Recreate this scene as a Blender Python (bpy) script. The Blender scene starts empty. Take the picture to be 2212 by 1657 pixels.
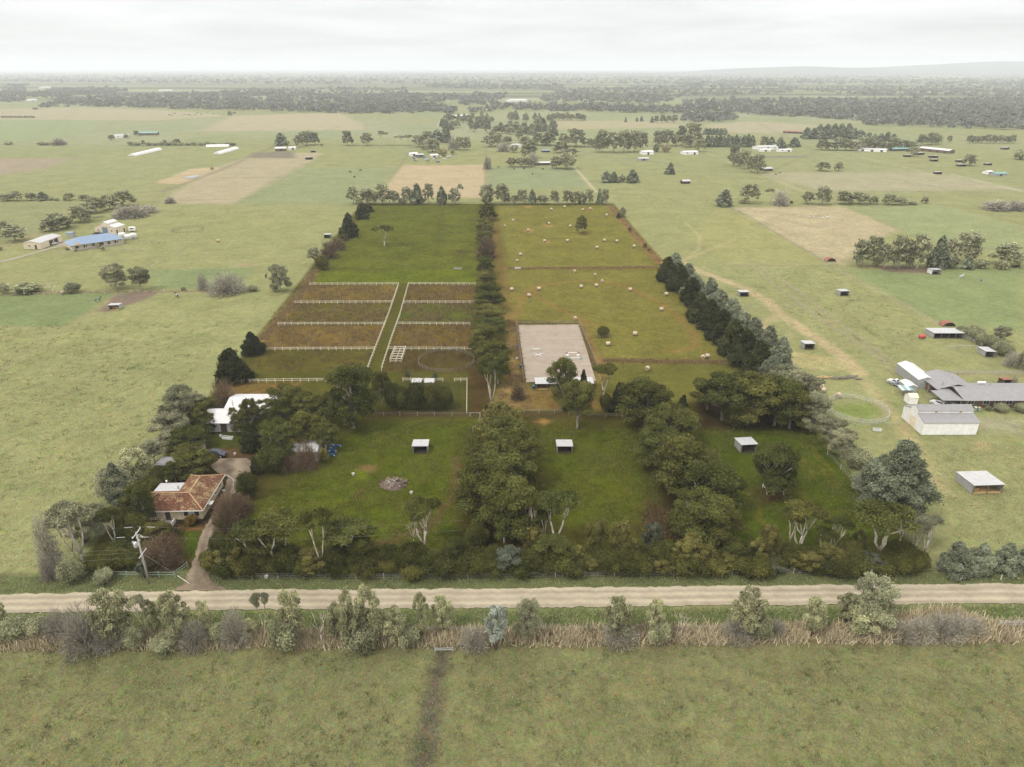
import bpy, math, random
import numpy as np
from mathutils import Vector

R = math.radians
random.seed(7)
rng = np.random.default_rng(11)
scene = bpy.context.scene
col = scene.collection

# ------------------------------------------------------------------ camera
CX, CY, FPX = 1106.0, 828.5, 1533.0          # photo measured on a 2212 x 1657 grid
CAMH, PITCH = 82.0, R(24.0)
cam_d = bpy.data.cameras.new('camera')
cam = bpy.data.objects.new('camera', cam_d)
col.objects.link(cam)
cam_d.sensor_width = 36.0
cam_d.lens = 36.0 * FPX / 2212.0
cam_d.clip_start = 0.5
cam_d.clip_end = 90000.0
cam.location = (0, 0, CAMH)
cam.rotation_euler = (math.pi / 2 - PITCH, 0, 0)
scene.camera = cam

# ------------------------------------------------------------------ sky: an even overcast with thin cloud bands
SUN_EL, SUN_AZ = R(54), R(232)               # azimuth from +Y towards +X
world = bpy.data.worlds.new('World')
scene.world = world
world.use_nodes = True
nt = world.node_tree
nt.nodes.clear()
N = nt.nodes.new
out = N('ShaderNodeOutputWorld'); bg = N('ShaderNodeBackground')
sky = N('ShaderNodeTexSky'); sky.sky_type = 'NISHITA'; sky.sun_disc = False
sky.sun_elevation = SUN_EL; sky.sun_rotation = SUN_AZ
tc = N('ShaderNodeTexCoord'); sep = N('ShaderNodeSeparateXYZ')
nt.links.new(tc.outputs['Generated'], sep.inputs[0])
def wmath(op, a, b=None):
    n = N('ShaderNodeMath'); n.operation = op
    for i, v in enumerate((a, b)):
        if v is None: continue
        if isinstance(v, (int, float)): n.inputs[i].default_value = v
        else: nt.links.new(v, n.inputs[i])
    return n.outputs[0]
zc = wmath('MAXIMUM', sep.outputs[2], 0.0)
den = wmath('ADD', zc, 0.09)
px = wmath('DIVIDE', sep.outputs[0], den); py = wmath('DIVIDE', sep.outputs[1], den)
cmb = N('ShaderNodeCombineXYZ'); nt.links.new(px, cmb.inputs[0]); nt.links.new(py, cmb.inputs[1])
noi = N('ShaderNodeTexNoise'); noi.inputs['Scale'].default_value = 0.55
noi.inputs['Detail'].default_value = 4; noi.inputs['Distortion'].default_value = 0.5
nt.links.new(cmb.outputs[0], noi.inputs['Vector'])
band = wmath('ADD', wmath('MULTIPLY', noi.outputs[0], 0.62), 0.68)      # about 0.86 .. 1.1
grad = wmath('ADD', wmath('MULTIPLY', zc, 1.75), 1.0)                    # overcast: zenith brighter than horizon
lum = wmath('MULTIPLY', wmath('MULTIPLY', band, grad), 8.7)
ov = N('ShaderNodeCombineColor')
nt.links.new(lum, ov.inputs[0])
nt.links.new(wmath('MULTIPLY', lum, 1.0), ov.inputs[1])
nt.links.new(wmath('MULTIPLY', lum, 1.005), ov.inputs[2])
mx = N('ShaderNodeMix'); mx.data_type = 'RGBA'; mx.inputs[0].default_value = 0.9
nt.links.new(sky.outputs[0], mx.inputs[6]); nt.links.new(ov.outputs[0], mx.inputs[7])
nt.links.new(mx.outputs[2], bg.inputs[0]); bg.inputs[1].default_value = 0.1
nt.links.new(bg.outputs[0], out.inputs[0])

sun_d = bpy.data.lights.new('sun', 'SUN')
sun = bpy.data.objects.new('sun', sun_d); col.objects.link(sun)
sun_d.energy = 2.2; sun_d.angle = R(10); sun_d.color = (1.0, 0.96, 0.9)
sdir = Vector((math.sin(SUN_AZ) * math.cos(SUN_EL), math.cos(SUN_AZ) * math.cos(SUN_EL), math.sin(SUN_EL)))
sun.rotation_euler = sdir.to_track_quat('Z', 'Y').to_euler()
sun.location = (0, 0, 200)

vs = scene.view_settings
vs.view_transform = 'Standard'; vs.look = 'None'; vs.gamma = 1.0; vs.exposure = 0.0
vs.use_curve_mapping = False
scene.render.engine = 'CYCLES'
cy = scene.cycles
cy.max_bounces = 6; cy.diffuse_bounces = 3; cy.glossy_bounces = 2; cy.transmission_bounces = 4
cy.transparent_max_bounces = 8; cy.volume_bounces = 1
cy.use_denoising = True
cy.denoiser = 'OPENIMAGEDENOISE'; cy.denoising_input_passes = 'RGB_ALBEDO_NORMAL'; cy.denoising_prefilter = 'NONE'
cy.use_adaptive_sampling = False

# ------------------------------------------------------------------ photo grid -> ground
TILES = {'Z': (0, 0, 1.0), 'A': (0, 979.2, .25034), 'B': (518.4, 979.2, .25034), 'C': (1036.8, 979.2, .25034),
         'D': (1555.2, 979.2, .29687), 'E': (345.6, 748.8, .25034), 'F': (864, 576, .25034),
         'G': (0, 403.2, .25034), 'H': (518.4, 391.7, .25034), 'I': (1036.8, 391.7, .25034),
         'J': (1555.2, 391.7, .29687), 'K': (1658.9, 679.7, .25034), 'L': (0, 126.7, 1 / 3),
         'M': (737.3, 126.7, 1 / 3), 'N': (1474.6, 126.7, 1 / 3), 'P': (0, 1209.6, 1 / 3),
         'Q': (737.3, 1209.6, 1 / 3), 'R': (1474.6, 1209.6, 1 / 3)}
SP, CP = math.sin(PITCH), math.cos(PITCH)
def dpx(t, x, y):
    ox, oy, s = TILES[t]
    return ox + x * s, oy + y * s
def ray(t, x, y):
    X, Y = dpx(t, x, y)
    u, v = (X - CX) / FPX, (Y - CY) / FPX
    return u, CP - v * SP, -SP - v * CP
def gp(t, x, y, z=0.0):
    dx, dy, dz = ray(t, x, y)
    k = (z - CAMH) / min(dz, -1e-3)
    return Vector((dx * k, dy * k, z))
def hgt(t, x, ytop, b):
    dx, dy, dz = ray(t, x, ytop)
    return CAMH + dz * b.y / dy
def mpp(t, b):                               # metres across for one tile pixel at ground point b
    return (b.y * CP + CAMH * SP) / FPX * TILES[t][2]

# ------------------------------------------------------------------ colours and materials
KL = 2.15                                     # light on level ground relative to 1
def lin(c):
    c = c / 255.0
    return c / 12.92 if c <= 0.04045 else ((c + 0.055) / 1.055) ** 2.4
def S(r, g, b, k=KL):                        # seen colour -> base colour
    return tuple(min(0.85, lin(v) / k) for v in (r, g, b))
MATS = {}
def newmat(name):
    m = bpy.data.materials.new(name); m.use_nodes = True
    m.node_tree.nodes.clear()
    MATS[name] = m
    return m, m.node_tree
class G:                                     # tiny node helper
    def __init__(s, tree): s.t = tree
    def n(s, typ, **kw):
        nd = s.t.nodes.new('ShaderNode' + typ)
        for k, v in kw.items(): setattr(nd, k, v)
        return nd
    def set(s, sock, v):
        if hasattr(v, 'is_output'): s.t.links.new(v, sock)
        elif isinstance(v, tuple) and len(v) == 3 and sock.type == 'RGBA': sock.default_value = (*v, 1)
        else: sock.default_value = v
    def math(s, op, a, b=0.0, clamp=False):
        nd = s.n('Math', operation=op); nd.use_clamp = clamp
        s.set(nd.inputs[0], a); s.set(nd.inputs[1], b)
        return nd.outputs[0]
    def mix(s, f, a, b, mode='MIX'):
        nd = s.n('Mix'); nd.data_type = 'RGBA'; nd.blend_type = mode
        s.set(nd.inputs[0], f); s.set(nd.inputs[6], a); s.set(nd.inputs[7], b)
        return nd.outputs[2]
    def noise(s, vec, scale, detail=3, rough=0.5, dist=0.0):
        nd = s.n('TexNoise'); s.set(nd.inputs['Vector'], vec)
        nd.inputs['Scale'].default_value = scale; nd.inputs['Detail'].default_value = detail
        nd.inputs['Roughness'].default_value = rough; nd.inputs['Distortion'].default_value = dist
        return nd.outputs[0]
    def ramp(s, f, lo, hi):
        nd = s.n('MapRange'); s.set(nd.inputs[0], f)
        nd.inputs[1].default_value = lo; nd.inputs[2].default_value = hi
        return nd.outputs[0]
    def scale(s, c, f):                      # colour * value
        nd = s.n('VectorMath', operation='SCALE'); s.set(nd.inputs[0], c); s.set(nd.inputs[3], f)
        return nd.outputs[0]
    def mapping(s, vec, sc):
        nd = s.n('Mapping'); s.set(nd.inputs[0], vec); nd.inputs['Scale'].default_value = sc
        return nd.outputs[0]
    def out(s, shader):
        o = s.n('OutputMaterial'); s.t.links.new(shader, o.inputs[0])
    def bsdf(s, colr, rough=0.9, spec=0.2, metal=0.0, normal=None):
        b = s.n('BsdfPrincipled')
        s.set(b.inputs['Base Color'], colr); s.set(b.inputs['Roughness'], rough)
        b.inputs['Specular IOR Level'].default_value = spec; b.inputs['Metallic'].default_value = metal
        if normal is not None: s.t.links.new(normal, b.inputs['Normal'])
        return b.outputs[0]
    def bump(s, h, strength, dist):
        nd = s.n('Bump'); nd.inputs['Strength'].default_value = strength; nd.inputs['Distance'].default_value = dist
        s.t.links.new(h, nd.inputs['Height'])
        return nd.outputs[0]

def plain(name, c, rough=0.8, spec=0.25, var=0.25, scale=2.0, metal=0.0, bump=0.0, stain=None):
    m, t = newmat(name); g = G(t)
    p = g.n('TexCoord').outputs['Object']
    f = g.noise(p, scale, 5, 0.65)
    f2 = g.noise(p, scale * 0.23, 3)
    k = g.math('ADD', g.math('MULTIPLY', g.math('ADD', f, g.math('MULTIPLY', f2, 0.7)), var), 1.0 - 0.85 * var)
    c2 = g.scale(c, k)
    if stain:
        c2 = g.mix(g.math('MULTIPLY', g.ramp(f2, 0.5, 0.72), 0.75), c2, stain)
    nrm = g.bump(f, bump, 0.05) if bump else None
    g.out(g.bsdf(c2, rough, spec, metal, nrm))
    return m
def sheet_metal(name, c, axis=0, pitch=0.19, rough=0.45, stain=None, metal=0.0):
    """corrugated or ribbed steel: ribs across the chosen object axis"""
    m, t = newmat(name); g = G(t)
    p = g.n('TexCoord').outputs['Object']
    sp = g.n('SeparateXYZ'); g.set(sp.inputs[0], p)
    rib = g.math('SINE', g.math('MULTIPLY', sp.outputs[axis], 2 * math.pi / pitch))
    f = g.noise(p, 0.8, 5, 0.6); f2 = g.noise(g.mapping(p, (3, 3, 0.4)), 1.0, 3)
    pan = g.math('FRACT', g.math('MULTIPLY', sp.outputs[axis], 1 / 0.8))
    seam = g.ramp(g.math('ABSOLUTE', g.math('SUBTRACT', pan, 0.5)), 0.46, 0.5)
    c2 = g.scale(c, g.math('ADD', g.math('MULTIPLY', f, 0.5), 0.75))
    c2 = g.scale(c2, g.math('SUBTRACT', 1.0, g.math('MULTIPLY', seam, 0.18)))
    if stain:
        c2 = g.mix(g.math('MULTIPLY', g.ramp(f2, 0.5, 0.75), 0.7), c2, stain)
    g.out(g.bsdf(c2, rough, 0.4, metal, g.bump(rib, 0.5, 0.02)))
    return m
def leafmat(name, c1, c2):
    m, t = newmat(name); g = G(t)
    tint = g.n('Attribute', attribute_name='tint').outputs['Fac']
    rnd = g.n('ObjectInfo').outputs['Random']
    h = g.math('FRACT', g.math('MULTIPLY', tint, 7.31))
    c = g.mix(g.math('ADD', g.math('MULTIPLY', rnd, 0.6), g.math('MULTIPLY', h, 0.4)), c1, c2)
    rv = g.math('FRACT', g.math('MULTIPLY', rnd, 13.7))
    c = g.scale(c, g.math('MULTIPLY', tint, g.math('ADD', 0.78, g.math('MULTIPLY', rv, 0.44))))
    d = g.n('BsdfDiffuse'); g.set(d.inputs[0], c)
    tr = g.n('BsdfTranslucent'); g.set(tr.inputs[0], c)
    ms = g.n('MixShader'); ms.inputs[0].default_value = 0.22
    t.links.new(d.outputs[0], ms.inputs[1]); t.links.new(tr.outputs[0], ms.inputs[2])
    g.out(ms.outputs[0])
    return m
def barkmat(name, c1, c2):
    m, t = newmat(name); g = G(t)
    p = g.n('TexCoord').outputs['Object']
    f = g.noise(g.mapping(p, (2, 2, 0.5)), 1.6, 4, 0.6)
    g.out(g.bsdf(g.mix(g.ramp(f, 0.4, 0.62), c1, c2), 0.9, 0.1))
    return m

# ------------------------------------------------------------------ mesh building
class MB:
    def __init__(s): s.v = []; s.f = []; s.uv = {}
    def add(s, pts): i = len(s.v); s.v += [tuple(p) for p in pts]; return i
    def poly(s, pts, uv=None):
        i = s.add(pts); s.f.append(tuple(range(i, i + len(pts))))
        if uv: s.uv[len(s.f) - 1] = uv
        return s
    def box(s, x0, x1, y0, y1, z0, z1):
        i = s.add([(x0, y0, z0), (x1, y0, z0), (x1, y1, z0), (x0, y1, z0), (x0, y0, z1), (x1, y0, z1), (x1, y1, z1), (x0, y1, z1)])
        for q in ((0, 3, 2, 1), (4, 5, 6, 7), (0, 1, 5, 4), (1, 2, 6, 5), (2, 3, 7, 6), (3, 0, 4, 7)):
            s.f.append(tuple(i + k for k in q))
        return s
    def slab(s, pts, th):                   # thick plate under a planar polygon
        n = len(pts); a = [Vector(p) for p in pts]
        nr = (a[1] - a[0]).cross(a[2] - a[0]).normalized()
        if nr.z < 0: a.reverse(); nr = -nr
        i = s.add(a); j = s.add([p - nr * th for p in a])
        s.f.append(tuple(range(i, i + n))); s.f.append(tuple(range(j + n - 1, j - 1, -1)))
        for k in range(n):
            m = (k + 1) % n
            s.f.append((i + m, i + k, j + k, j + m))
        return s
    def prism(s, pts, axis, a0, a1):         # 2-D outline pushed along an axis (0 x, 1 y, 2 z)
        def P(q, a):
            return {0: (a, q[0], q[1]), 1: (q[0], a, q[1]), 2: (q[0], q[1], a)}[axis]
        n = len(pts)
        i = s.add([P(q, a0) for q in pts]); j = s.add([P(q, a1) for q in pts])
        s.f.append(tuple(range(i + n - 1, i - 1, -1))); s.f.append(tuple(range(j, j + n)))
        for k in range(n):
            m = (k + 1) % n
            s.f.append((i + k, i + m, j + m, j + k))
        return s
    def bar(s, p, q, w, h=None):              # square bar between two points
        p, q = Vector(p), Vector(q); h = h or w
        d = (q - p).normalized()
        up = Vector((0, 0, 1)) if abs(d.z) < 0.95 else Vector((0, 1, 0))
        a = d.cross(up).normalized() * (w / 2); b = a.cross(d).normalized() * (h / 2)
        i = s.add([p - a - b, p + a - b, p + a + b, p - a + b, q - a - b, q + a - b, q + a + b, q - a + b])
        for k in ((0, 3, 2, 1), (4, 5, 6, 7), (0, 1, 5, 4), (1, 2, 6, 5), (2, 3, 7, 6), (3, 0, 4, 7)):
            s.f.append(tuple(i + m for m in k))
        return s
    def tube(s, path, radii, n=6):
        path = [Vector(p) for p in path]
        if not hasattr(radii, '__len__'): radii = [radii] * len(path)
        rings = []
        for k, p in enumerate(path):
            d = (path[min(k + 1, len(path) - 1)] - path[max(k - 1, 0)]).normalized()
            up = Vector((0, 0, 1)) if abs(d.z) < 0.9 else Vector((1, 0, 0))
            a = d.cross(up).normalized(); b = a.cross(d)
            rings.append(s.add([p + (a * math.cos(2 * math.pi * j / n) + b * math.sin(2 * math.pi * j / n)) * radii[k] for j in range(n)]))
        for k in range(len(path) - 1):
            for j in range(n):
                m = (j + 1) % n
                s.f.append((rings[k] + j, rings[k] + m, rings[k + 1] + m, rings[k + 1] + j))
        s.f.append(tuple(rings[0] + j for j in range(n - 1, -1, -1)))
        s.f.append(tuple(rings[-1] + j for j in range(n)))
        return s
    def lathe(s, prof, n=14, c=(0, 0, 0)):    # profile of (radius, z)
        rings = [s.add([(c[0] + r * math.cos(2 * math.pi * j / n), c[1] + r * math.sin(2 * math.pi * j / n), c[2] + z) for j in range(n)]) for r, z in prof]
        for k in range(len(prof) - 1):
            for j in range(n):
                m = (j + 1) % n
                s.f.append((rings[k] + j, rings[k] + m, rings[k + 1] + m, rings[k + 1] + j))
        s.f.append(tuple(rings[0] + j for j in range(n - 1, -1, -1)))
        s.f.append(tuple(rings[-1] + j for j in range(n)))
        return s
    def mesh(s, name, mat, smooth=False):
        me = bpy.data.meshes.new(name)
        me.from_pydata(s.v, [], s.f)
        if s.uv:
            uvl = me.uv_layers.new(name='UVMap')
            for pi, uv in s.uv.items():
                for li, c in zip(me.polygons[pi].loop_indices, uv): uvl.data[li].uv = c
        if mat: me.materials.append(MATS[mat] if isinstance(mat, str) else mat)
        if smooth: me.polygons.foreach_set('use_smooth', [True] * len(me.polygons))
        me.update()
        return me
def link(name, me, parent=None, loc=None, rz=None, scale=None):
    o = bpy.data.objects.new(name, me); col.objects.link(o)
    if parent is not None: o.parent = parent
    if loc is not None: o.location = loc
    if rz is not None: o.rotation_euler = (0, 0, rz)
    if scale is not None: o.scale = scale
    return o
def tag(o, label=None, cat=None, group=None, kind=None):
    if label: o['label'] = label
    if cat: o['category'] = cat
    if group: o['group'] = group
    if kind: o['kind'] = kind
    return o
def thing(name, label, cat, loc=(0, 0, 0), rz=0.0, group=None):
    return tag(link(name, None, None, loc, rz), label, cat, group)
def part(parent, name, mb, mat, smooth=False):
    return link(name, mb.mesh(name, mat, smooth), parent)
def np_mesh(name, V, Q, mats=(), midx=None, tint=None):
    V = np.asarray(V, np.float32); Q = np.asarray(Q, np.int32)
    me = bpy.data.meshes.new(name)
    me.vertices.add(len(V)); me.vertices.foreach_set('co', V.ravel())
    k = Q.shape[1]
    me.loops.add(Q.size); me.loops.foreach_set('vertex_index', Q.ravel())
    me.polygons.add(len(Q))
    me.polygons.foreach_set('loop_start', np.arange(0, Q.size, k, dtype=np.int32))
    me.polygons.foreach_set('loop_total', np.full(len(Q), k, np.int32))
    for m in mats: me.materials.append(MATS[m])
    if midx is not None: me.polygons.foreach_set('material_index', np.asarray(midx, np.int32))
    if tint is not None:
        a = me.attributes.new('tint', 'FLOAT', 'FACE'); a.data.foreach_set('value', np.asarray(tint, np.float32))
    me.update(calc_edges=True)
    return me
# ------------------------------------------------------------------ ground: one sheet out to the horizon
def steps(segs):
    v = [segs[0][0]]
    for end, d0, d1 in segs[0][1]:
        a = v[-1]; d = d0
        while a + d < end:
            a += d; v.append(a)
            d += (d1 - d0) * d / max(end - segs[0][0], 1)
        v.append(end)
    return v
def growing(start, end, d, ratio, cap=1e9):
    v = []; a = start
    while a < end:
        a += d; v.append(min(a, end)); d = min(d * ratio, cap)
    return v
ys = [-6000, -2500, -1000, -400, -150, -50, 0, 30] + list(np.arange(50, 215, 0.85)) + growing(214.5, 520, 0.9, 1.005) + growing(520, 1700, 2.4, 1.012) + growing(1700, 30000, 8, 1.06)
xr_ = list(np.arange(0, 118, 0.9)) + growing(117, 420, 1.0, 1.012) + growing(420, 1500, 4.5, 1.03) + growing(1500, 30000, 28, 1.11)
xs = [-v for v in reversed(xr_[1:])] + xr_
xs = np.array(xs); ys = np.array(ys)
GX, GY = np.meshgrid(xs, ys)
def wob(x, y, s, seed):
    r = np.random.default_rng(seed); o = np.zeros_like(x)
    for k in range(5):
        a = r.uniform(0, 6.28); f = (1.0 + 0.7 * k) / s
        o += np.sin((x * math.cos(a) + y * math.sin(a)) * f * 6.28 + r.uniform(0, 6.28)) / (1 + k * 0.6)
    return o / 2.2
WX = GX + wob(GX, GY, 9, 1) * 0.45; WY = GY + wob(GX, GY, 9, 2) * 0.6
gc = np.zeros(GX.shape + (4,), np.float32)
def setc(w, c, mott=None):
    c = np.array(c, np.float32)
    gc[..., :3] += (c - gc[..., :3]) * w[..., None]
    if mott is not None: gc[..., 3] += (mott - gc[..., 3]) * w
def poly_w(pts, feather):
    P = np.array([(p.x, p.y) for p in pts])
    lo, hi = P.min(0) - feather * 2, P.max(0) + feather * 2
    ix = np.where((xs >= lo[0]) & (xs <= hi[0]))[0]; iy = np.where((ys >= lo[1]) & (ys <= hi[1]))[0]
    w = np.zeros(GX.shape, np.float32)
    if len(ix) == 0 or len(iy) == 0: return w
    sl = (slice(iy[0], iy[-1] + 1), slice(ix[0], ix[-1] + 1))
    x, y = WX[sl], WY[sl]
    ins = np.zeros(x.shape, bool); d2 = np.full(x.shape, 1e18)
    n = len(P)
    for i in range(n):
        a, b = P[i], P[(i + 1) % n]
        c = ((a[1] > y) != (b[1] > y)) & (x < (b[0] - a[0]) * (y - a[1]) / (b[1] - a[1] + 1e-12) + a[0])
        ins ^= c
        e = b - a; L = (e ** 2).sum() + 1e-9
        t = np.clip(((x - a[0]) * e[0] + (y - a[1]) * e[1]) / L, 0, 1)
        d2 = np.minimum(d2, (x - a[0] - t * e[0]) ** 2 + (y - a[1] - t * e[1]) ** 2)
    sd = np.where(ins, 1, -1) * np.sqrt(d2)
    w[sl] = np.clip(sd / feather * 0.5 + 0.5, 0, 1)
    return w
def line_w(pts, width, feather):
    P = np.array([(p.x, p.y) for p in pts]); m = width + feather * 2
    lo, hi = P.min(0) - m, P.max(0) + m
    ix = np.where((xs >= lo[0]) & (xs <= hi[0]))[0]; iy = np.where((ys >= lo[1]) & (ys <= hi[1]))[0]
    w = np.zeros(GX.shape, np.float32)
    if len(ix) == 0 or len(iy) == 0: return w
    sl = (slice(iy[0], iy[-1] + 1), slice(ix[0], ix[-1] + 1))
    x, y = WX[sl], WY[sl]; d2 = np.full(x.shape, 1e18)
    for a, b in zip(P[:-1], P[1:]):
        e = b - a; L = (e ** 2).sum() + 1e-9
        t = np.clip(((x - a[0]) * e[0] + (y - a[1]) * e[1]) / L, 0, 1)
        d2 = np.minimum(d2, (x - a[0] - t * e[0]) ** 2 + (y - a[1] - t * e[1]) ** 2)
    w[sl] = np.clip((width / 2 - np.sqrt(d2)) / feather * 0.5 + 0.5, 0, 1)
    return w
def T(t, *pts): return [gp(t, x, y) for x, y in pts]

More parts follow.
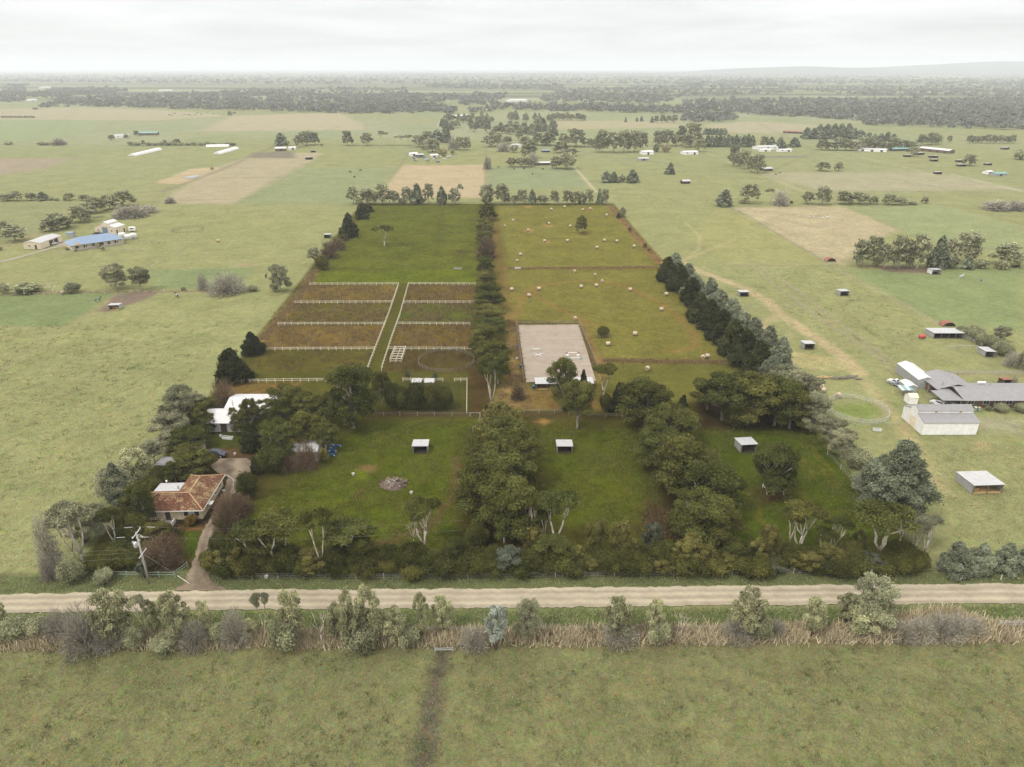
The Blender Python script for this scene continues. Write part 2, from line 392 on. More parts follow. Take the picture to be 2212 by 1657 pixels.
# open country: paler pasture, scattered paddock tones, darker tree country far off
setc(np.ones(GX.shape, np.float32), S(169, 169, 115), 0.85)
n1 = wob(GX, GY, 900, 21); n2 = wob(GX, GY * 1.0, 260, 22)
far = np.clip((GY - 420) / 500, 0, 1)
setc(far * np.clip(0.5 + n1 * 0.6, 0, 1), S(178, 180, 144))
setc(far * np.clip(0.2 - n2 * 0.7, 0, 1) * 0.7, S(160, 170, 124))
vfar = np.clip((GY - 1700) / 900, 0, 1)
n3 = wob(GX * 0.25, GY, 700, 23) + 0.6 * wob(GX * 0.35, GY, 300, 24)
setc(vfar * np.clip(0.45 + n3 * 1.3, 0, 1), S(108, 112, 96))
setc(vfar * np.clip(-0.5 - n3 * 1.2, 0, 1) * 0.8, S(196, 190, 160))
POLYS = [
 ('Z', [(-300, 1402), (2500, 1382), (2600, 1800), (-400, 1800)], (138, 141, 95), 1.0, 1.0),
 ('Z', [(-300, 1364), (2500, 1332), (2500, 1386), (-300, 1408)], (140, 131, 98), 1.0, 1.0),
 ('Z', [(-300, 1326), (2500, 1303), (2500, 1342), (-300, 1368)], (108, 124, 70), 0.8, 0.9),
 ('Z', [(-300, 1238), (2500, 1230), (2500, 1264), (-300, 1288)], (118, 128, 82), 0.8, 0.9),
 ('G', [(-300, 935), (930, 905), (1010, 925), (530, 1210), (-300, 1190)], (142, 158, 106), 2, 0.8),
 ('G', [(1300, 720), (2200, 700), (2050, 880), (1330, 880)], (148, 163, 112), 2, 0.8),
 ('G', [(0, 140), (680, 125), (420, 380), (0, 480)], (160, 166, 118), 2, 0.8),
 ('Z', [(340, 438), (505, 441), (645, 365), (700, 330), (560, 330), (470, 360)], (190, 183, 148), 3, 0.7),
 ('Z', [(505, 441), (770, 440), (860, 360), (645, 365)], (160, 170, 124), 3, 0.7),
 ('M', [(295, 815), (400, 688), (935, 688), (938, 900), (250, 900)], (202, 188, 150), 3, 0.7),
 ('M', [(945, 700), (1500, 705), (1620, 830), (945, 850)], (158, 170, 126), 3, 0.7),
 ('J', [(78, 190), (870, 178), (1110, 268), (1300, 350), (1010, 500), (900, 610), (770, 585)], (196, 187, 148), 3, 1.0),
 ('J', [(900, 175), (1620, 170), (2212, 330), (2212, 560), (1500, 420), (1320, 355)], (164, 175, 124), 3, 0.8),
 ('J', [(920, 640), (2212, 640), (2212, 1080), (1640, 1060)], (150, 166, 112), 3, 0.8),
 ('J', [(0, 190), (70, 190), (790, 600), (100, 610), (-200, 420)], (172, 174, 116), 3, 0.8),
 ('L', [(-200, 648), (480, 645), (330, 700), (-200, 790)], (178, 168, 142), 6, 0.8),
 ('L', [(-400, 400), (700, 398), (470, 500), (200, 540), (-400, 530)], (164, 178, 132), 6, 0.6),
 ('L', [(-200, 330), (500, 315), (1100, 335), (1500, 370), (1000, 400), (-200, 395)], (188, 184, 150), 8, 0.6),
 ('L', [(1500, 370), (2212, 350), (2400, 460), (1300, 470)], (192, 186, 152), 8, 0.6),
 ('L', [(560, 505), (1330, 500), (1000, 560), (400, 560)], (170, 178, 136), 6, 0.6),
 ('N', [(130, 430), (440, 405), (870, 430), (780, 480), (300, 480)], (188, 184, 150), 8, 0.6),
 ('N', [(500, 740), (1640, 735), (2212, 850), (900, 860)], (184, 182, 146), 6, 0.7),
 ('N', [(480, 630), (810, 628), (820, 642), (480, 643)], (150, 148, 128), 3, 0.8),
 ('M', [(1320, 400), (2180, 405), (2180, 445), (1400, 460)], (188, 184, 146), 8, 0.6),
 # the property
 ('Z', [(158, 1229), (780, 440), (1325, 440), (2017, 1229)], (92, 90, 42), 0.7, 1.0),
 ('Z', [(545, 1110), (770, 915), (1035, 902), (985, 1060), (1000, 1190), (505, 1190)], (86, 94, 31), 2, 1.5),
 ('Z', [(1140, 925), (1400, 925), (1440, 1130), (1150, 1140)], (86, 93, 31), 2, 1.5),
 ('Z', [(1480, 930), (1765, 930), (1965, 1190), (1560, 1190)], (80, 92, 28), 2, 1.4),
 ('H', [(1150, 205), (2050, 205), (2040, 870), (620, 870), (800, 620), (1050, 300)], (102, 107, 42), 2, 1.5),
 ('H', [(650, 790), (2040, 745), (2040, 872), (600, 880)], (104, 113, 36), 2, 1.4),
 ('H', [(600, 898), (1360, 896), (1312, 1045), (480, 1048)], (124, 106, 56), 1, 1.2),
 ('H', [(475, 1058), (1308, 1056), (1250, 1228), (330, 1232)], (104, 96, 47), 1, 1.2),
 ('H', [(328, 1242), (1245, 1238), (1165, 1442), (180, 1446)], (126, 105, 56), 1, 1.2),
 ('H', [(172, 1458), (1160, 1454), (1105, 1640), (60, 1640)], (100, 94, 44), 1, 1.2),
 ('H', [(1452, 896), (2030, 896), (2030, 1044), (1415, 1046)], (112, 95, 48), 1, 1.2),
 ('H', [(1410, 1056), (2030, 1054), (1990, 1224), (1358, 1228)], (94, 100, 42), 1, 1.2),
 ('H', [(1352, 1238), (1985, 1238), (2000, 1440), (1288, 1442)], (114, 96, 47), 1, 1.2),
 ('H', [(1280, 1454), (2060, 1454), (2150, 1640), (1225, 1640)], (92, 80, 43), 1, 1.2),
 ('E', [(640, 310), (1240, 300), (1100, 440), (700, 450), (520, 420)], (128, 106, 60), 1.2, 1.2),
 ('F', [(0, 985), (560, 985), (560, 1250), (0, 1250)], (84, 84, 44), 1, 1.1),
 ('F', [(580, 900), (780, 900), (800, 1240), (590, 1250)], (86, 70, 40), 1, 1.1),
 ('I', [(140, 205), (1130, 205), (1525, 740), (230, 752)], (126, 119, 60), 2, 1.15),
 ('I', [(225, 762), (1545, 758), (2185, 1545), (1060, 1535), (880, 1225), (225, 1185)], (125, 117, 60), 2, 1.15),
 ('I', [(1070, 1560), (2200, 1570), (2400, 1900), (1100, 1900)], (110, 105, 53), 2, 0.9),
 ('F', [(915, 425), (1000, 470), (1010, 600), (1060, 960), (1090, 1005), (1150, 1180), (1300, 1225), (1030, 1245), (815, 1180), (870, 1000), (955, 880), (925, 650)], (152, 128, 82), 1.3, 1.2),
 ('F', [(1545, 480), (1590, 480), (1740, 780), (1800, 870), (1720, 1000), (1670, 1000), (1690, 860)], (150, 124, 76), 1.2, 1.2),
 ('F', [(1090, 1050), (1690, 1040), (1740, 1240), (1050, 1240)], (136, 114, 68), 1.3, 1.2),
 ('F', [(-300, 1240), (1500, 1250), (2209, 1290), (2209, 1325), (1500, 1302), (-300, 1290)], (90, 78, 50), 1, 1.1),
 ('F', [(1150, 1330), (1230, 1310), (1290, 1340), (1240, 1362)], (176, 138, 84), .8, 1.0),
 ('E', [(-300, 1500), (300, 680), (880, 800), (920, 1100), (560, 1660), (300, 1660), (-420, 1660)], (70, 60, 38), 2, 1.2),
 ('E', [(400, 740), (700, 740), (830, 850), (450, 880), (380, 800)], (80, 86, 38), 1, 1.1),
 ('E', [(440, 880), (830, 870), (830, 960), (470, 960)], (112, 88, 62), 1, 1.1),
 ('A', [(1560, 640), (1760, 660), (1680, 900), (1560, 880)], (78, 92, 28), 1, 1.1),
 ('B', [(960, 370), (1060, 310), (1110, 330), (1000, 390)], (92, 72, 42), .8, 1.0),
 ('B', [(970, 150), (1080, 150), (1100, 225), (985, 225)], (112, 124, 30), .8, 1.0),
 ('B', [(1010, 100), (1170, 110), (1160, 160), (1020, 150)], (128, 104, 72), .8, 1.0),
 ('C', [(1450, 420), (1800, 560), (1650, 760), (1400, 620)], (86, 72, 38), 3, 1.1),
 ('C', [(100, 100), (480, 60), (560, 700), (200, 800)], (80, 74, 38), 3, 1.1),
 ('Z', [(1015, 935), (1140, 905), (1165, 1195), (1005, 1195)], (66, 58, 32), 3, 1.2),  # litter brown with contact shade painted in, under the middle tree row
 ('Z', [(1375, 895), (1480, 895), (1590, 1195), (1440, 1195)], (68, 60, 34), 3, 1.2),  # litter brown, darkened as painted contact shade below the right clump
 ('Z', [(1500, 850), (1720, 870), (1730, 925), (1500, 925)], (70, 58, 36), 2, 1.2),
 ('D', [(250, 250), (560, 260), (500, 350), (300, 360)], (88, 66, 42), 1.5, 1.0),
 # neighbours
 ('K', [(100, 300), (640, 380), (720, 420), (560, 440), (160, 400)], (190, 178, 126), 1.2, 1.0),
 ('K', [(1780, 880), (2209, 900), (2209, 1030), (1800, 990)], (176, 172, 138), 2, 1.0),
 ('K', [(1740, 1100), (1900, 1090), (1940, 1160), (1800, 1170)], (184, 168, 120), .8, 1.0),
 ('K', [(540, 780), (900, 760), (1000, 850), (860, 905), (620, 860)], (148, 160, 92), 1, 1.0),
 ('G', [(1000, 930), (1350, 890), (1390, 910), (1200, 990), (900, 1090), (850, 1060)], (150, 132, 116), 1.2, 1.0),
 ('J', [(1040, 605), (1520, 620), (1540, 665), (1270, 665)], (150, 132, 112), 1.5, 1.0),
 ('J', [(120, 1240), (900, 1290), (1000, 1380), (700, 1370), (330, 1300)], (190, 180, 130), 1, 1.0),
 ('G', [(480, 470), (800, 425), (920, 420), (900, 470), (640, 520), (480, 505)], (188, 178, 160), 1, 0.7),
 ('Q', [(600, 590), (715, 590), (600, 1343), (430, 1343), (530, 860)], (108, 102, 82), .7, 1.4),
 ('L', [(1015, 795), (1110, 765), (1230, 715), (1400, 700), (1430, 715), (1300, 770), (1180, 812), (1030, 812)], (206, 186, 150), 2, 0.8),
 ('M', [(1500, 700), (1520, 700), (1660, 864), (1640, 864)], (206, 194, 158), 1, 0.5),
 ('L', [(1630, 610), (1900, 600), (1920, 645), (1620, 645)], (150, 140, 122), 3, 0.8),
]
SHIFT = {0: (1.03, 1.0, 1.0), 1: (1.07, 1.06, 1.02), 2: (1.02, 1.02, 1.0)}; stage = 0
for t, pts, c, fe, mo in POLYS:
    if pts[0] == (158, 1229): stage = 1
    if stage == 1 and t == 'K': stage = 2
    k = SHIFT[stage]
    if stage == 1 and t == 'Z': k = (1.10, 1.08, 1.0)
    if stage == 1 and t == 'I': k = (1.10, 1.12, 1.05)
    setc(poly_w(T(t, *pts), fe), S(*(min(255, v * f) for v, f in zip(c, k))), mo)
FARL = [('L', [(0, 470), (700, 455), (1500, 440)]), ('L', [(500, 322), (200, 545)]), ('L', [(760, 400), (640, 470)]), ('M', [(0, 455), (620, 452)]), ('M', [(160, 420), (165, 560)]), ('M', [(870, 358), (862, 480)]), ('M', [(1330, 392), (2200, 402)]), ('M', [(1400, 480), (1335, 392)]),
 ('N', [(480, 412), (870, 602)]), ('N', [(1160, 452), (2212, 548)]), ('N', [(780, 612), (1500, 722)]), ('N', [(540, 742), (860, 602)]), ('N', [(1330, 602), (2212, 692)]), ('J', [(560, 62), (2212, 84)]), ('J', [(1250, -20), (2212, 152)]), ('G', [(1180, 130), (2209, 100)]), ('L', [(0, 640), (800, 600), (1340, 575)]), ('L', [(1780, 570), (1950, 500), (2212, 440)]), ('N', [(0, 700), (500, 745)]), ('M', [(1550, 620), (2212, 690)]), ('L', [(0, 345), (500, 316)]), ('M', [(0, 400), (630, 410)])]
LINES = [('L' if 0 else t_, p_, 2.2, (148, 142, 112), .6, 1.6) for t_, p_ in FARL] + [  # tile, points, width m, colour, strength, feather
 ('I', [(300, 1150), (350, 1030), (450, 925), (560, 885), (750, 862), (1050, 862), (1250, 902), (1500, 1020), (1700, 1150), (1850, 1320), (1850, 1420), (1720, 1462), (1600, 1460)], 2.8, (142, 120, 70), .7, 1.2),
 ('I', [(455, 930), (480, 990), (700, 1110), (850, 1180), (1000, 1245)], 2.0, (142, 118, 70), .7, 1.0),
 ('I', [(230, 752), (900, 748), (1530, 740)], 2.6, (160, 128, 74), .9, 1.2),
 ('I', [(1060, 1545), (1600, 1555), (2200, 1562)], 2.4, (140, 112, 64), .8, 1.2),
 ('I', [(1120, 215), (1300, 420), (1470, 610), (1560, 700)], 3.6, (162, 128, 82), .9, 1.5),
 ('I', [(130, 300), (150, 560), (170, 700), (215, 900), (240, 1170)], 3.0, (138, 114, 70), .55, 2.0),
 ('H', [(640, 770), (580, 900), (440, 1060), (330, 1210), (190, 1370)], 3.2, (164, 132, 82), .95, 1.2),
 ('H', [(1300, 500), (1700, 640), (1730, 400), (1740, 240)], 3.0, (84, 84, 40), .5, 2.0),
 ('H', [(760, 758), (1300, 755), (2040, 748)], 1.2, (84, 76, 40), .6, .8),
 ('H', [(1900, 600), (2060, 610)], 6, (84, 74, 44), .7, 2.0),
 ('B', [(1850, 30), (1880, 150), (1850, 350), (1750, 480), (1600, 640), (1300, 760), (1100, 790)], 1.5, (112, 88, 66), .75, .8),
 ('E', [(1950, 590), (2209, 600)], 2.0, (96, 76, 50), .8, .8),
 ('A', [(1550, 640), (1760, 655)], 0.5, (150, 100, 66), .9, .4),
 ('J', [(0, 710), (180, 775), (340, 870), (430, 960), (700, 1140), (880, 1260), (1010, 1397)], 4.2, (206, 186, 142), .95, 1.2),
 ('I', [(1740, 690), (1880, 770), (2209, 890)], 4.0, (206, 188, 144), .95, 1.2),
 ('I', [(1740, 690), (1880, 590), (1900, 480), (1770, 350)], 1.8, (200, 188, 138), .75, .9),
 ('I', [(1740, 690), (1950, 600), (2209, 500)], 1.8, (200, 188, 138), .75, .9),
 ('J', [(410, 980), (330, 1030), (300, 1100), (360, 1190), (470, 1250)], 3.4, (200, 184, 136), .8, 1.4),
 ('J', [(500, 1000), (530, 1080), (470, 1190)], 1.6, (186, 176, 130), .6, 1.0),
 ('J', [(210, 600), (350, 720), (580, 890), (800, 1050), (1100, 1250), (1250, 1380)], 1.6, (180, 168, 126), .8, .8),
 ('J', [(270, 605), (440, 710), (650, 870), (860, 1030), (1070, 1180), (1290, 1350)], 1.6, (180, 168, 126), .8, .8),
 ('J', [(790, 600), (1020, 735), (1300, 880), (1500, 990), (1640, 1070)], 1.6, (190, 176, 132), .8, .8),
 ('J', [(780, 590), (480, 420), (240, 270), (80, 190)], 1.2, (168, 158, 122), .8, .8),
 ('J', [(60, 612), (800, 612)], 1.0, (160, 152, 116), .7, .8),
 ('J', [(80, 925), (600, 915)], 1.0, (170, 160, 120), .7, .8),
 ('J', [(1620, 165), (1850, 225), (2212, 330)], 1.6, (170, 160, 124), .8, 1.0),
 ('J', [(420, -5), (560, 60), (800, 150), (880, 178)], 2, (196, 184, 146), .7, 1.0),
 ('J', [(1110, 268), (1330, 358)], 1.2, (160, 152, 118), .7, .8),
 ('J', [(1030, 1140), (1250, 1125), (1500, 1115)], 1.2, (180, 166, 128), .7, .8),
 ('K', [(1500, 1500), (1300, 1200), (1160, 960), (1010, 800), (720, 440)], 3.4, (202, 188, 136), .85, 1.4),
 ('K', [(1620, 1560), (1420, 1350), (1310, 1150)], 1.6, (182, 178, 124), .6, 1.0),
 ('K', [(1280, 1500), (1240, 1300), (1200, 1080)], 1.2, (176, 174, 122), .5, 1.0),
 ('K', [(1350, 520), (1700, 510), (2209, 520)], 3, (184, 170, 128), .6, 1.5),
 ('D', [(1440, 0), (1500, 90), (1680, 220), (1950, 490)], 1.4, (182, 176, 122), .6, 1.0),
 ('G', [(0, 1580), (270, 1390), (560, 1220), (830, 1070), (960, 940), (1030, 910)], 1.6, (176, 166, 124), .7, 1.0),
 ('G', [(1600, 1200), (2000, 1205)], .7, (130, 130, 96), .6, .6),
 ('G', [(0, 930), (500, 918), (950, 905), (1700, 905), (2209, 895)], 1.4, (176, 160, 126), .6, 1.0),
 ('G', [(0, 530), (200, 450), (380, 390)], 5, (190, 172, 136), .7, 2.0),
 ('G', [(1180, 120), (1330, 60), (1500, -10)], 2, (176, 160, 130), .7, 1.5),
 ('G', [(0, 1210), (300, 1215), (540, 1212)], 1.2, (180, 168, 126), .6, 1.0),
 ('G', [(1770, 572), (1860, 572)], 1.6, (206, 184, 146), .9, .8),
 ('G', [(2040, 672), (2209, 676)], 2.2, (186, 166, 134), .7, 1.0),
 ('G', [(480, 575), (590, 565)], 2.0, (180, 160, 140), .8, 1.0),
 ('H', [(0, 715), (130, 715)], 2.2, (186, 166, 134), .7, 1.0),
 ('L', [(1060, 860), (1300, 770), (1530, 680), (1620, 630), (1780, 570)], 5, (150, 142, 118), .7, 2),
 ('L', [(1660, 860), (1800, 770), (2000, 670)], 2, (168, 164, 130), .7, 1.5),
 ('L', [(1380, 770), (1880, 768)], 3, (148, 142, 116), .6, 2),
 ('L', [(1420, 708), (2200, 708)], 2, (164, 158, 128), .6, 2),
 ('L', [(0, 557), (800, 558), (2200, 560)], 3, (150, 144, 122), .7, 2),
 ('L', [(700, 555), (840, 520), (1250, 490), (1500, 440), (1640, 408)], 3, (166, 158, 132), .6, 2),
 ('L', [(1230, 530), (1340, 498), (2200, 495)], 3, (160, 158, 130), .6, 2),
 ('M', [(935, 570), (938, 864)], 1.6, (160, 150, 124), .7, 1.2),
 ('M', [(300, 800), (420, 640), (465, 575)], 1.6, (150, 148, 120), .7, 1.2),
 ('M', [(0, 563), (400, 563), (520, 575)], 3, (140, 138, 112), .7, 1.5),
 ('M', [(630, 440), (655, 400)], 8, (204, 192, 168), .7, 2),
 ('M', [(950, 712), (1500, 710)], 1.4, (140, 140, 110), .6, 1.0),
 ('N', [(140, 605), (300, 670), (340, 690)], 3, (196, 186, 148), .7, 1.5),
 ('N', [(510, 750), (640, 800), (800, 864)], 2.5, (196, 186, 150), .7, 1.5),
 ('N', [(1020, 600), (1250, 660), (1450, 705), (1620, 745)], 2.5, (200, 190, 152), .7, 1.5),
 ('N', [(790, 605), (900, 640), (1100, 680)], 1.6, (180, 172, 140), .6, 1.5),
 ('N', [(480, 735), (1640, 738)], 1.6, (166, 158, 126), .6, 1.5),
 ('N', [(1750, 750), (1850, 770), (2000, 815), (2212, 860)], 2.4, (214, 206, 178), .8, 1.2),
]
for t, pts, wd, c, k, fe in LINES:
    if t in 'IHBDEFA' and c[0] < 170: c = tuple(min(255, v * f) for v, f in zip(c, (1.14, 1.08, 1.08) if t == 'I' else (1.1, 1.08, 1.06)))
    setc(line_w(T(t, *pts), wd, fe) * k, S(*c))
for (x0, y0, x1, y1) in ((180, 390, 320, 540), (215, 300, 300, 420), (580, 20, 700, 160), (600, 120, 650, 185), (680, 60, 800, 160), (700, 10, 830, 150), (620, 300, 720, 460), (80, 130, 200, 300), (770, 130, 900, 300), (250, 420, 330, 520), (660, -60, 720, 30), (540, 0, 600, 90)):
    setc(line_w(T('D', (x0, y0), ((x0 + x1) / 2 + 4, (y0 + y1) / 2), (x1, y1)), 0.5, .5) * .7, S(132, 120, 52))
for x, y, rx, c in ((285, 343, 1.6, 0), (585, 378, 3, 0), (415, 428, 3.2, 0), (415, 218, 2.6, 0), (950, 240, 2.4, 0), (580, 525, 2, 0), (365, 638, 1.2, 0), (905, 455, 2.6, 1)):
    p = gp('I', x, y)
    w = np.clip((rx - np.hypot(GX - p.x, (GY - p.y) * 0.6)) / .8 + .5, 0, 1).astype(np.float32)
    setc(w * .9, S(176, 142, 86) if c == 0 else S(120, 92, 58))

relief = wob(GX, GY, 14, 5) * 0.05 + wob(GX, GY, 4, 6) * 0.02
nx, ny = len(xs), len(ys)
V = np.stack([GX, GY, np.where(GY < 1500, relief - 0.08, 0)], -1).reshape(-1, 3)
ii = (np.arange(ny - 1)[:, None] * nx + np.arange(nx - 1)[None, :]).ravel()
Q = np.stack([ii, ii + 1, ii + nx + 1, ii + nx], -1)
m, t = newmat('pasture'); g = G(t)
at = g.n('Attribute', attribute_name='gcol')
pos = g.n('NewGeometry').outputs['Position']
a1 = g.noise(pos, 0.07, 4, 0.6, 0.6); a2 = g.noise(pos, 0.42, 5, 0.62, 0.8)
a3 = g.noise(g.mapping(pos, (1, 0.8, 1)), 2.6, 4, 0.7)
k = g.math('ADD', g.math('MULTIPLY', g.math('SUBTRACT', a1, .5), .9), g.math('MULTIPLY', g.math('SUBTRACT', a2, .5), 1.15))
k = g.math('ADD', k, g.math('MULTIPLY', g.math('SUBTRACT', a3, .5), 1.1))
a4 = g.noise(pos, 5.5, 2, .6)
k = g.math('ADD', k, g.math('MULTIPLY', g.math('SUBTRACT', a4, .5), 1.3))
k = g.math('ADD', 1.0, g.math('MULTIPLY', k, g.math('MULTIPLY', at.outputs['Alpha'], 0.85)))
c = g.scale(at.outputs['Color'], g.math('MAXIMUM', k, 0.25))
b1 = g.noise(pos, 0.16, 4, 0.65, 1.0); b2 = g.noise(pos, 0.9, 4, 0.7)
dry = g.math('MULTIPLY', g.ramp(g.math('ADD', g.math('MULTIPLY', b1, .6), g.math('MULTIPLY', b2, .4)), 0.5, 0.68), at.outputs['Alpha'])
c = g.mix(g.math('MULTIPLY', dry, .38), c, g.mix(1.0, c, (1.45, 1.12, 1.02), 'MULTIPLY'))
ch = g.n('TexNoise'); g.set(ch.inputs['Vector'], pos); ch.inputs['Scale'].default_value = 1.1; ch.inputs['Detail'].default_value = 5; ch.inputs['Roughness'].default_value = .75
c = g.mix(g.math('MULTIPLY', at.outputs['Alpha'], .42), c, g.mix(1.0, c, g.scale(ch.outputs[1], 2.0), 'MULTIPLY'))
lush = g.math('MULTIPLY', g.ramp(g.noise(pos, 0.3, 3, .6, .5), 0.55, 0.72), at.outputs['Alpha'])
c = g.mix(g.math('MULTIPLY', lush, .6), c, g.mix(1.0, c, (.72, .95, .6), 'MULTIPLY'))
g.out(g.bsdf(c, 1.0, 0.0, 0.0, g.bump(g.math('ADD', a3, g.math('MULTIPLY', a2, 1.5)), .55, .22)))
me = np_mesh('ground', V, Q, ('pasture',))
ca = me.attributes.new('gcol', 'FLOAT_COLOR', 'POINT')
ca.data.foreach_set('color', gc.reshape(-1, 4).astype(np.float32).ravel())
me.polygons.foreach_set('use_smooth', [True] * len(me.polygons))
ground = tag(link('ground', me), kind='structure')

# ------------------------------------------------------------------ road, driveway, arena sand
def gravel(name, c, dark, ruts=0):
    m, t = newmat(name); g = G(t)
    p = g.n('NewGeometry').outputs['Position']
    f1 = g.noise(p, 0.25, 4, .6); f2 = g.noise(g.mapping(p, (.05, 2.4, 1)), 0.5, 4, .6); f3 = g.noise(p, 6, 3, .7)
    uv = g.n('UVMap').outputs[0]; sp = g.n('SeparateXYZ'); g.set(sp.inputs[0], uv)
    k = g.math('ADD', g.math('MULTIPLY', g.math('SUBTRACT', f2, .5), .5), g.math('MULTIPLY', g.math('SUBTRACT', f3, .5), .45))
    if ruts:
        w = g.math('SINE', g.math('MULTIPLY', g.math('ADD', sp.outputs[1], g.math('MULTIPLY', f1, .008)), 2 * math.pi * ruts))
        k = g.math('ADD', k, g.math('MULTIPLY', w, .15))
    k = g.math('ADD', k, g.math('MULTIPLY', g.math('SUBTRACT', g.noise(p, .9, 5, .7, .6), .5), .4))
    c2 = g.scale(g.mix(g.ramp(f1, .42, .68), c, dark), g.math('ADD', k, 1.0))
    g.out(g.bsdf(c2, .95, .1, 0, g.bump(f3, .4, .05)))
gravel('gravel_road', S(216, 201, 172), S(200, 184, 156), 3)
gravel('gravel_drive', S(172, 154, 130), S(136, 116, 96), 2)
gravel('pale_track', S(200, 188, 160), S(186, 174, 146), 1)
gravel('arena_sand', S(204, 188, 168), S(192, 173, 150))
def strip(name, L, Rr, mat, z, n=260, jag=.25, seed=1, kind='structure'):
    """a sheet between two edge lines with slightly ragged edges"""
    r = random.Random(seed)
    def along(P, f):
        d = [0]
        for a, b in zip(P[:-1], P[1:]): d.append(d[-1] + (b - a).length)
        s = f * d[-1]
        for i in range(len(P) - 1):
            if s <= d[i + 1] or i == len(P) - 2:
                return P[i].lerp(P[i + 1], (s - d[i]) / max(d[i + 1] - d[i], 1e-6))
    mb = MB(); prev = None; jl = jr = 0
    cols = 6
    rows = []
    for i in range(n + 1):
        a, b = along(L, i / n), along(Rr, i / n)
        e = (b - a).normalized()
        jl = jl * .6 + r.uniform(-jag, jag); jr = jr * .6 + r.uniform(-jag, jag)
        a = a + e * jl; b = b - e * jr
        rows.append([a.lerp(b, k / cols) for k in range(cols + 1)])
    idx = mb.add([(p.x, p.y, z) for row in rows for p in row])
    for i in range(n):
        for k in range(cols):
            q = idx + i * (cols + 1) + k
            mb.f.append((q, q + 1, q + cols + 2, q + cols + 1))
            mb.uv[len(mb.f) - 1] = [(i / n, k / cols), (i / n, (k + 1) / cols), ((i + 1) / n, (k + 1) / cols), ((i + 1) / n, k / cols)]
    o = link(name, mb.mesh(name, mat)); o['kind'] = kind
    return o
def ext(P, m0, m1):
    return [P[0] + (P[0] - P[1]).normalized() * m0] + P + [P[-1] + (P[-1] - P[-2]).normalized() * m1]
strip('road', ext(T('Z', (0, 1284), (518, 1274.5), (1036, 1272), (1555, 1266), (2212, 1261)), 120, 120),
      ext(T('Z', (0, 1325), (518, 1316.5), (1036, 1314), (1555, 1308.5), (2212, 1303)), 120, 120), 'gravel_road', 0.06, 900, .16, 3)
dl = T('A', (1490, 1185), (1580, 1120), (1640, 1010), (1690, 870), (1735, 700), (1835, 520), (1880, 400), (1945, 300), (1970, 210), (1840, 150), (1820, 100), (1900, 45))
dr = T('A', (1990, 1185), (1830, 1120), (1795, 1010), (1820, 870), (1850, 700), (1905, 520), (1975, 400), (2050, 300), (2100, 200), (2170, 150), (2190, 90), (2120, 40))
strip('driveway', dl, dr, 'gravel_drive', 0.035, 150, .22, 5)
strip('farm_track', T('G', (-40, 668), (150, 622), (430, 540), (600, 505)), T('G', (-40, 650), (150, 605), (430, 525), (600, 495)), 'pale_track', 0.05, 40, .1, 6)
strip('arena_surface', T('F', (1015, 505), (1545, 500)), T('F', (1088, 998), (1692, 990)), 'arena_sand', 0.07, 60, .12, 7)
m, t = newmat('still_water'); g = G(t)
g.out(g.bsdf((.10, .11, .10), .05, .8, 0, g.bump(g.noise(g.n('NewGeometry').outputs['Position'], 1.5, 3), .05, .05)))
strip('ditch_water', T('Q', (350, 446), (900, 440), (1560, 430), (2212, 430), (2700, 418)), T('Q', (350, 462), (900, 454), (1560, 444), (2212, 442), (2700, 430)), 'still_water', 0.04, 80, .2, 8)
strip('dam_water', T('L', (1175, 770), (1300, 752)), T('L', (1240, 776), (1275, 768)), 'still_water', 0.12, 20, .3, 9)
# low hills on the horizon at the right
hx = np.linspace(-2000, 20000, 160); hz = []
prof = [(-2000, 0), (2500, 0), (3300, 90), (4400, 135), (5200, 120), (6300, 165), (7300, 230), (9000, 260), (20000, 300)]
hz = np.interp(hx, [p[0] for p in prof], [p[1] for p in prof]) + wob(hx, hx * 0, 2500, 31) * 12 * (hx > 2500)
vv = []; rows_ = [(0, -60), (.5, -0), (.85, 1500), (1, 3000), (.6, 5000), (0, 8000)]
for f, dy in ((0, 0), (.35, 900), (.8, 1900), (1, 2600), (.7, 4000), (0, 6000)):
    vv.append(np.stack([hx, 9000 + dy + 0 * hx, np.maximum(hz * f * .72, 0) - (1 if f == 0 else 0)], -1))
V = np.concatenate(vv); n_ = len(hx)
ii = (np.arange(len(vv) - 1)[:, None] * n_ + np.arange(n_ - 1)[None, :]).ravel()
plain('hill_green', S(120, 126, 104), .95, 0, .3, .002)
tag(link('hills', np_mesh('hills', V, np.stack([ii, ii + 1, ii + n_ + 1, ii + n_], -1), ('hill_green',))), kind='structure')
# ------------------------------------------------------------------ trees and shrubs
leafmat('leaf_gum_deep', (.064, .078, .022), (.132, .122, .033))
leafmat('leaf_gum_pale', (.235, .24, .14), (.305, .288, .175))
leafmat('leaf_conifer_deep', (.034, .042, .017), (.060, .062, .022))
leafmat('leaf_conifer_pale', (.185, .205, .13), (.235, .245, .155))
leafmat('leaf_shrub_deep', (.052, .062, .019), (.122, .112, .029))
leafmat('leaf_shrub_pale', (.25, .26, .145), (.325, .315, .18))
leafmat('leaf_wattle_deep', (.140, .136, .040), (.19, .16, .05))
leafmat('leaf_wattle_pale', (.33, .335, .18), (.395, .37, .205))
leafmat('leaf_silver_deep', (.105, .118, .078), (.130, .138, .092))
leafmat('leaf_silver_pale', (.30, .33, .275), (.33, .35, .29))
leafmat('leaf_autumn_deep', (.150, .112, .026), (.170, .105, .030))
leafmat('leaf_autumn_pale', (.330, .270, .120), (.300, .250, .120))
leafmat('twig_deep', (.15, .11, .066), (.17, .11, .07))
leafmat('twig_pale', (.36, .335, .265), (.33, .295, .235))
barkmat('bark_white', (.56, .50, .42), (.37, .31, .24))
barkmat('bark_brown', (.16, .12, .085), (.09, .07, .05))
barkmat('bark_pale', (.44, .39, .32), (.26, .21, .17))

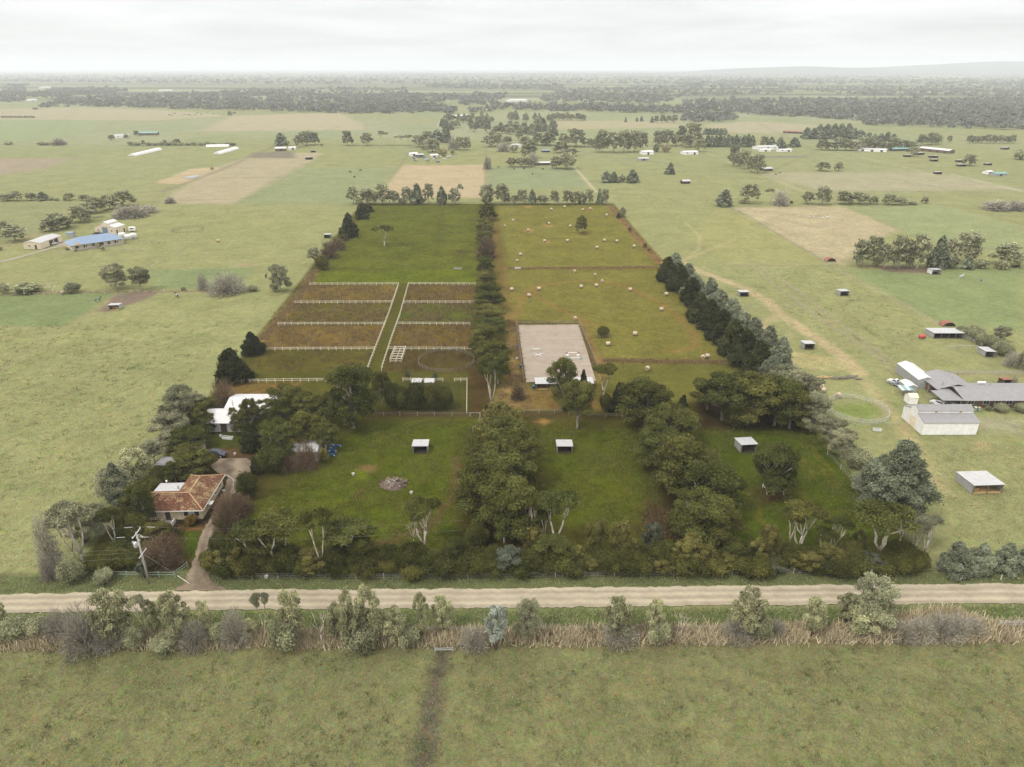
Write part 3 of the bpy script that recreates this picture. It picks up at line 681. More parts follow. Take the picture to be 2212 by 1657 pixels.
def leaf_cards(P, Nn, size, r, elong=1.0):
    n = len(P)
    a = np.cross(Nn, r.normal(size=(n, 3))); a /= np.linalg.norm(a, axis=1)[:, None] + 1e-9
    b = np.cross(Nn, a); b /= np.linalg.norm(b, axis=1)[:, None] + 1e-9
    s = size * r.uniform(.6, 1.35, n)[:, None]
    a = a * s * 0.5 * elong; b = b * s * 0.5
    # a pointed leaf-spray shape rather than a square card
    V = np.stack([P - a, P - b * .8 + a * .1, P + a, P + b * .8 + a * .1], 1)
    return V.reshape(-1, 3), np.arange(n * 4).reshape(-1, 4)
def crown_mesh(lobes, n, size, r, shell=.5, jitter=.85, up=.4, elong=1.2, spread=(.72, 1.28)):
    rr = np.array([np.prod(l[1]) ** (1 / 3) for l in lobes]); w = rr ** 2 / (rr ** 2).sum()
    Ps, Ns, Ts = [], [], []
    for (c, rad), wi in zip(lobes, w):
        k = max(4, int(n * wi))
        d = r.normal(size=(int(k * 1.5), 3)); d /= np.linalg.norm(d, axis=1)[:, None]
        keep = (d[:, 2] > -.35) | (r.uniform(size=len(d)) < .35)
        d = d[keep][:k]; k = len(d)
        f = 1 - shell * r.uniform(size=(k, 1)) ** 1.3
        f = np.where(r.uniform(size=(k, 1)) < .2, f * r.uniform(1.0, 1.5, (k, 1)), f)
        bumps = 1 + .16 * np.sin(d[:, :1] * 7 + c[0]) * np.cos(d[:, 1:2] * 6 + c[1])
        Ps.append(np.array(c) + d * np.array(rad) * f * bumps)
        nn = d / np.array(rad); nn /= np.linalg.norm(nn, axis=1)[:, None]
        nn = nn + r.normal(size=(k, 3)) * jitter + np.array([0, 0, up]); nn /= np.linalg.norm(nn, axis=1)[:, None]
        Ns.append(nn); Ts.append(r.uniform(.68, 1.3) * r.uniform(*spread, k))
    V, Q = leaf_cards(np.concatenate(Ps), np.concatenate(Ns), size, r, elong)
    return V, Q, np.concatenate(Ts)
def limb_np(paths, n=6):
    mb = MB()
    for p, rad in paths: mb.tube(p, rad, n)
    return mb
def bend(p, q, r, k=.08, seg=3):
    p, q = Vector(p), Vector(q); L = (q - p).length; o = [p]
    for i in range(1, seg):
        o.append(p.lerp(q, i / seg) + Vector((r.uniform(-k, k), r.uniform(-k, k), r.uniform(-k, k) * .5)) * L)
    return o + [q]
# nominal height, width of each kind; lod 0 near, 1 far
KIND = {'gum': (11, 9), 'umb': (9, 7.5), 'cyp': (9, 8), 'mac': (15, 17), 'shr': (4, 5), 'twg': (4, 5), 'wat': (6, 5.5), 'ded': (7, 6), 'blu': (6, 4.5), 'yel': (4, 5)}
LEAFM = {'gum': 'gum', 'umb': 'gum', 'cyp': 'conifer', 'mac': 'conifer', 'shr': 'shrub', 'wat': 'wattle', 'blu': 'silver', 'yel': 'autumn'}
def build_tree(kind, seed, lod):
    r = random.Random(seed * 77 + hash(kind) % 1 + sum(map(ord, kind))); nr = np.random.default_rng(seed * 31 + sum(map(ord, kind)))
    h, w = KIND[kind]; q = .085 if lod else 1.0; ls = 3.0 if lod else 1.0
    paths = []; lobes = []; R2 = w / 2
    if kind == 'gum':
        nl = 30; fork = h * r.uniform(.16, .3); zlo = .2 if (seed % 2 or lod) else .32
        paths.append((bend((0, 0, -.3), (r.uniform(-.3, .3), r.uniform(-.3, .3), fork), r, .03), [.34, .30, .27, .24]))
        top = Vector(paths[0][0][-1])
        for i in range(nl):
            a = i * 2.4 + r.uniform(-.4, .4); e = ((i + .5) / nl)
            z = h * (zlo + (.9 - zlo) * e ** .85) + r.uniform(-.5, .5); rr = R2 * .78 * math.sqrt(max(.05, 1 - ((e - .32) / .74) ** 2)) * r.uniform(.5, 1.12)
            c = (math.cos(a) * rr, math.sin(a) * rr, z); s = r.uniform(.55, 1.3) * w / 9
            lobes.append((c, (s * 1.25, s * 1.25, s * .85)))
            if i % 3 != 1: paths.append((bend(top, (c[0] * .95, c[1] * .95, c[2]), r, .07), [.19, .14, .1, .04]))
        V, Q, t = crown_mesh(lobes, int(16000 * q), .25 * ls, nr, elong=1.3)
        bark = 'bark_pale'
    elif kind == 'umb':
        forks = r.choice((2, 3, 3)); z0 = h * r.uniform(.05, .3)
        base = Vector((0, 0, -.3)); paths.append((bend(base, (r.uniform(-.2, .2), 0, z0), r, .03), [.34, .31, .28, .25]))
        top = Vector(paths[0][0][-1])
        for f in range(forks):
            a = f * 6.28 / forks + r.uniform(-.5, .5)
            m1 = top + Vector((math.cos(a) * R2 * .35, math.sin(a) * R2 * .35, h * .38))
            paths.append((bend(top, m1, r, .07), [.23, .2, .17, .15]))
            for k in range(3):
                b = a + r.uniform(-.9, .9); rr = R2 * r.uniform(.35, .95)
                c = Vector((math.cos(b) * rr, math.sin(b) * rr, h * (.94 - .16 * (rr / R2) ** 2) + r.uniform(-.2, .1)))
                paths.append((bend(m1, c, r, .06), [.14, .11, .08, .03]))
                s = r.uniform(.75, 1.2) * w / 7.5
                lobes.append((tuple(c), (s * 1.35, s * 1.35, s * .55)))
        for k in range(8):
            b = r.uniform(0, 6.28); rr = R2 * .8 * math.sqrt(r.uniform(0, 1)); s = r.uniform(.7, 1.05)
            lobes.append(((math.cos(b) * rr, math.sin(b) * rr, h * (.92 - .15 * (rr / R2) ** 2)), (s * 1.3, s * 1.3, s * .5)))
        V, Q, t = crown_mesh(lobes, int(7000 * q), .24 * ls, nr, elong=1.4)
        bark = 'bark_white'
    elif kind == 'cyp':
        paths.append(([(0, 0, -.3), (0, 0, h * .9)], [.35, .05]))
        for i in range(26):
            e = (i + .5) / 26; a = i * 2.4 + r.uniform(-.3, .3); rr = R2 * (1 - e) ** .75 * r.uniform(.45, .85)
            s = (1.5 - .8 * e) * r.uniform(.75, 1.15) * w / 8
            lobes.append(((math.cos(a) * rr, math.sin(a) * rr, h * (.06 + .84 * e)), (s, s, s * .95)))
        V, Q, t = crown_mesh(lobes, int(14000 * q), .28 * ls, nr, shell=.3, jitter=.8, up=.5, elong=1.9)
        bark = 'bark_brown'
    elif kind == 'mac':                       # wide old cypress with layered limbs
        paths.append(([(0, 0, -.3), (0, 0, h * .85)], [.6, .08]))
        for i in range(64):
            e = (i + .5) / 64; a = i * 2.4 + r.uniform(-.3, .3); rr = R2 * (1 - e) ** .6 * r.uniform(.3, .95)
            s = (1.7 - .7 * e) * r.uniform(.7, 1.2); z = h * (.1 + .8 * e)
            lobes.append(((math.cos(a) * rr, math.sin(a) * rr, z), (s * 1.3, s * 1.3, s * .6)))
            if i % 3 == 0: paths.append((bend((0, 0, z * .8), (math.cos(a) * rr, math.sin(a) * rr, z), r, .05), [.16, .12, .08, .03]))
        V, Q, t = crown_mesh(lobes, int(34000 * q), .27 * ls, nr, shell=.5, jitter=.8, up=.5, elong=1.9)
        bark = 'bark_pale'
    elif kind in ('shr', 'yel'):
        for i in range(11):
            a = i * 2.4; rr = R2 * math.sqrt((i + .2) / 11) * .72; s = r.uniform(.7, 1.15)
            z = h * (.62 - .34 * (rr / R2) ** 2 * r.uniform(.7, 1.3))
            lobes.append(((math.cos(a) * rr, math.sin(a) * rr, z), (s, s, min(s * .95, z + .1))))
            if i % 3 == 0: paths.append((bend((0, 0, -.2), (math.cos(a) * rr, math.sin(a) * rr, z), r, .06), [.09, .07, .05, .02]))
        lobes.append(((0, 0, h * .3), (R2 * .75, R2 * .75, h * .3)))
        V, Q, t = crown_mesh(lobes, int(9500 * q), .18 * ls, nr, elong=1.3)
        bark = 'bark_brown'
    elif kind in ('wat', 'blu'):
        for i in range(24):
            a = i * 2.4 + r.uniform(-.6, .6); e = (i + .5) / 24
            rr = R2 * .78 * math.sin(math.pi * (.12 + .74 * e)) * r.uniform(.5, 1.0); z = h * (.22 + .68 * e)
            s = r.uniform(.4, .8) * w / 5.5
            lobes.append(((math.cos(a) * rr, math.sin(a) * rr, z), (s * 1.15, s * 1.15, s * .85)))
            if i % 3 == 0: paths.append((bend((0, 0, -.2), (math.cos(a) * rr, math.sin(a) * rr, z), r, .06), [.11, .08, .05, .02]))
        V, Q, t = crown_mesh(lobes, int(9500 * q), .175 * ls, nr, shell=.8, elong=1.5)
        bark = 'bark_brown'
    elif kind == 'twg':
        n = int(2300 * (.3 if lod else 1)); k = nr.uniform(size=n) ** .5
        d = nr.normal(size=(n, 3)); d[:, 2] = np.abs(d[:, 2]) * 1.1; d /= np.linalg.norm(d, axis=1)[:, None]
        P = d * np.array([R2, R2, h]) * k[:, None] * (1 + .12 * np.sin(d[:, :1] * 8))
        dirn = d + nr.normal(size=(n, 3)) * .35; dirn /= np.linalg.norm(dirn, axis=1)[:, None]
        L = nr.uniform(.35, .9, n)[:, None] * (1.5 if lod else 1); sd = np.cross(dirn, nr.normal(size=(n, 3)))
        sd = sd / np.linalg.norm(sd, axis=1)[:, None] * (.12 if lod else .035)
        V = np.stack([P - sd, P + sd, P + dirn * L + sd * .3, P + dirn * L - sd * .3], 1).reshape(-1, 3)
        Q = np.arange(n * 4).reshape(-1, 4); t = nr.uniform(.6, 1.35, n)
        for i in range(7):
            a = i * .9; paths.append((bend((0, 0, -.2), (math.cos(a) * R2 * .6, math.sin(a) * R2 * .6, h * .75), r, .06), [.08, .06, .04, .015]))
        bark = 'bark_brown'
    else:                                     # a dead tree: bare forked limbs
        top = Vector((.1, 0, h * .3)); paths.append((bend((0, 0, -.3), top, r, .03), [.2, .18, .16, .14]))
        for i in range(6):
            a = i * 1.05 + r.uniform(-.3, .3); e = Vector((math.cos(a) * R2 * r.uniform(.5, 1), math.sin(a) * R2 * .8, h * r.uniform(.6, 1)))
            pb = bend(top, e, r, .08); paths.append((pb, [.11, .08, .05, .015]))
            for k in range(3):
                paths.append((bend(pb[2], Vector(pb[2]) + Vector((r.uniform(-1, 1), r.uniform(-1, 1), r.uniform(.3, 1.5))), r, .08), [.05, .035, .02, .008]))
        V = None; bark = 'bark_white'
    return paths, bark, (None if V is None else (V, Q, t))
TREE = {}
def tree_meshes(kind, var, tone, far):
    key = (kind, var, tone, far)
    if key in TREE: return TREE[key]
    base = ('raw', kind, var, far)
    if base not in TREE: TREE[base] = build_tree(kind, var, far)
    paths, bark, cr = TREE[base]
    lm = ('twig_' if kind == 'twg' else 'leaf_%s_' % LEAFM.get(kind, 'gum')) + tone
    tm = cm = None
    if far:
        mb = limb_np(paths[:4 if kind != 'ded' else 12], 4)
        tv = np.array(mb.v, np.float32); tq = np.array([f if len(f) == 4 else f[:4] for f in mb.f], np.int32)
        if cr is None:
            tm = np_mesh(kind, tv, tq, (bark,), None, np.ones(len(tq)))
        else:
            V, Q, t = cr
            tm = np_mesh(kind, np.concatenate([V, tv]), np.concatenate([Q, tq + len(V)]), (lm, bark),
                         np.concatenate([np.zeros(len(Q)), np.ones(len(tq))]), np.concatenate([t, np.ones(len(tq))]))
    else:
        tm = limb_np(paths).mesh('trunk', bark, True)
        if cr is not None: cm = np_mesh('crown', cr[0], cr[1], (lm,), None, cr[2])
    TREE[key] = (tm, cm)
    return TREE[key]
NAMES = {'gum': ('gum_tree', 'rounded leafy gum tree', 'tree'), 'umb': ('gum_tree', 'slender pale-trunked gum', 'tree'),
         'cyp': ('cypress_tree', 'dense dark conical cypress', 'tree'), 'mac': ('cypress_tree', 'huge old cypress', 'tree'), 'shr': ('shrub', 'dense green shrub', 'shrub'),
         'twg': ('leafless_shrub', 'brown twiggy leafless shrub', 'shrub'), 'wat': ('wattle_tree', 'loose light green wattle', 'tree'),
         'ded': ('dead_tree', 'dead tree with bare branches', 'tree'), 'blu': ('silver_wattle', 'silvery blue-green wattle', 'tree'),
         'yel': ('autumn_shrub', 'yellow autumn shrub', 'shrub')}
n_tree = 0
def plant(tile, entries, tone, where, single=False):
    """entries: base x, base y, top y, width in photo pixels, kind"""
    global n_tree
    for e in entries:
        x, yb, yt, w, kind = e[:5]
        b = gp(tile, x, yb); h = max(.8, hgt(tile, x, yt, b)); wm = w * mpp(tile, b)
        put_tree(b, h, wm, kind, tone, e[5] if len(e) > 5 else where)
def put_tree(b, h, wm, kind, tone, where):
    global n_tree
    n_tree += 1
    far = math.hypot(b.x, b.y) > 330
    tm, cm = tree_meshes(kind, n_tree % (3 if far else 4), tone, far)
    H0, W0 = KIND[kind]
    name, adj, cat = NAMES[kind]
    size = 'tall ' if h > 1.35 * H0 else ('small ' if h < .62 * H0 else '')
    label = '%s%s %s' % (size, adj, where); group = '%s%s %s' % (size, name.replace('_', ' '), where)
    sc = (wm / W0 * random.uniform(.94, 1.06), wm / W0 * random.uniform(.94, 1.06), h / H0)
    rz = random.uniform(0, 6.28)
    if far or cm is None:
        o = link(name, tm, None, (b.x, b.y, b.z - .05), rz, sc)
    else:
        o = link(name, None, None, (b.x, b.y, b.z - .05), rz, sc)
        link('trunk', tm, o); link('crown', cm, o)
    tag(o, label, cat, group)
    return o
# --- inside the property
W = 'in the belt along the front fence'
plant('B', [(340, 970, 562, 480, 'umb'), (120, 980, 600, 300, 'umb'), (715, 1010, 478, 260, 'umb'), (1000, 930, 585, 430, 'umb'), (1585, 840, 393, 300, 'umb'), (1500, 800, 580, 140, 'ded')], 'deep', W)
plant('C', [(215, 770, 300, 300, 'gum'), (395, 812, 540, 90, 'umb'), (446, 826, 358, 120, 'umb'), (552, 797, 470, 130, 'umb'), (650, 815, 328, 330, 'umb'), (1000, 870, 555, 260, 'wat'), (1200, 890, 588, 220, 'wat'), (1470, 840, 588, 200, 'blu'), (1780, 930, 690, 230, 'wat'), (1620, 940, 760, 130, 'umb')], 'deep', W)
plant('D', [(555, 740, 362, 260, 'umb'), (497, 725, 385, 170, 'umb'), (330, 800, 500, 200, 'wat'), (820, 715, 468, 180, 'umb'), (745, 745, 560, 170, 'umb'), (1120, 815, 385, 400, 'umb'), (1000, 720, 560, 120, 'wat')], 'deep', W)
xa, xb = 462, 1985
i = 0; x = xa
while x < xb:
    for row in range(2):
        b = gp('Z', x + random.uniform(-7, 7), 1238 - row * 13 + random.uniform(-4, 3) - (x - xa) * .003)
        put_tree(b, random.uniform(2.6, 4.6) * (1 if row == 0 else 1.3), random.uniform(4.0, 6.8), random.choice(('shr', 'shr', 'shr', 'wat', 'shr', 'blu' if random.random() < .3 else 'shr')), 'deep', ('low in the belt by the driveway end' if x < 700 else 'in the belt below the burnt pile paddock' if x < 1010 else 'in the belt under the middle row' if x < 1190 else 'in the belt below the middle front paddock' if x < 1450 else 'in the belt under the right clump' if x < 1640 else 'in the belt below the right front paddock') + (', roadside row' if row == 0 else ', paddock-side row'))
    x += random.uniform(26, 38)
plant('Z', [(1082, 958, 872, 115, 'wat'), (1095, 1012, 905, 130, 'gum'), (1052, 1032, 945, 110, 'gum'), (1122, 1045, 938, 105, 'gum'), (1078, 1090, 978, 150, 'gum'), (1046, 1118, 1000, 130, 'gum'), (1092, 1158, 1030, 130, 'gum'), (1120, 1165, 1048, 105, 'gum'), (1030, 1175, 1125, 60, 'shr'), (1150, 1185, 1130, 60, 'wat')], 'deep', 'in the row between the front paddocks')
plant('Z', [(1395, 918, 822, 125, 'gum'), (1342, 888, 825, 60, 'cyp'), (1448, 965, 872, 115, 'gum'), (1418, 1005, 920, 100, 'gum'), (1480, 1065, 950, 140, 'gum'), (1530, 1112, 1000, 150, 'gum'), (1445, 1060, 990, 90, 'gum'), (1500, 1170, 1058, 120, 'gum'), (1545, 1178, 1080, 110, 'gum'), (1470, 1150, 1100, 80, 'shr')], 'deep', 'in the clump between the middle and right paddocks')
plant('Z', [(1560, 908, 798, 130, 'gum'), (1622, 912, 803, 120, 'gum'), (1672, 918, 815, 110, 'gum'), (1705, 925, 838, 90, 'gum'), (1528, 885, 828, 70, 'gum'), (1474, 886, 850, 26, 'cyp'), (1640, 880, 812, 90, 'gum'), (1590, 920, 860, 80, 'shr'), (1700, 905, 850, 90, 'cyp')], 'deep', 'in the grove behind the right front paddock')
plant('Z', [(1671, 1068, 958, 102, 'gum')], 'deep', 'alone in the right front paddock above a white rail')
plant('F', [(1525, 1395, 972, 330, 'gum'), (1405, 1190, 785, 270, 'gum'), (1575, 1160, 875, 120, 'cyp'), (1755, 1120, 838, 210, 'umb'), (1770, 1245, 1060, 110, 'shr'), (1880, 1235, 985, 150, 'cyp'), (1450, 1250, 1090, 120, 'cyp')], 'deep', 'beside the long shelter at the arena end')
plant('F', [(900, 1400, 1185, 270, 'yel', 'at the gap beside the dirt path'), (1020, 1140, 1030, 130, 'twg', 'on the dry ground near the long shelter'), (752, 1235, 1185, 50, 'shr', 'at the lane corner'), (2050, 1290, 975, 270, 'gum', 'between the grove and the arena shelter')], 'deep', '')
W = 'in the tall row dividing the property'
plant('H', [(2130, 335, 200, 180, 'gum'), (2110, 435, 325, 190, 'gum'), (2110, 545, 425, 180, 'gum'), (2130, 660, 495, 150, 'twg'), (2125, 810, 635, 160, 'gum'), (2130, 920, 770, 190, 'gum')], 'deep', W)
plant('F', [(765, 300, 140, 240, 'gum'), (770, 380, 200, 280, 'gum'), (758, 510, 325, 310, 'gum'), (785, 635, 440, 300, 'gum'), (735, 765, 500, 270, 'gum'), (800, 905, 615, 300, 'gum'), (842, 1010, 700, 240, 'gum'), (785, 1200, 800, 200, 'umb'), (690, 800, 670, 130, 'gum')], 'deep', W)
plant('H', [(1110, 262, 198, 110, 'cyp'), (1055, 320, 188, 140, 'cyp'), (950, 480, 265, 180, 'cyp'), (900, 510, 440, 90, 'shr'), (840, 590, 495, 130, 'twg'), (780, 660, 535, 130, 'twg'), (715, 760, 620, 140, 'shr'), (1250, 560, 372, 175, 'umb', 'alone in the back green paddock')], 'deep', 'along the side boundary of the back paddock')
plant('I', [(880, 445, 288, 120, 'gum', 'alone among the back hay bales'), (1060, 1335, 1238, 118, 'shr', 'inside a small rail guard beside the arena'), (1195, 318, 268, 42, 'cyp'), (1292, 432, 388, 28, 'shr'), (1422, 575, 526, 34, 'shr'), (1458, 605, 575, 26, 'shr')], 'deep', 'on the boundary strip beside the hay paddock')
plant('Z', [(547, 765, 714, 55, 'cyp'), (505, 824, 748, 92, 'cyp')], 'deep', 'at the boundary end of the white paddock fences')
plant('E', [(565, 515, 300, 210, 'twg', 'behind the white-roofed house'), (420, 590, 430, 170, 'gum'), (455, 705, 565, 120, 'wat'), (375, 710, 480, 180, 'gum'), (795, 705, 425, 170, 'gum'), (650, 690, 520, 110, 'wat'), (800, 890, 632, 240, 'cyp'), (705, 745, 565, 170, 'gum'), (890, 570, 440, 190, 'gum'), (430, 745, 600, 130, 'gum'), (1100, 635, 325, 310, 'gum'), (1250, 650, 395, 270, 'gum'), (1450, 655, 395, 270, 'gum'), (985, 665, 480, 210, 'gum'), (1290, 870, 555, 280, 'gum'), (1040, 970, 645, 340, 'gum'), (1430, 905, 612, 260, 'gum')], 'deep', 'crowding the white-roofed house')
plant('E', [(1670, 700, 148, 480, 'gum', 'standing highest at the corner of the left paddock')], 'deep', '')
plant('E', [(1270, 1050, 830, 200, 'twg'), (1000, 1070, 815, 270, 'shr'), (835, 1090, 935, 115, 'cyp'), (1420, 990, 870, 110, 'wat'), (1120, 1060, 930, 160, 'twg')], 'deep', 'around the old corrugated shed')
plant('E', [(775, 1300, 1045, 200, 'shr', 'clipped beside the driveway turning circle'), (620, 1500, 1270, 230, 'twg'), (700, 1420, 1285, 200, 'twg'), (550, 1570, 1440, 150, 'shr')], 'deep', 'on the paddock side of the driveway')
plant('F', [(20, 1215, 985, 170, 'shr'), (150, 1225, 970, 210, 'shr'), (285, 1225, 975, 210, 'shr'), (390, 1230, 995, 160, 'shr'), (-60, 1210, 960, 170, 'shr'), (-150, 1180, 880, 180, 'gum')], 'deep', 'in the dark hedge by the lower white fence')
plant('F', [(70, 975, 885, 60, 'blu'), (305, 985, 912, 60, 'blu')], 'deep', 'against the lower white fence')
plant('E', [(290, 1110, 875, 410, 'gum'), (250, 890, 695, 350, 'gum'), (20, 1190, 1000, 170, 'shr'), (140, 1180, 990, 180, 'gum')], 'deep', 'behind the red-tiled house')
plant('A', [(1330, 335, 180, 190, 'shr'), (1240, 570, 235, 240, 'gum'), (1275, 640, 300, 190, 'gum'), (1200, 700, 480, 200, 'shr'), (1430, 700, 590, 130, 'shr'), (1090, 760, 600, 200, 'shr'), (1270, 880, 760, 200, 'shr'), (1100, 640, 435, 230, 'shr'), (1000, 800, 480, 190, 'umb'), (1050, 890, 745, 260, 'shr'), (990, 990, 815, 300, 'shr'), (850, 1010, 870, 220, 'shr'), (1150, 975, 850, 210, 'shr'), (1380, 970, 745, 270, 'twg'), (1470, 900, 700, 200, 'twg'), (1370, 750, 600, 300, 'wat'), (1180, 760, 600, 200, 'shr'), (930, 900, 760, 200, 'shr'), (1300, 1000, 880, 180, 'shr'), (1500, 985, 860, 160, 'twg')], 'deep', 'in the thicket in front of the red-tiled house')
plant('A', [(1655, 615, 518, 105, 'yel', 'under the front windows of the red-tiled house'), (1240, 1065, 925, 125, 'blu', 'behind the power pole')], 'deep', '')
plant('A', [(1970, 650, 370, 220, 'twg'), (1900, 890, 640, 170, 'shr'), (2050, 970, 680, 260, 'shr'), (2140, 1010, 830, 250, 'shr'), (2060, 560, 400, 120, 'twg')], 'deep', 'on the paddock side of the driveway')
W = 'in the dark boundary hedge of the hay paddock'
plant('Z', [(1440, 608, 551, 56, 'cyp'), (1466, 630, 568, 56, 'cyp'), (1492, 656, 596, 62, 'cyp'), (1508, 690, 628, 62, 'cyp'), (1532, 712, 642, 66, 'cyp'), (1556, 738, 664, 70, 'cyp'), (1580, 764, 684, 74, 'cyp'), (1606, 790, 706, 78, 'cyp'), (1634, 818, 730, 80, 'cyp')], 'deep', W)
hr = random.Random(5)
plant('Z', [(1454 + 24.4 * k + hr.uniform(-6, 6), 596 + 25.5 * k + hr.uniform(-5, 3), 540 + 21 * k + hr.uniform(-9, 6), 56 + 3.2 * k, 'cyp') for k in range(10)], 'pale', 'in the outer line of the boundary hedge')
plant('Z', [(560 + 205 * k + hr.uniform(-20, 20), 1222 + hr.uniform(-8, 6), 1166 + hr.uniform(-12, 12), 56 + hr.uniform(-12, 18), hr.choice(('gum', 'wat', 'umb'))) for k in range(7)], 'deep', 'rising from the belt along the front fence')
# --- around the property
W = 'along the neighbour side of the boundary'
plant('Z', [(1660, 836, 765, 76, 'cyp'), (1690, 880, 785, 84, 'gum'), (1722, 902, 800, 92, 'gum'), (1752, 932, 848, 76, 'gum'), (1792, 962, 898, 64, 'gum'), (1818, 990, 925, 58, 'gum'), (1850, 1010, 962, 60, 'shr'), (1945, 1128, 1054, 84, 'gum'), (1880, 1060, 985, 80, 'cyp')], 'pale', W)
plant('Z', [(1922, 1118, 942, 175, 'mac', 'with wide spreading limbs near the open hay shed')], 'pale', '')
plant('D', [(1480, 735, 462, 180, 'umb'), (1400, 735, 520, 110, 'umb'), (1290, 700, 390, 130, 'umb')], 'pale', 'just beyond the front corner of the property')
plant('Z', [(2058, 1234, 1168, 72, 'cyp'), (2112, 1232, 1172, 72, 'cyp'), (2166, 1230, 1170, 74, 'cyp'), (2218, 1228, 1166, 74, 'cyp')], 'pale', 'in the clipped hedge beside the road')
W = 'on the outer side of the front corner'
plant('A', [(640, 890, 515, 210, 'umb'), (705, 910, 435, 320, 'umb'), (560, 570, 395, 170, 'shr'), (470, 1010, 560, 180, 'twg'), (620, 1110, 900, 220, 'shr'), (900, 1115, 985, 190, 'shr'), (1040, 440, 65, 260, 'cyp'), (1150, 430, 215, 120, 'wat'), (840, 720, 440, 270, 'gum'), (440, 1080, 900, 150, 'twg')], 'pale', W)
plant('E', [(200, 720, 345, 300, 'gum'), (90, 900, 715, 220, 'gum'), (310, 560, 400, 120, 'gum'), (-40, 1010, 800, 200, 'gum')], 'pale', 'along the outer side boundary')
plant('Z', [(412, 905, 843, 72, 'gum'), (372, 950, 885, 84, 'gum'), (296, 1036, 965, 84, 'wat'), (258, 1082, 1010, 86, 'gum'), (185, 1170, 1105, 82, 'wat')], 'pale', 'along the outer side boundary')
plant('H', [(650, 720, 560, 130, 'gum'), (730, 560, 510, 60, 'shr')], 'pale', 'along the outer side boundary')
W = 'on the strip between road and long grass'
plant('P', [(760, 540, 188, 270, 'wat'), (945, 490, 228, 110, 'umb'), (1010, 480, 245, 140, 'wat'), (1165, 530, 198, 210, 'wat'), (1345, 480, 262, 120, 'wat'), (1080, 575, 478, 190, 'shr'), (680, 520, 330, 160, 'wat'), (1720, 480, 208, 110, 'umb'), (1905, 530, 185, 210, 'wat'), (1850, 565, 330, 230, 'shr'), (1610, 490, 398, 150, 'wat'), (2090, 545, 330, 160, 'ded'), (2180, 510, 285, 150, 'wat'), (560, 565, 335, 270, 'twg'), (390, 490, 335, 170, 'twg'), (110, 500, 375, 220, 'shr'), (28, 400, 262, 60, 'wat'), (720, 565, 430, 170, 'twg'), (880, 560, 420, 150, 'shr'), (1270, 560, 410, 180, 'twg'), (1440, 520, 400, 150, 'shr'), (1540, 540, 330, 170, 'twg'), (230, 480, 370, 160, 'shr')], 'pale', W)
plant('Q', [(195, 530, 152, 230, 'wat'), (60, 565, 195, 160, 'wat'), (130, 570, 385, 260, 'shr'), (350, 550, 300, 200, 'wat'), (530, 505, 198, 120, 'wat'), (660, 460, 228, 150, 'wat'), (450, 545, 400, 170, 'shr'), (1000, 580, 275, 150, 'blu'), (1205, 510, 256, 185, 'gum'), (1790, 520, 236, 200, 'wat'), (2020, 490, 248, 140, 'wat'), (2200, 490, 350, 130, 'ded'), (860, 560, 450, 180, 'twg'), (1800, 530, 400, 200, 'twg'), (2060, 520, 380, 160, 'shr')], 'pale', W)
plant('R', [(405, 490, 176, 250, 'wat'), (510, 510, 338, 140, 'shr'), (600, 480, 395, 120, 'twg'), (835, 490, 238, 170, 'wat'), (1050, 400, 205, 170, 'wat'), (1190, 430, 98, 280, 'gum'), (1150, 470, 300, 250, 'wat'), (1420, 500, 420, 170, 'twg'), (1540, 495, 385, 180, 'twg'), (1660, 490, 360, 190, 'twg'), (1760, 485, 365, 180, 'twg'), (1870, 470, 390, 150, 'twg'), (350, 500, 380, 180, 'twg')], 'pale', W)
plant('G', [(1010, 888, 652, 215, 'gum'), (1220, 898, 688, 195, 'gum'), (40, 925, 815, 110, 'shr'), (240, 915, 825, 250, 'shr'), (460, 908, 818, 165, 'ded'), (630, 915, 812, 155, 'shr'), (1760, 895, 755, 100, 'twg'), (1965, 915, 755, 300, 'twg'), (2180, 900, 842, 90, 'shr'), (1585, 900, 860, 50, 'shr')], 'pale', 'along the cross fence of the left fields')
plant('H', [(350, 948, 718, 180, 'gum'), (300, 950, 860, 80, 'shr'), (120, 945, 888, 80, 'shr')], 'pale', 'along the cross fence of the left fields')
plant('G', [(440, 385, 280, 150, 'gum'), (510, 370, 215, 190, 'gum'), (580, 350, 260, 130, 'gum'), (700, 305, 165, 200, 'gum'), (770, 270, 130, 130, 'gum'), (835, 225, 78, 175, 'gum'), (950, 195, 68, 165, 'gum'), (1070, 165, 22, 185, 'gum'), (1150, 132, 88, 62, 'shr'), (1060, 270, 180, 160, 'twg'), (1170, 262, 165, 190, 'twg'), (1290, 222, 162, 130, 'twg'), (30, 430, 295, 130, 'gum'), (130, 470, 315, 210, 'gum'), (5, 550, 500, 50, 'shr')], 'pale', 'in the windbreak behind the blue-roofed house')
plant('G', [(60, 122, 58, 120, 'gum'), (150, 122, 28, 105, 'gum'), (270, 118, 48, 105, 'gum'), (370, 118, 38, 115, 'cyp'), (440, 117, 88, 62, 'shr'), (490, 119, 94, 52, 'shr'), (560, 117, 90, 40, 'shr'), (600, 117, 48, 95, 'gum'), (720, 117, 68, 95, 'gum'), (1470, 142, 92, 85, 'twg')], 'pale', 'in the far left fence row')
W = 'in the row beyond the back boundary'
plant('H', [(980, 196, 28, 115, 'gum'), (1100, 196, 58, 165, 'gum'), (1230, 196, 18, 150, 'gum'), (1325, 196, 68, 125, 'gum'), (1440, 196, 38, 115, 'gum'), (1532, 196, 5, 115, 'cyp'), (1632, 196, -4, 100, 'gum'), (1745, 196, 35, 110, 'cyp'), (1850, 196, 55, 115, 'gum'), (1905, 196, 18, 50, 'umb'), (1400, 196, 140, 80, 'shr'), (1030, 200, 165, 80, 'wat')], 'pale', W)
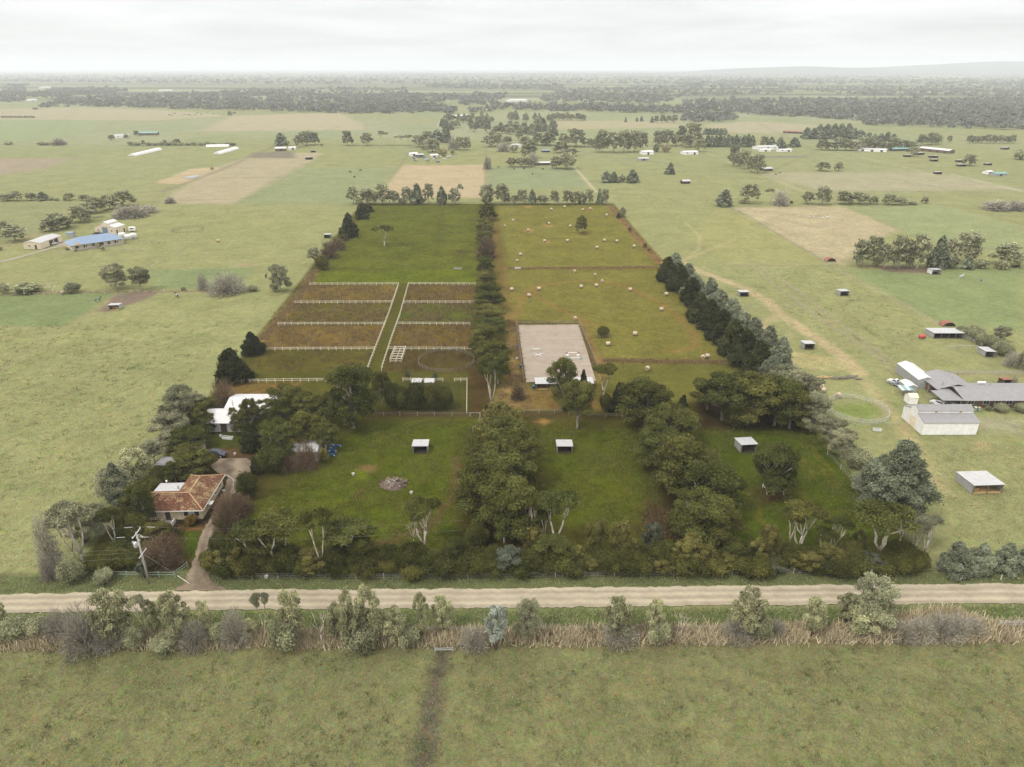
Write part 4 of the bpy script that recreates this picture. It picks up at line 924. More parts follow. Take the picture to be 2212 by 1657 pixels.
plant('I', [(60, 196, 5, 130, 'gum'), (185, 196, 8, 135, 'gum'), (235, 196, 98, 65, 'gum'), (300, 196, 110, 80, 'gum'), (365, 196, 62, 115, 'gum'), (450, 196, 58, 85, 'cyp'), (540, 196, 115, 115, 'gum'), (640, 196, 68, 85, 'gum'), (755, 196, 78, 105, 'gum'), (822, 196, 72, 100, 'gum'), (880, 196, 75, 75, 'cyp'), (940, 196, 68, 85, 'gum'), (1030, 194, 58, 70, 'cyp'), (1080, 194, 60, 70, 'gum'), (60, 198, 120, 130, 'wat')], 'pale', W)
plant('I', [(1230, 305, 213, 75, 'shr', 'just outside the back corner'), (2100, 210, 62, 155, 'cyp', 'alone at the far fence junction')], 'pale', '')
plant('J', [(35, 185, 52, 105, 'cyp'), (210, 160, 2, 148, 'gum'), (358, 160, 52, 66, 'umb'), (440, 175, 72, 105, 'twg'), (635, 165, 66, 90, 'gum'), (740, 170, 28, 125, 'gum'), (900, 165, 72, 125, 'gum'), (1010, 165, 72, 135, 'gum'), (1120, 165, 106, 75, 'gum'), (1225, 170, 92, 115, 'gum'), (1315, 170, 112, 95, 'gum'), (1405, 170, 142, 75, 'shr'), (1490, 160, 112, 55, 'gum'), (165, 160, 130, 60, 'shr'), (520, 162, 135, 30, 'shr'), (2010, 205, 148, 190, 'twg'), (2150, 205, 150, 180, 'twg')], 'pale', 'in the fence row behind the dry paddock')
plant('J', [(1030, 618, 418, 165, 'gum'), (1110, 575, 398, 135, 'gum'), (1190, 638, 436, 95, 'gum'), (1295, 638, 386, 155, 'gum'), (1350, 625, 465, 125, 'gum'), (1430, 638, 362, 145, 'gum'), (1570, 630, 385, 155, 'cyp'), (1680, 630, 530, 105, 'shr'), (1660, 590, 398, 95, 'gum'), (1780, 600, 358, 195, 'gum'), (1800, 638, 540, 90, 'cyp'), (1895, 632, 556, 105, 'shr'), (2072, 608, 442, 225, 'gum'), (2050, 638, 565, 105, 'shr'), (1140, 620, 530, 70, 'shr')], 'pale', 'in the clump behind the right horse paddock')
plant('K', [(1690, 175, 85, 135, 'shr'), (1790, 215, 90, 150, 'shr'), (1850, 260, 150, 150, 'shr'), (1930, 285, 160, 130, 'shr'), (2000, 240, 88, 150, 'gum'), (2010, 345, 215, 170, 'shr'), (2100, 440, 325, 140, 'twg'), (2195, 480, 305, 110, 'gum'), (1760, 150, 80, 90, 'wat')], 'pale', 'beside the stock yards')
plant('K', [(2000, 830, 755, 135, 'shr'), (2180, 840, 745, 130, 'shr'), (2115, 612, 535, 55, 'twg'), (1900, 825, 780, 60, 'shr')], 'pale', 'against the grey-roofed brick house')
plant('K', [(1210, 1330, 1165, 170, 'ded')], 'pale', 'with white limbs beside the spreading cypress')
plant('G', [(655, 556, 535, 30, 'shr'), (850, 535, 475, 40, 'wat'), (890, 552, 512, 50, 'wat'), (580, 545, 520, 40, 'shr'), (700, 470, 452, 30, 'shr')], 'pale', 'in the garden of the blue-roofed house')
# --- middle distance
W = 'in the far homestead windbreak'
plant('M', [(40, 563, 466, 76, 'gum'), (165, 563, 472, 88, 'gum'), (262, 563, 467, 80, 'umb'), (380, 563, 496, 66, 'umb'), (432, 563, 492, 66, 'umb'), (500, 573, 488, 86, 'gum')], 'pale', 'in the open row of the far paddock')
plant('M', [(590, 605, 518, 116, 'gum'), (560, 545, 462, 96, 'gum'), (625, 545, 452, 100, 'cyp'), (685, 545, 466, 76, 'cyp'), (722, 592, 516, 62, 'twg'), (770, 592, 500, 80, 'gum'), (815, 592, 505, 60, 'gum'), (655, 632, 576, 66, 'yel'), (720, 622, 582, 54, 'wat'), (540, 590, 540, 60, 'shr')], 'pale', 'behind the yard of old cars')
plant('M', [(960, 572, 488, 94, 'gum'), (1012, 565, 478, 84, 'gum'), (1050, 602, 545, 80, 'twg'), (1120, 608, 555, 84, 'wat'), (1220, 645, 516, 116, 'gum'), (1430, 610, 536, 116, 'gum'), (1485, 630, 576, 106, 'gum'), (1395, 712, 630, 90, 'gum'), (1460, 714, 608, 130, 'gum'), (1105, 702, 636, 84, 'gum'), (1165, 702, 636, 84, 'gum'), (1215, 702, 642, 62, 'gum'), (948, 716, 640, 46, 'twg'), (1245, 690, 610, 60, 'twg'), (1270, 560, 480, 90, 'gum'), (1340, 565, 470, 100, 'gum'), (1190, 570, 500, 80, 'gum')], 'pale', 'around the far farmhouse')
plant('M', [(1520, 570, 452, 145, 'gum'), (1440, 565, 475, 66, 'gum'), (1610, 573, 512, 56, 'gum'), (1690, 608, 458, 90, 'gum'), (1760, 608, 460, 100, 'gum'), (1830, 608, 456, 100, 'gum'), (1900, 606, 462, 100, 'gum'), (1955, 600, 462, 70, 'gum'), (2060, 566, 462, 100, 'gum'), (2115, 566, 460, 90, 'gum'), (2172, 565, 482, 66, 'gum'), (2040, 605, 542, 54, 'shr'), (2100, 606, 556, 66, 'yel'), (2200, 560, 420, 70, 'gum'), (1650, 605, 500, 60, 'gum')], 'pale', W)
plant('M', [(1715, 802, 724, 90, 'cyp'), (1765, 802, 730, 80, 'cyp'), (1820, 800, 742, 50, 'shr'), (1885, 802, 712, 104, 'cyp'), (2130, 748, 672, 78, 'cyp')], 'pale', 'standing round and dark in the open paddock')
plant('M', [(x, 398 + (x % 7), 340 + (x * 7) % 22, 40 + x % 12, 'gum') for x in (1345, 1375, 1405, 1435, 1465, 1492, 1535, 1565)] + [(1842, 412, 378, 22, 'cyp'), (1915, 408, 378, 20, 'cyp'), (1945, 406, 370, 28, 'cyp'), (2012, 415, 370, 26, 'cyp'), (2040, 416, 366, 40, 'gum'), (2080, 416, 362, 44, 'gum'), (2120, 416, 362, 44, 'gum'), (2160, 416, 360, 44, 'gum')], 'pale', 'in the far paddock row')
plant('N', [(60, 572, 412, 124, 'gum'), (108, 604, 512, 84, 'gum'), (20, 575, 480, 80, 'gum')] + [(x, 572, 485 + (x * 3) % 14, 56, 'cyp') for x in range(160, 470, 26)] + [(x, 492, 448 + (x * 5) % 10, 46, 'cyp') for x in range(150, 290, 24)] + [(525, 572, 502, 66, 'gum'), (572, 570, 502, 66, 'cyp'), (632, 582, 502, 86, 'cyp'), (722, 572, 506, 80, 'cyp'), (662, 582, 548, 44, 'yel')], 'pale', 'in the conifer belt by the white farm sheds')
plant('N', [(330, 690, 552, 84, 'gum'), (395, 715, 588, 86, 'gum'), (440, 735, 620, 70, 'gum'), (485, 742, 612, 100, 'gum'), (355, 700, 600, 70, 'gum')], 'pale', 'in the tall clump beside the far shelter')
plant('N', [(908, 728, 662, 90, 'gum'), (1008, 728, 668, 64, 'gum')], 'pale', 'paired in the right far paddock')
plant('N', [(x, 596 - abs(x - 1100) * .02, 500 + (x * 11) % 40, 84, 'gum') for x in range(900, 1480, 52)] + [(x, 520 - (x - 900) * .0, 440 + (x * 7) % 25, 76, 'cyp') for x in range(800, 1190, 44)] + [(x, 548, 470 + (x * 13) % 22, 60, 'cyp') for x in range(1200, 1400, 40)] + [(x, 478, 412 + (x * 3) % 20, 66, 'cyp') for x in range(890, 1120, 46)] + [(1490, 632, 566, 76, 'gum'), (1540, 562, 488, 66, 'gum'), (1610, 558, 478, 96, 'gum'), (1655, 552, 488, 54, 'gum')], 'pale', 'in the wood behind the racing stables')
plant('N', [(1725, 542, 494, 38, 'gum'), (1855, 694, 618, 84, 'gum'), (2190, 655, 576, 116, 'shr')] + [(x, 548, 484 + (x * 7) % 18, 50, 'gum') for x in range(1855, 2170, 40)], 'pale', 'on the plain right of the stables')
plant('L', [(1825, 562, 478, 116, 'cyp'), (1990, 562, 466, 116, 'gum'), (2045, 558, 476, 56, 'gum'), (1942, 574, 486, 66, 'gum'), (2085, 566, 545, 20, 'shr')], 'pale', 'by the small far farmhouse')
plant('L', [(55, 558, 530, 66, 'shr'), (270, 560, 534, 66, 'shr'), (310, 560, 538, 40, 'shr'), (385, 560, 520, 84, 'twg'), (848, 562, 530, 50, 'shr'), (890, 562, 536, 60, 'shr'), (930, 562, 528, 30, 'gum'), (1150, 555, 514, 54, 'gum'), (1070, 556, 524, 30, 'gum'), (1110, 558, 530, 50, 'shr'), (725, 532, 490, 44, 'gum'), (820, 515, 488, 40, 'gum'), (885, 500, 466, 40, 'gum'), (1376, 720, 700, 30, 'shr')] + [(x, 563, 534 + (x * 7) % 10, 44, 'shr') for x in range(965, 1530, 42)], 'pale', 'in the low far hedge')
plant('L', [(228, 330, 314, 40, 'shr'), (315, 295, 275, 18, 'gum'), (1490, 372, 340, 34, 'gum'), (1520, 360, 342, 20, 'gum')] + [(x, 384, 366 + (x * 3) % 6, 18, 'shr') for x in range(15, 225, 17)], 'pale', 'dotted on the distant left plain')
fill = [('M', [(700, 390), (1100, 362), (1320, 372), (1395, 440), (1380, 500), (760, 478), (690, 440)], 58), ('M', [(640, 420), (700, 400), (760, 470), (680, 520)], 8), ('M', [(960, 500), (1400, 470), (1420, 560), (980, 560)], 12)]
def inside(p, P):
    c = False
    for i in range(len(P)):
        a, b = P[i], P[(i + 1) % len(P)]
        if (a[1] > p[1]) != (b[1] > p[1]) and p[0] < (b[0] - a[0]) * (p[1] - a[1]) / (b[1] - a[1]) + a[0]: c = not c
    return c
def scatter(P, n, r=random):
    x0, x1 = min(p[0] for p in P), max(p[0] for p in P); y0, y1 = min(p[1] for p in P), max(p[1] for p in P); o = []
    while len(o) < n:
        p = (r.uniform(x0, x1), r.uniform(y0, y1))
        if inside(p, P): o.append(p)
    return o
for t, P, n in fill:
    for (x, y) in scatter(P, n):
        b = gp(t, x, y)
        put_tree(b, random.uniform(8, 15), random.uniform(9, 14), random.choice(('gum', 'gum', 'cyp')), 'pale', 'in the wood around the far farm buildings')

# --- the wooded country far off: reads as one mass
leafmat('far_leaf', (.125, .13, .105), (.165, .162, .13))
far_mass = [('L', [(370, 255), (600, 250), (1000, 242), (1600, 205), (1960, 215), (2212, 250), (2212, 355), (1880, 350), (1100, 328), (500, 310), (250, 322)], 1500),
 ('L', [(150, 245), (350, 205), (700, 188), (860, 215), (500, 242), (330, 262)], 420), ('L', [(0, 185), (180, 172), (150, 278), (0, 285)], 200),
 ('L', [(-100, 100), (2212, 100), (2212, 168), (1000, 160), (-100, 152)], 900), ('L', [(1480, 200), (2300, 190), (2300, 235), (1500, 240)], 150),
 ('M', [(0, 232), (300, 228), (850, 242), (860, 270), (500, 290), (740, 330), (740, 358), (0, 358)], 900), ('M', [(880, 222), (1080, 238), (1000, 298), (760, 310), (760, 292)], 140),
 ('M', [(970, 305), (2212, 320), (2212, 362), (1900, 352), (970, 332)], 420), ('M', [(1290, 255), (1600, 192), (2212, 182), (2212, 250), (2050, 300), (1300, 276)], 700),
 ('M', [(550, 176), (1450, 176), (1450, 235), (1290, 205), (560, 192)], 330), ('M', [(0, 92), (2212, 88), (2212, 172), (1500, 160), (800, 172), (0, 160)], 900),
 ('M', [(0, 190), (420, 195), (430, 222), (0, 225)], 60), ('M', [(860, 330), (1000, 345), (800, 358)], 25),
 ('N', [(0, 272), (700, 272), (2300, 262), (2300, 442), (1600, 428), (1100, 400), (500, 370), (0, 332)], 2300), ('N', [(0, 152), (700, 150), (700, 228), (0, 250)], 480),
 ('N', [(560, 190), (2300, 182), (2300, 248), (1300, 250), (900, 225)], 620), ('N', [(0, 95), (2300, 110), (2300, 180), (700, 165), (0, 150)], 900),
 ('N', [(0, 345), (370, 378), (320, 412), (0, 412)], 120), ('N', [(1150, 405), (2300, 440), (2300, 470), (1160, 430)], 110)]
Vs, Qs, Ts = [], [], []; off = 0
for t, P, n in far_mass:
    for (x, y) in scatter(P, n):
        b = gp(t, x, y); d = b.y
        h = random.uniform(5, 12) * random.choice((.8, 1, 1, 1.45)) * (1.0 if d < 3500 else 1.25); w = random.uniform(6, 15) * (1 if d < 3500 else 1.6); k = 30 if d < 3000 else 16
        dd = rng.normal(size=(k, 3)); dd /= np.linalg.norm(dd, axis=1)[:, None]; dd[:, 2] = np.abs(dd[:, 2]) * .9 - .15
        f = rng.uniform(.6, 1.08, (k, 1))
        Pp = np.array([b.x, b.y, h * .42]) + dd * f * np.array([w / 2, w / 2, h * .58])
        nn = dd + rng.normal(size=(k, 3)) * .5 + np.array([0, 0, .3]); nn /= np.linalg.norm(nn, axis=1)[:, None]
        v, q = leaf_cards(Pp, nn, max(2.2, w * (.34 if k == 30 else .48)), rng, 1.1)
        Vs.append(v); Qs.append(q + off); off += len(v)
        Ts.append(rng.uniform(.7, 1.25, k) * random.uniform(.78, 1.2))
tag(link('woodland', np_mesh('woodland', np.concatenate(Vs), np.concatenate(Qs), ('far_leaf',), None, np.concatenate(Ts))), 'broad grey-green woodland spread over the distant plain', 'woodland', None, 'stuff')
# ------------------------------------------------------------------ buildings
sheet_metal('roof_zinc', (.42, .41, .40), 0, .16, .5, stain=(.30, .26, .22))
sheet_metal('roof_white', (.52, .505, .49), 0, .16, .5, stain=(.5, .46, .42))
sheet_metal('roof_blue', (.17, .23, .32), 0, .2, .5)
sheet_metal('roof_teal', (.14, .30, .27), 0, .2, .5)
sheet_metal('roof_grey', (.235, .225, .22), 0, .2, .6, stain=(.18, .16, .155))
sheet_metal('roof_rust', (.26, .095, .06), 0, .1, .8, stain=(.16, .07, .05))
sheet_metal('wall_zinc', (.36, .36, .35), 0, .1, .5, stain=(.25, .2, .16))
sheet_metal('wall_white', (.85, .83, .80), 0, .2, .6)
sheet_metal('wall_cream', (.66, .56, .41), 0, .2, .6)
plain('render_cream', (.50, .41, .27), .9, .1, .3, 1.2, stain=(.34, .26, .17))
plain('weatherboard', (.38, .35, .34), .8, .2, .2, 1.5, stain=(.27, .24, .23))
plain('brick_brown', (.15, .10, .07), .9, .1, .4, 6, stain=(.2, .14, .1))
plain('timber_dark', (.06, .042, .03), .9, .1, .4, 3)
plain('timber_grey', (.20, .17, .14), .9, .1, .4, 3, stain=(.12, .1, .08))
plain('paint_white', (.66, .62, .54), .7, .3, .25, 1.5, stain=(.48, .43, .34))
plain('trim_white', (.74, .72, .68), .6, .3, .15, 2)
plain('steel_grey', (.30, .30, .30), .5, .5, .2, 2)
plain('concrete', (.33, .31, .29), .9, .2, .3, 2, stain=(.22, .2, .18))
plain('glass_dark', (.03, .034, .04), .12, .7, .2, 1)
plain('door_dark', (.05, .035, .03), .6, .3, .3, 2)
plain('door_blue', (.13, .18, .22), .6, .3, .2, 2)
plain('curtain', (.42, .43, .46), .8, .2, .2, 2)
plain('earth_dark', (.06, .045, .035), 1, 0, .4, 2)
plain('straw', (.42, .29, .13), 1, 0, .5, 3, bump=.6)
plain('tank_white', (.60, .58, .54), .6, .3, .15, 1)
plain('ash', (.13, .095, .075), 1, 0, .8, 3, bump=.8, stain=(.025, .02, .016))
plain('char', (.018, .016, .015), .9, .1, .4, 3)
# terracotta tiles with lichen
m, t = newmat('roof_tile'); g = G(t)
uv = g.n('UVMap').outputs[0]
br = g.n('TexBrick'); g.set(br.inputs['Vector'], uv); br.inputs['Scale'].default_value = 1.0
br.inputs['Color1'].default_value = (.105, .043, .028, 1); br.inputs['Color2'].default_value = (.19, .08, .047, 1); br.inputs['Mortar'].default_value = (.06, .03, .02, 1)
br.inputs['Mortar Size'].default_value = .03; br.inputs['Brick Width'].default_value = .3; br.inputs['Row Height'].default_value = .36; br.offset = .5
p = g.n('TexCoord').outputs['Object']
l1 = g.noise(p, .5, 4, .6); l2 = g.noise(p, 3.0, 4, .75)
lich = g.ramp(g.math('ADD', g.math('MULTIPLY', l1, .5), g.math('MULTIPLY', l2, .6)), .54, .68)
c = g.mix(g.math('MULTIPLY', lich, .8), br.outputs[0], (.40, .33, .16))
c = g.mix(g.ramp(g.noise(p, 2.2, 3, .7), .58, .72), c, (.085, .035, .028))
g.out(g.bsdf(c, .95, .1, 0, g.bump(br.outputs[1], .4, -.03)))

def frame(t, xl, yl, xr, yr):
    a, b = gp(t, xl, yl), gp(t, xr, yr)
    d = b - a
    return a, math.atan2(d.y, d.x), d.length
def window(th, face, L, D, u, z, w, h, glass='glass_dark', fr='trim_white', parent=None, sill=True, mull=1):
    """a framed window set proud of a wall; faces f, b, l, r of an L x D box"""
    def P(a0, a1, o0, o1, z0, z1):
        if face == 'f': return MB().box(a0, a1, -o1, -o0, z0, z1)
        if face == 'b': return MB().box(a0, a1, D + o0, D + o1, z0, z1)
        if face == 'l': return MB().box(-o1, -o0, a0, a1, z0, z1)
        return MB().box(L + o0, L + o1, a0, a1, z0, z1)
    o = part(th, 'window', P(u - w / 2, u + w / 2, .003, .035, z, z + h), glass)
    fm = MB()
    for q in (P(u - w / 2 - .07, u - w / 2 - .001, .003, .07, z - .07, z + h + .07), P(u + w / 2 + .001, u + w / 2 + .07, .003, .07, z - .07, z + h + .07),
              P(u - w / 2, u + w / 2, .003, .068, z + h + .001, z + h + .07), P(u - w / 2, u + w / 2, .003, .09, z - .07, z - .001)):
        k = fm.add(q.v); fm.f += [tuple(k + i for i in f) for f in q.f]
    for j in range(mull):
        uu = u - w / 2 + w * (j + 1) / (mull + 1)
        q = P(uu - .03, uu + .03, .037, .06, z, z + h); k = fm.add(q.v); fm.f += [tuple(k + i for i in f) for f in q.f]
    link('frame', fm.mesh('frame', fr), o)
    return o
def door(th, face, L, D, u, w, h, mat='door_dark', name='door'):
    if face == 'f': q = MB().box(u - w / 2, u + w / 2, -.04, -.003, .02, h)
    elif face == 'l': q = MB().box(-.04, -.003, u - w / 2, u + w / 2, .02, h)
    elif face == 'r': q = MB().box(L + .003, L + .04, u - w / 2, u + w / 2, .02, h)
    else: q = MB().box(u - w / 2, u + w / 2, D + .003, D + .04, .02, h)
    return part(th, name, q, mat)
def gable(name, label, cat, loc, rz, L, D, he, hr, wall, roof, ridge='x', over=.3, group=None):
    th = thing(name, label, cat, loc, rz, group)
    if ridge == 'x':
        part(th, 'wall', MB().prism([(0, 0), (D, 0), (D, he), (D / 2, hr), (0, he)], 0, 0, L), wall)
        s = (hr - he) / (D / 2); e = .03
        for y0, z0 in ((-over, he - s * over), (D + over, he - s * over)):
            part(th, 'roof', MB().slab([(-over, y0, z0 + e + .05), (L + over, y0, z0 + e + .05), (L + over, D / 2, hr + e + .05), (-over, D / 2, hr + e + .05)], .05), roof)
    else:
        part(th, 'wall', MB().prism([(0, 0), (L, 0), (L, he), (L / 2, hr), (0, he)], 1, 0, D), wall)
        s = (hr - he) / (L / 2); e = .03
        for x0, z0 in ((-over, he - s * over), (L + over, he - s * over)):
            part(th, 'roof', MB().slab([(x0, -over, z0 + e + .05), (L / 2, -over, hr + e + .05), (L / 2, D + over, hr + e + .05), (x0, D + over, z0 + e + .05)], .05), roof)
    return th
def monitor_barn(name, label, loc, rz, L, D, h1, h2, h3, h4, wall, roof):
    """barn with a raised centre aisle, ridge along its length"""
    th = thing(name, label, 'barn', loc, rz)
    a, b = D * .33, D * .67
    part(th, 'wall', MB().prism([(0, 0), (D, 0), (D, h1), (b, h2), (b, h3), (D / 2, h4), (a, h3), (a, h2), (0, h1)], 0, 0, L), wall)
    def sl(y0, z0, y1, z1):
        part(th, 'roof', MB().slab([(-.15, y0, z0 + .09), (L + .15, y0, z0 + .09), (L + .15, y1, z1 + .09), (-.15, y1, z1 + .09)], .06), roof)
    s = (h2 - h1) / a; sl(-.2, h1 - s * .2, a - .01, h2); sl(D + .2, h1 - s * .2, b + .01, h2)
    s2 = (h4 - h3) / (D / 2 - a); sl(a - .2, h3 - s2 * .2, D / 2, h4); sl(b + .2, h3 - s2 * .2, D / 2, h4)
    return th
def shelter(t, xl, yl, xr, yr, ytop, depth, label, group=None, wall='wall_zinc', roof='roof_zinc', bays=1, hay=False, name='horse_shelter', drop=.25, cat='shelter', turn=0.0):
    loc, rz, L = frame(t, xl, yl, xr, yr)
    h = min(max(hgt(t, (xl + xr) / 2, ytop, loc), 1.9), 3.6); hb = h - drop
    th = thing(name, label, cat, loc, rz + turn, group)
    part(th, 'back_wall', MB().box(0, L, depth - .05, depth, 0, hb - .06), wall)
    for x0 in (0, L - .05):
        part(th, 'side_wall', MB().prism([(.02, 0), (depth - .055, 0), (depth - .055, hb - .06), (.02, h - .08)], 0, x0, x0 + .05), wall)
    part(th, 'roof', MB().slab([(-.18, -.3, h), (L + .18, -.3, h), (L + .18, depth + .15, hb), (-.18, depth + .15, hb)], .06), roof)
    for k in range(bays + 1):
        x0 = .06 + (L - .24) * k / bays
        part(th, 'post', MB().box(x0, x0 + .12, -.14, -.02, 0, h - .1), 'timber_grey')
    part(th, 'earth_floor', MB().box(.06, L - .06, .0, depth - .06, -.05, .1), 'straw' if hay else 'earth_dark')
    if hay:
        r = random.Random(int(xl)); mb = MB()
        for k in range(5):
            x0 = r.uniform(.2, max(.3, L - 1.4)); y0 = r.uniform(.4, depth - 1.2); mb.box(x0, x0 + 1.1, y0, y0 + .9, .12 + k * .002, r.uniform(.4, .95))
        part(th, 'hay', mb, 'straw')
    return th

# --- the red-tiled house
loc = gp('A', 1755, 582); rz = R(2.5)
th = thing('tiled_house', 'cream rendered house with mossy red tiled L-shaped hip roof by the driveway', 'house', loc, rz)
XL, YB, e, a, ze, sl_ = -12.4, 12.4, .5, 3.6, 2.75, .5
wl = MB().prism([(XL, 0), (0, 0), (0, YB), (-6.2, YB), (-6.2, 6.2), (XL, 6.2)], 2, .45, ze)
part(th, 'wall', wl, 'render_cream')
part(th, 'plinth', MB().prism([(XL - .03, -.03), (.03, -.03), (.03, YB + .03), (-6.17, YB + .03), (-6.17, 6.23), (XL - .03, 6.23)], 2, -.1, .449), 'earth_dark')
xl, yb = XL - e, YB + e; zr = ze + a * sl_
Rc, R1, R2_, Vv = (e - a, -e + a, zr), (xl + a, -e + a, zr), (e - a, yb - a, zr), (e - 2 * a, -e + 2 * a, ze)
FACES = [[(xl, -e, ze), (e, -e, ze), Rc, R1], [(xl, -e + 2 * a, ze), (xl, -e, ze), R1], [Vv, (xl, -e + 2 * a, ze), R1, Rc],
         [(e, -e, ze), (e, yb, ze), R2_, Rc], [(e, yb, ze), (e - 2 * a, yb, ze), R2_], [(e - 2 * a, yb, ze), Vv, Rc, R2_]]
def clip(P, ax, lo, keep_above):
    o = []
    for i in range(len(P)):
        p, q = P[i], P[(i + 1) % len(P)]
        ip, iq = (p[ax] >= lo) == keep_above or p[ax] == lo, (q[ax] >= lo) == keep_above or q[ax] == lo
        if ip: o.append(p)
        if ip != iq:
            f = (lo - p[ax]) / (q[ax] - p[ax]); o.append((p[0] + f * (q[0] - p[0]), p[1] + f * (q[1] - p[1])))
    return o
for F_ in FACES:                               # each slope laid in overlapping courses of tiles
    P3 = [Vector(p) for p in F_]; U = (P3[1] - P3[0]).normalized(); Nn = U.cross(P3[2] - P3[0]).normalized()
    if Nn.z < 0: Nn = -Nn
    Vd = Nn.cross(U).normalized()
    if Vd.z < 0: Vd = -Vd
    P2 = [((p - P3[0]).dot(U), (p - P3[0]).dot(Vd)) for p in P3]; top = max(p[1] for p in P2); mb = MB(); c = .36; k = 0
    while k * c < top - 1e-3:
        q = clip(clip(P2, 1, k * c, True), 1, (k + 1) * c + .0, False)
        if len(q) >= 3:
            pts = [P3[0] + U * u + Vd * v_ + Nn * (.05 + .055 * (1 - (v_ - k * c) / c)) for u, v_ in q]
            mb.poly(pts, uv=[(u, v_) for u, v_ in q])
            lo = sorted([p for p in q if abs(p[1] - k * c) < 1e-4])
            if len(lo) >= 2:
                p0, p1 = lo[0], lo[-1]
                A_ = [P3[0] + U * p[0] + Vd * p[1] for p in (p0, p1)]
                mb.poly([A_[0] + Nn * .03, A_[1] + Nn * .03, A_[1] + Nn * .105, A_[0] + Nn * .105], uv=[(p0[0], p0[1]), (p1[0], p1[1]), (p1[0], p1[1]), (p0[0], p0[1])])
        k += 1
    part(th, 'roof', mb, 'roof_tile')
plain('ridge_cap', (.33, .20, .11), .95, .1, .4, 4, stain=(.42, .36, .2))
for p, q in (((e, -e, ze), Rc), (Rc, R1), (Rc, R2_), ((xl, -e, ze), R1), ((xl, -e + 2 * a, ze), R1), ((e, yb, ze), R2_), ((e - 2 * a, yb, ze), R2_)):
    part(th, 'ridge_cap', MB().bar(Vector(p) + Vector((0, 0, .12)), Vector(q) + Vector((0, 0, .12)), .24, .12), 'ridge_cap')
for q in (MB().box(xl - .1, e + .1, -e - .12, -e, ze - .12, ze + .03), MB().box(e, e + .12, -e - .12, yb + .1, ze - .121, ze + .031)):
    part(th, 'gutter', q, 'paint_white')
part(th, 'soffit', MB().prism([(xl, -e), (e, -e), (e, yb), (e - 2 * a, yb), (e - 2 * a, -e + 2 * a), (xl, -e + 2 * a)], 2, ze + .005, ze + .03), 'paint_white')
part(th, 'flat_roof', MB().slab([(XL + .3, 6.3, 2.62), (-6.3, 6.3, 2.62), (-6.3, 10.6, 2.42), (XL + .3, 10.6, 2.42)], .1), 'roof_zinc')
part(th, 'lean_to_wall', MB().box(XL + .4, -6.25, 6.24, 10.4, .0, 2.3), 'render_cream')
part(th, 'vent_pipe', MB().tube([(-7.4, 8, 2.4), (-7.4, 8, 3.3)], .12), 'steel_grey')
part(th, 'roof_cowl', MB().lathe([(.05, 2.3), (.05, 3.0), (.2, 3.05), (.22, 3.2), (.1, 3.35)], 10, (-10.6, 10.2, 0)), 'trim_white')
for (u, w_, gl) in ((-10.3, 1.0, 'curtain'), (-9.2, .9, 'glass_dark'), (-3.0, .95, 'glass_dark'), (-2.0, 1.0, 'curtain'), (-.95, .9, 'glass_dark')):
    window(th, 'f', 0, YB, u, 1.15, w_, 1.15, gl, 'paint_white', mull=0)
for u in (4.2, 7.8, 10.6): window(th, 'r', 0, YB, u, 1.2, 1.2, 1.1, 'glass_dark', 'trim_white')
door(th, 'f', 0, YB, -6.6, 1.0, 2.5, 'door_dark')
part(th, 'porch_step', MB().box(-7.6, -5.4, -1.5, -.05, 0, .42), 'concrete')
for x0 in (-7.75, -5.4): part(th, 'porch_wall', MB().box(x0, x0 + .16, -1.9, -.05, 0, 1.0), 'paint_white')
part(th, 'window_hood', MB().slab([(.06, 2.6, 2.2), (1.1, 2.6, 2.05), (1.1, 3.9, 2.05), (.06, 3.9, 2.2)], .08), 'trim_white')
for x0 in (-9.2, -4.4): part(th, 'porch_wall', MB().box(x0, x0 + .1, -.08, -.003, .46, 2.7), 'paint_white')
# --- the white-roofed house and outbuildings near it
loc, rz, L = frame('E', 402, 736, 735, 734)
th = gable('white_roofed_house', 'weatherboard house with bright white metal roof half hidden by gums', 'house', loc, 0.0, L, 7.5, 2.7, 4.3, 'weatherboard', 'roof_white', 'x', .45)
door(th, 'f', L, 7.5, L * .47, 1.5, 2.2); window(th, 'f', L, 7.5, L * .81, 1.1, 1.5, 1.0); window(th, 'f', L, 7.5, L * .17, 1.1, 1.8, 1.0)
p0 = gp('E', 575, 560, 2.8); p0.z = 0
part(th, 'rear_wing_wall', MB().box(2.4, 19.5, 7.7, 15.8, 0, 2.7), 'weatherboard')
for y0, y1 in ((7.3, 11.75), (16.2, 11.75)):
    part(th, 'rear_wing_roof', MB().slab([(2.0, y0, 2.82), (19.9, y0, 2.82), (19.9, y1, 3.9), (2.0, y1, 3.9)], .06), 'roof_white')
window(th, 'r', 19.5, 0, 10.5, 1.0, 1.4, 1.0)
part(th, 'chimney', MB().tube([(4.0, 8.4, 3), (4.0, 8.4, 4.6)], .1), 'steel_grey')
loc, rz, L = frame('E', 215, 935, 360, 935)
gable('garden_shed', 'small pale-roofed shed under the gums by the parked car', 'shed', loc, 0, L * .9, 3.4, 2.0, 2.6, 'weatherboard', 'roof_white', 'x', .2)
loc, rz, L = frame('E', -30, 1085, 118, 1085)
shelter('E', -30, 1085, 118, 1085, 1035, 4, 'dark grey-roofed carport behind the red-tiled house', None, 'timber_dark', 'roof_grey', 2, False, 'carport')
loc, rz, L = frame('E', 1148, 1000, 1364, 996)
th = gable('corrugated_shed', 'old pale corrugated shed standing under gums behind blue tubs', 'shed', loc, rz, L, 5, 2.7, 3.3, 'wall_zinc', 'roof_zinc', 'x', .2)
door(th, 'f', L, 5, L * .75, 1.6, 2.1, 'door_dark'); window(th, 'f', L, 5, L * .3, 1.1, 1.0, .8)
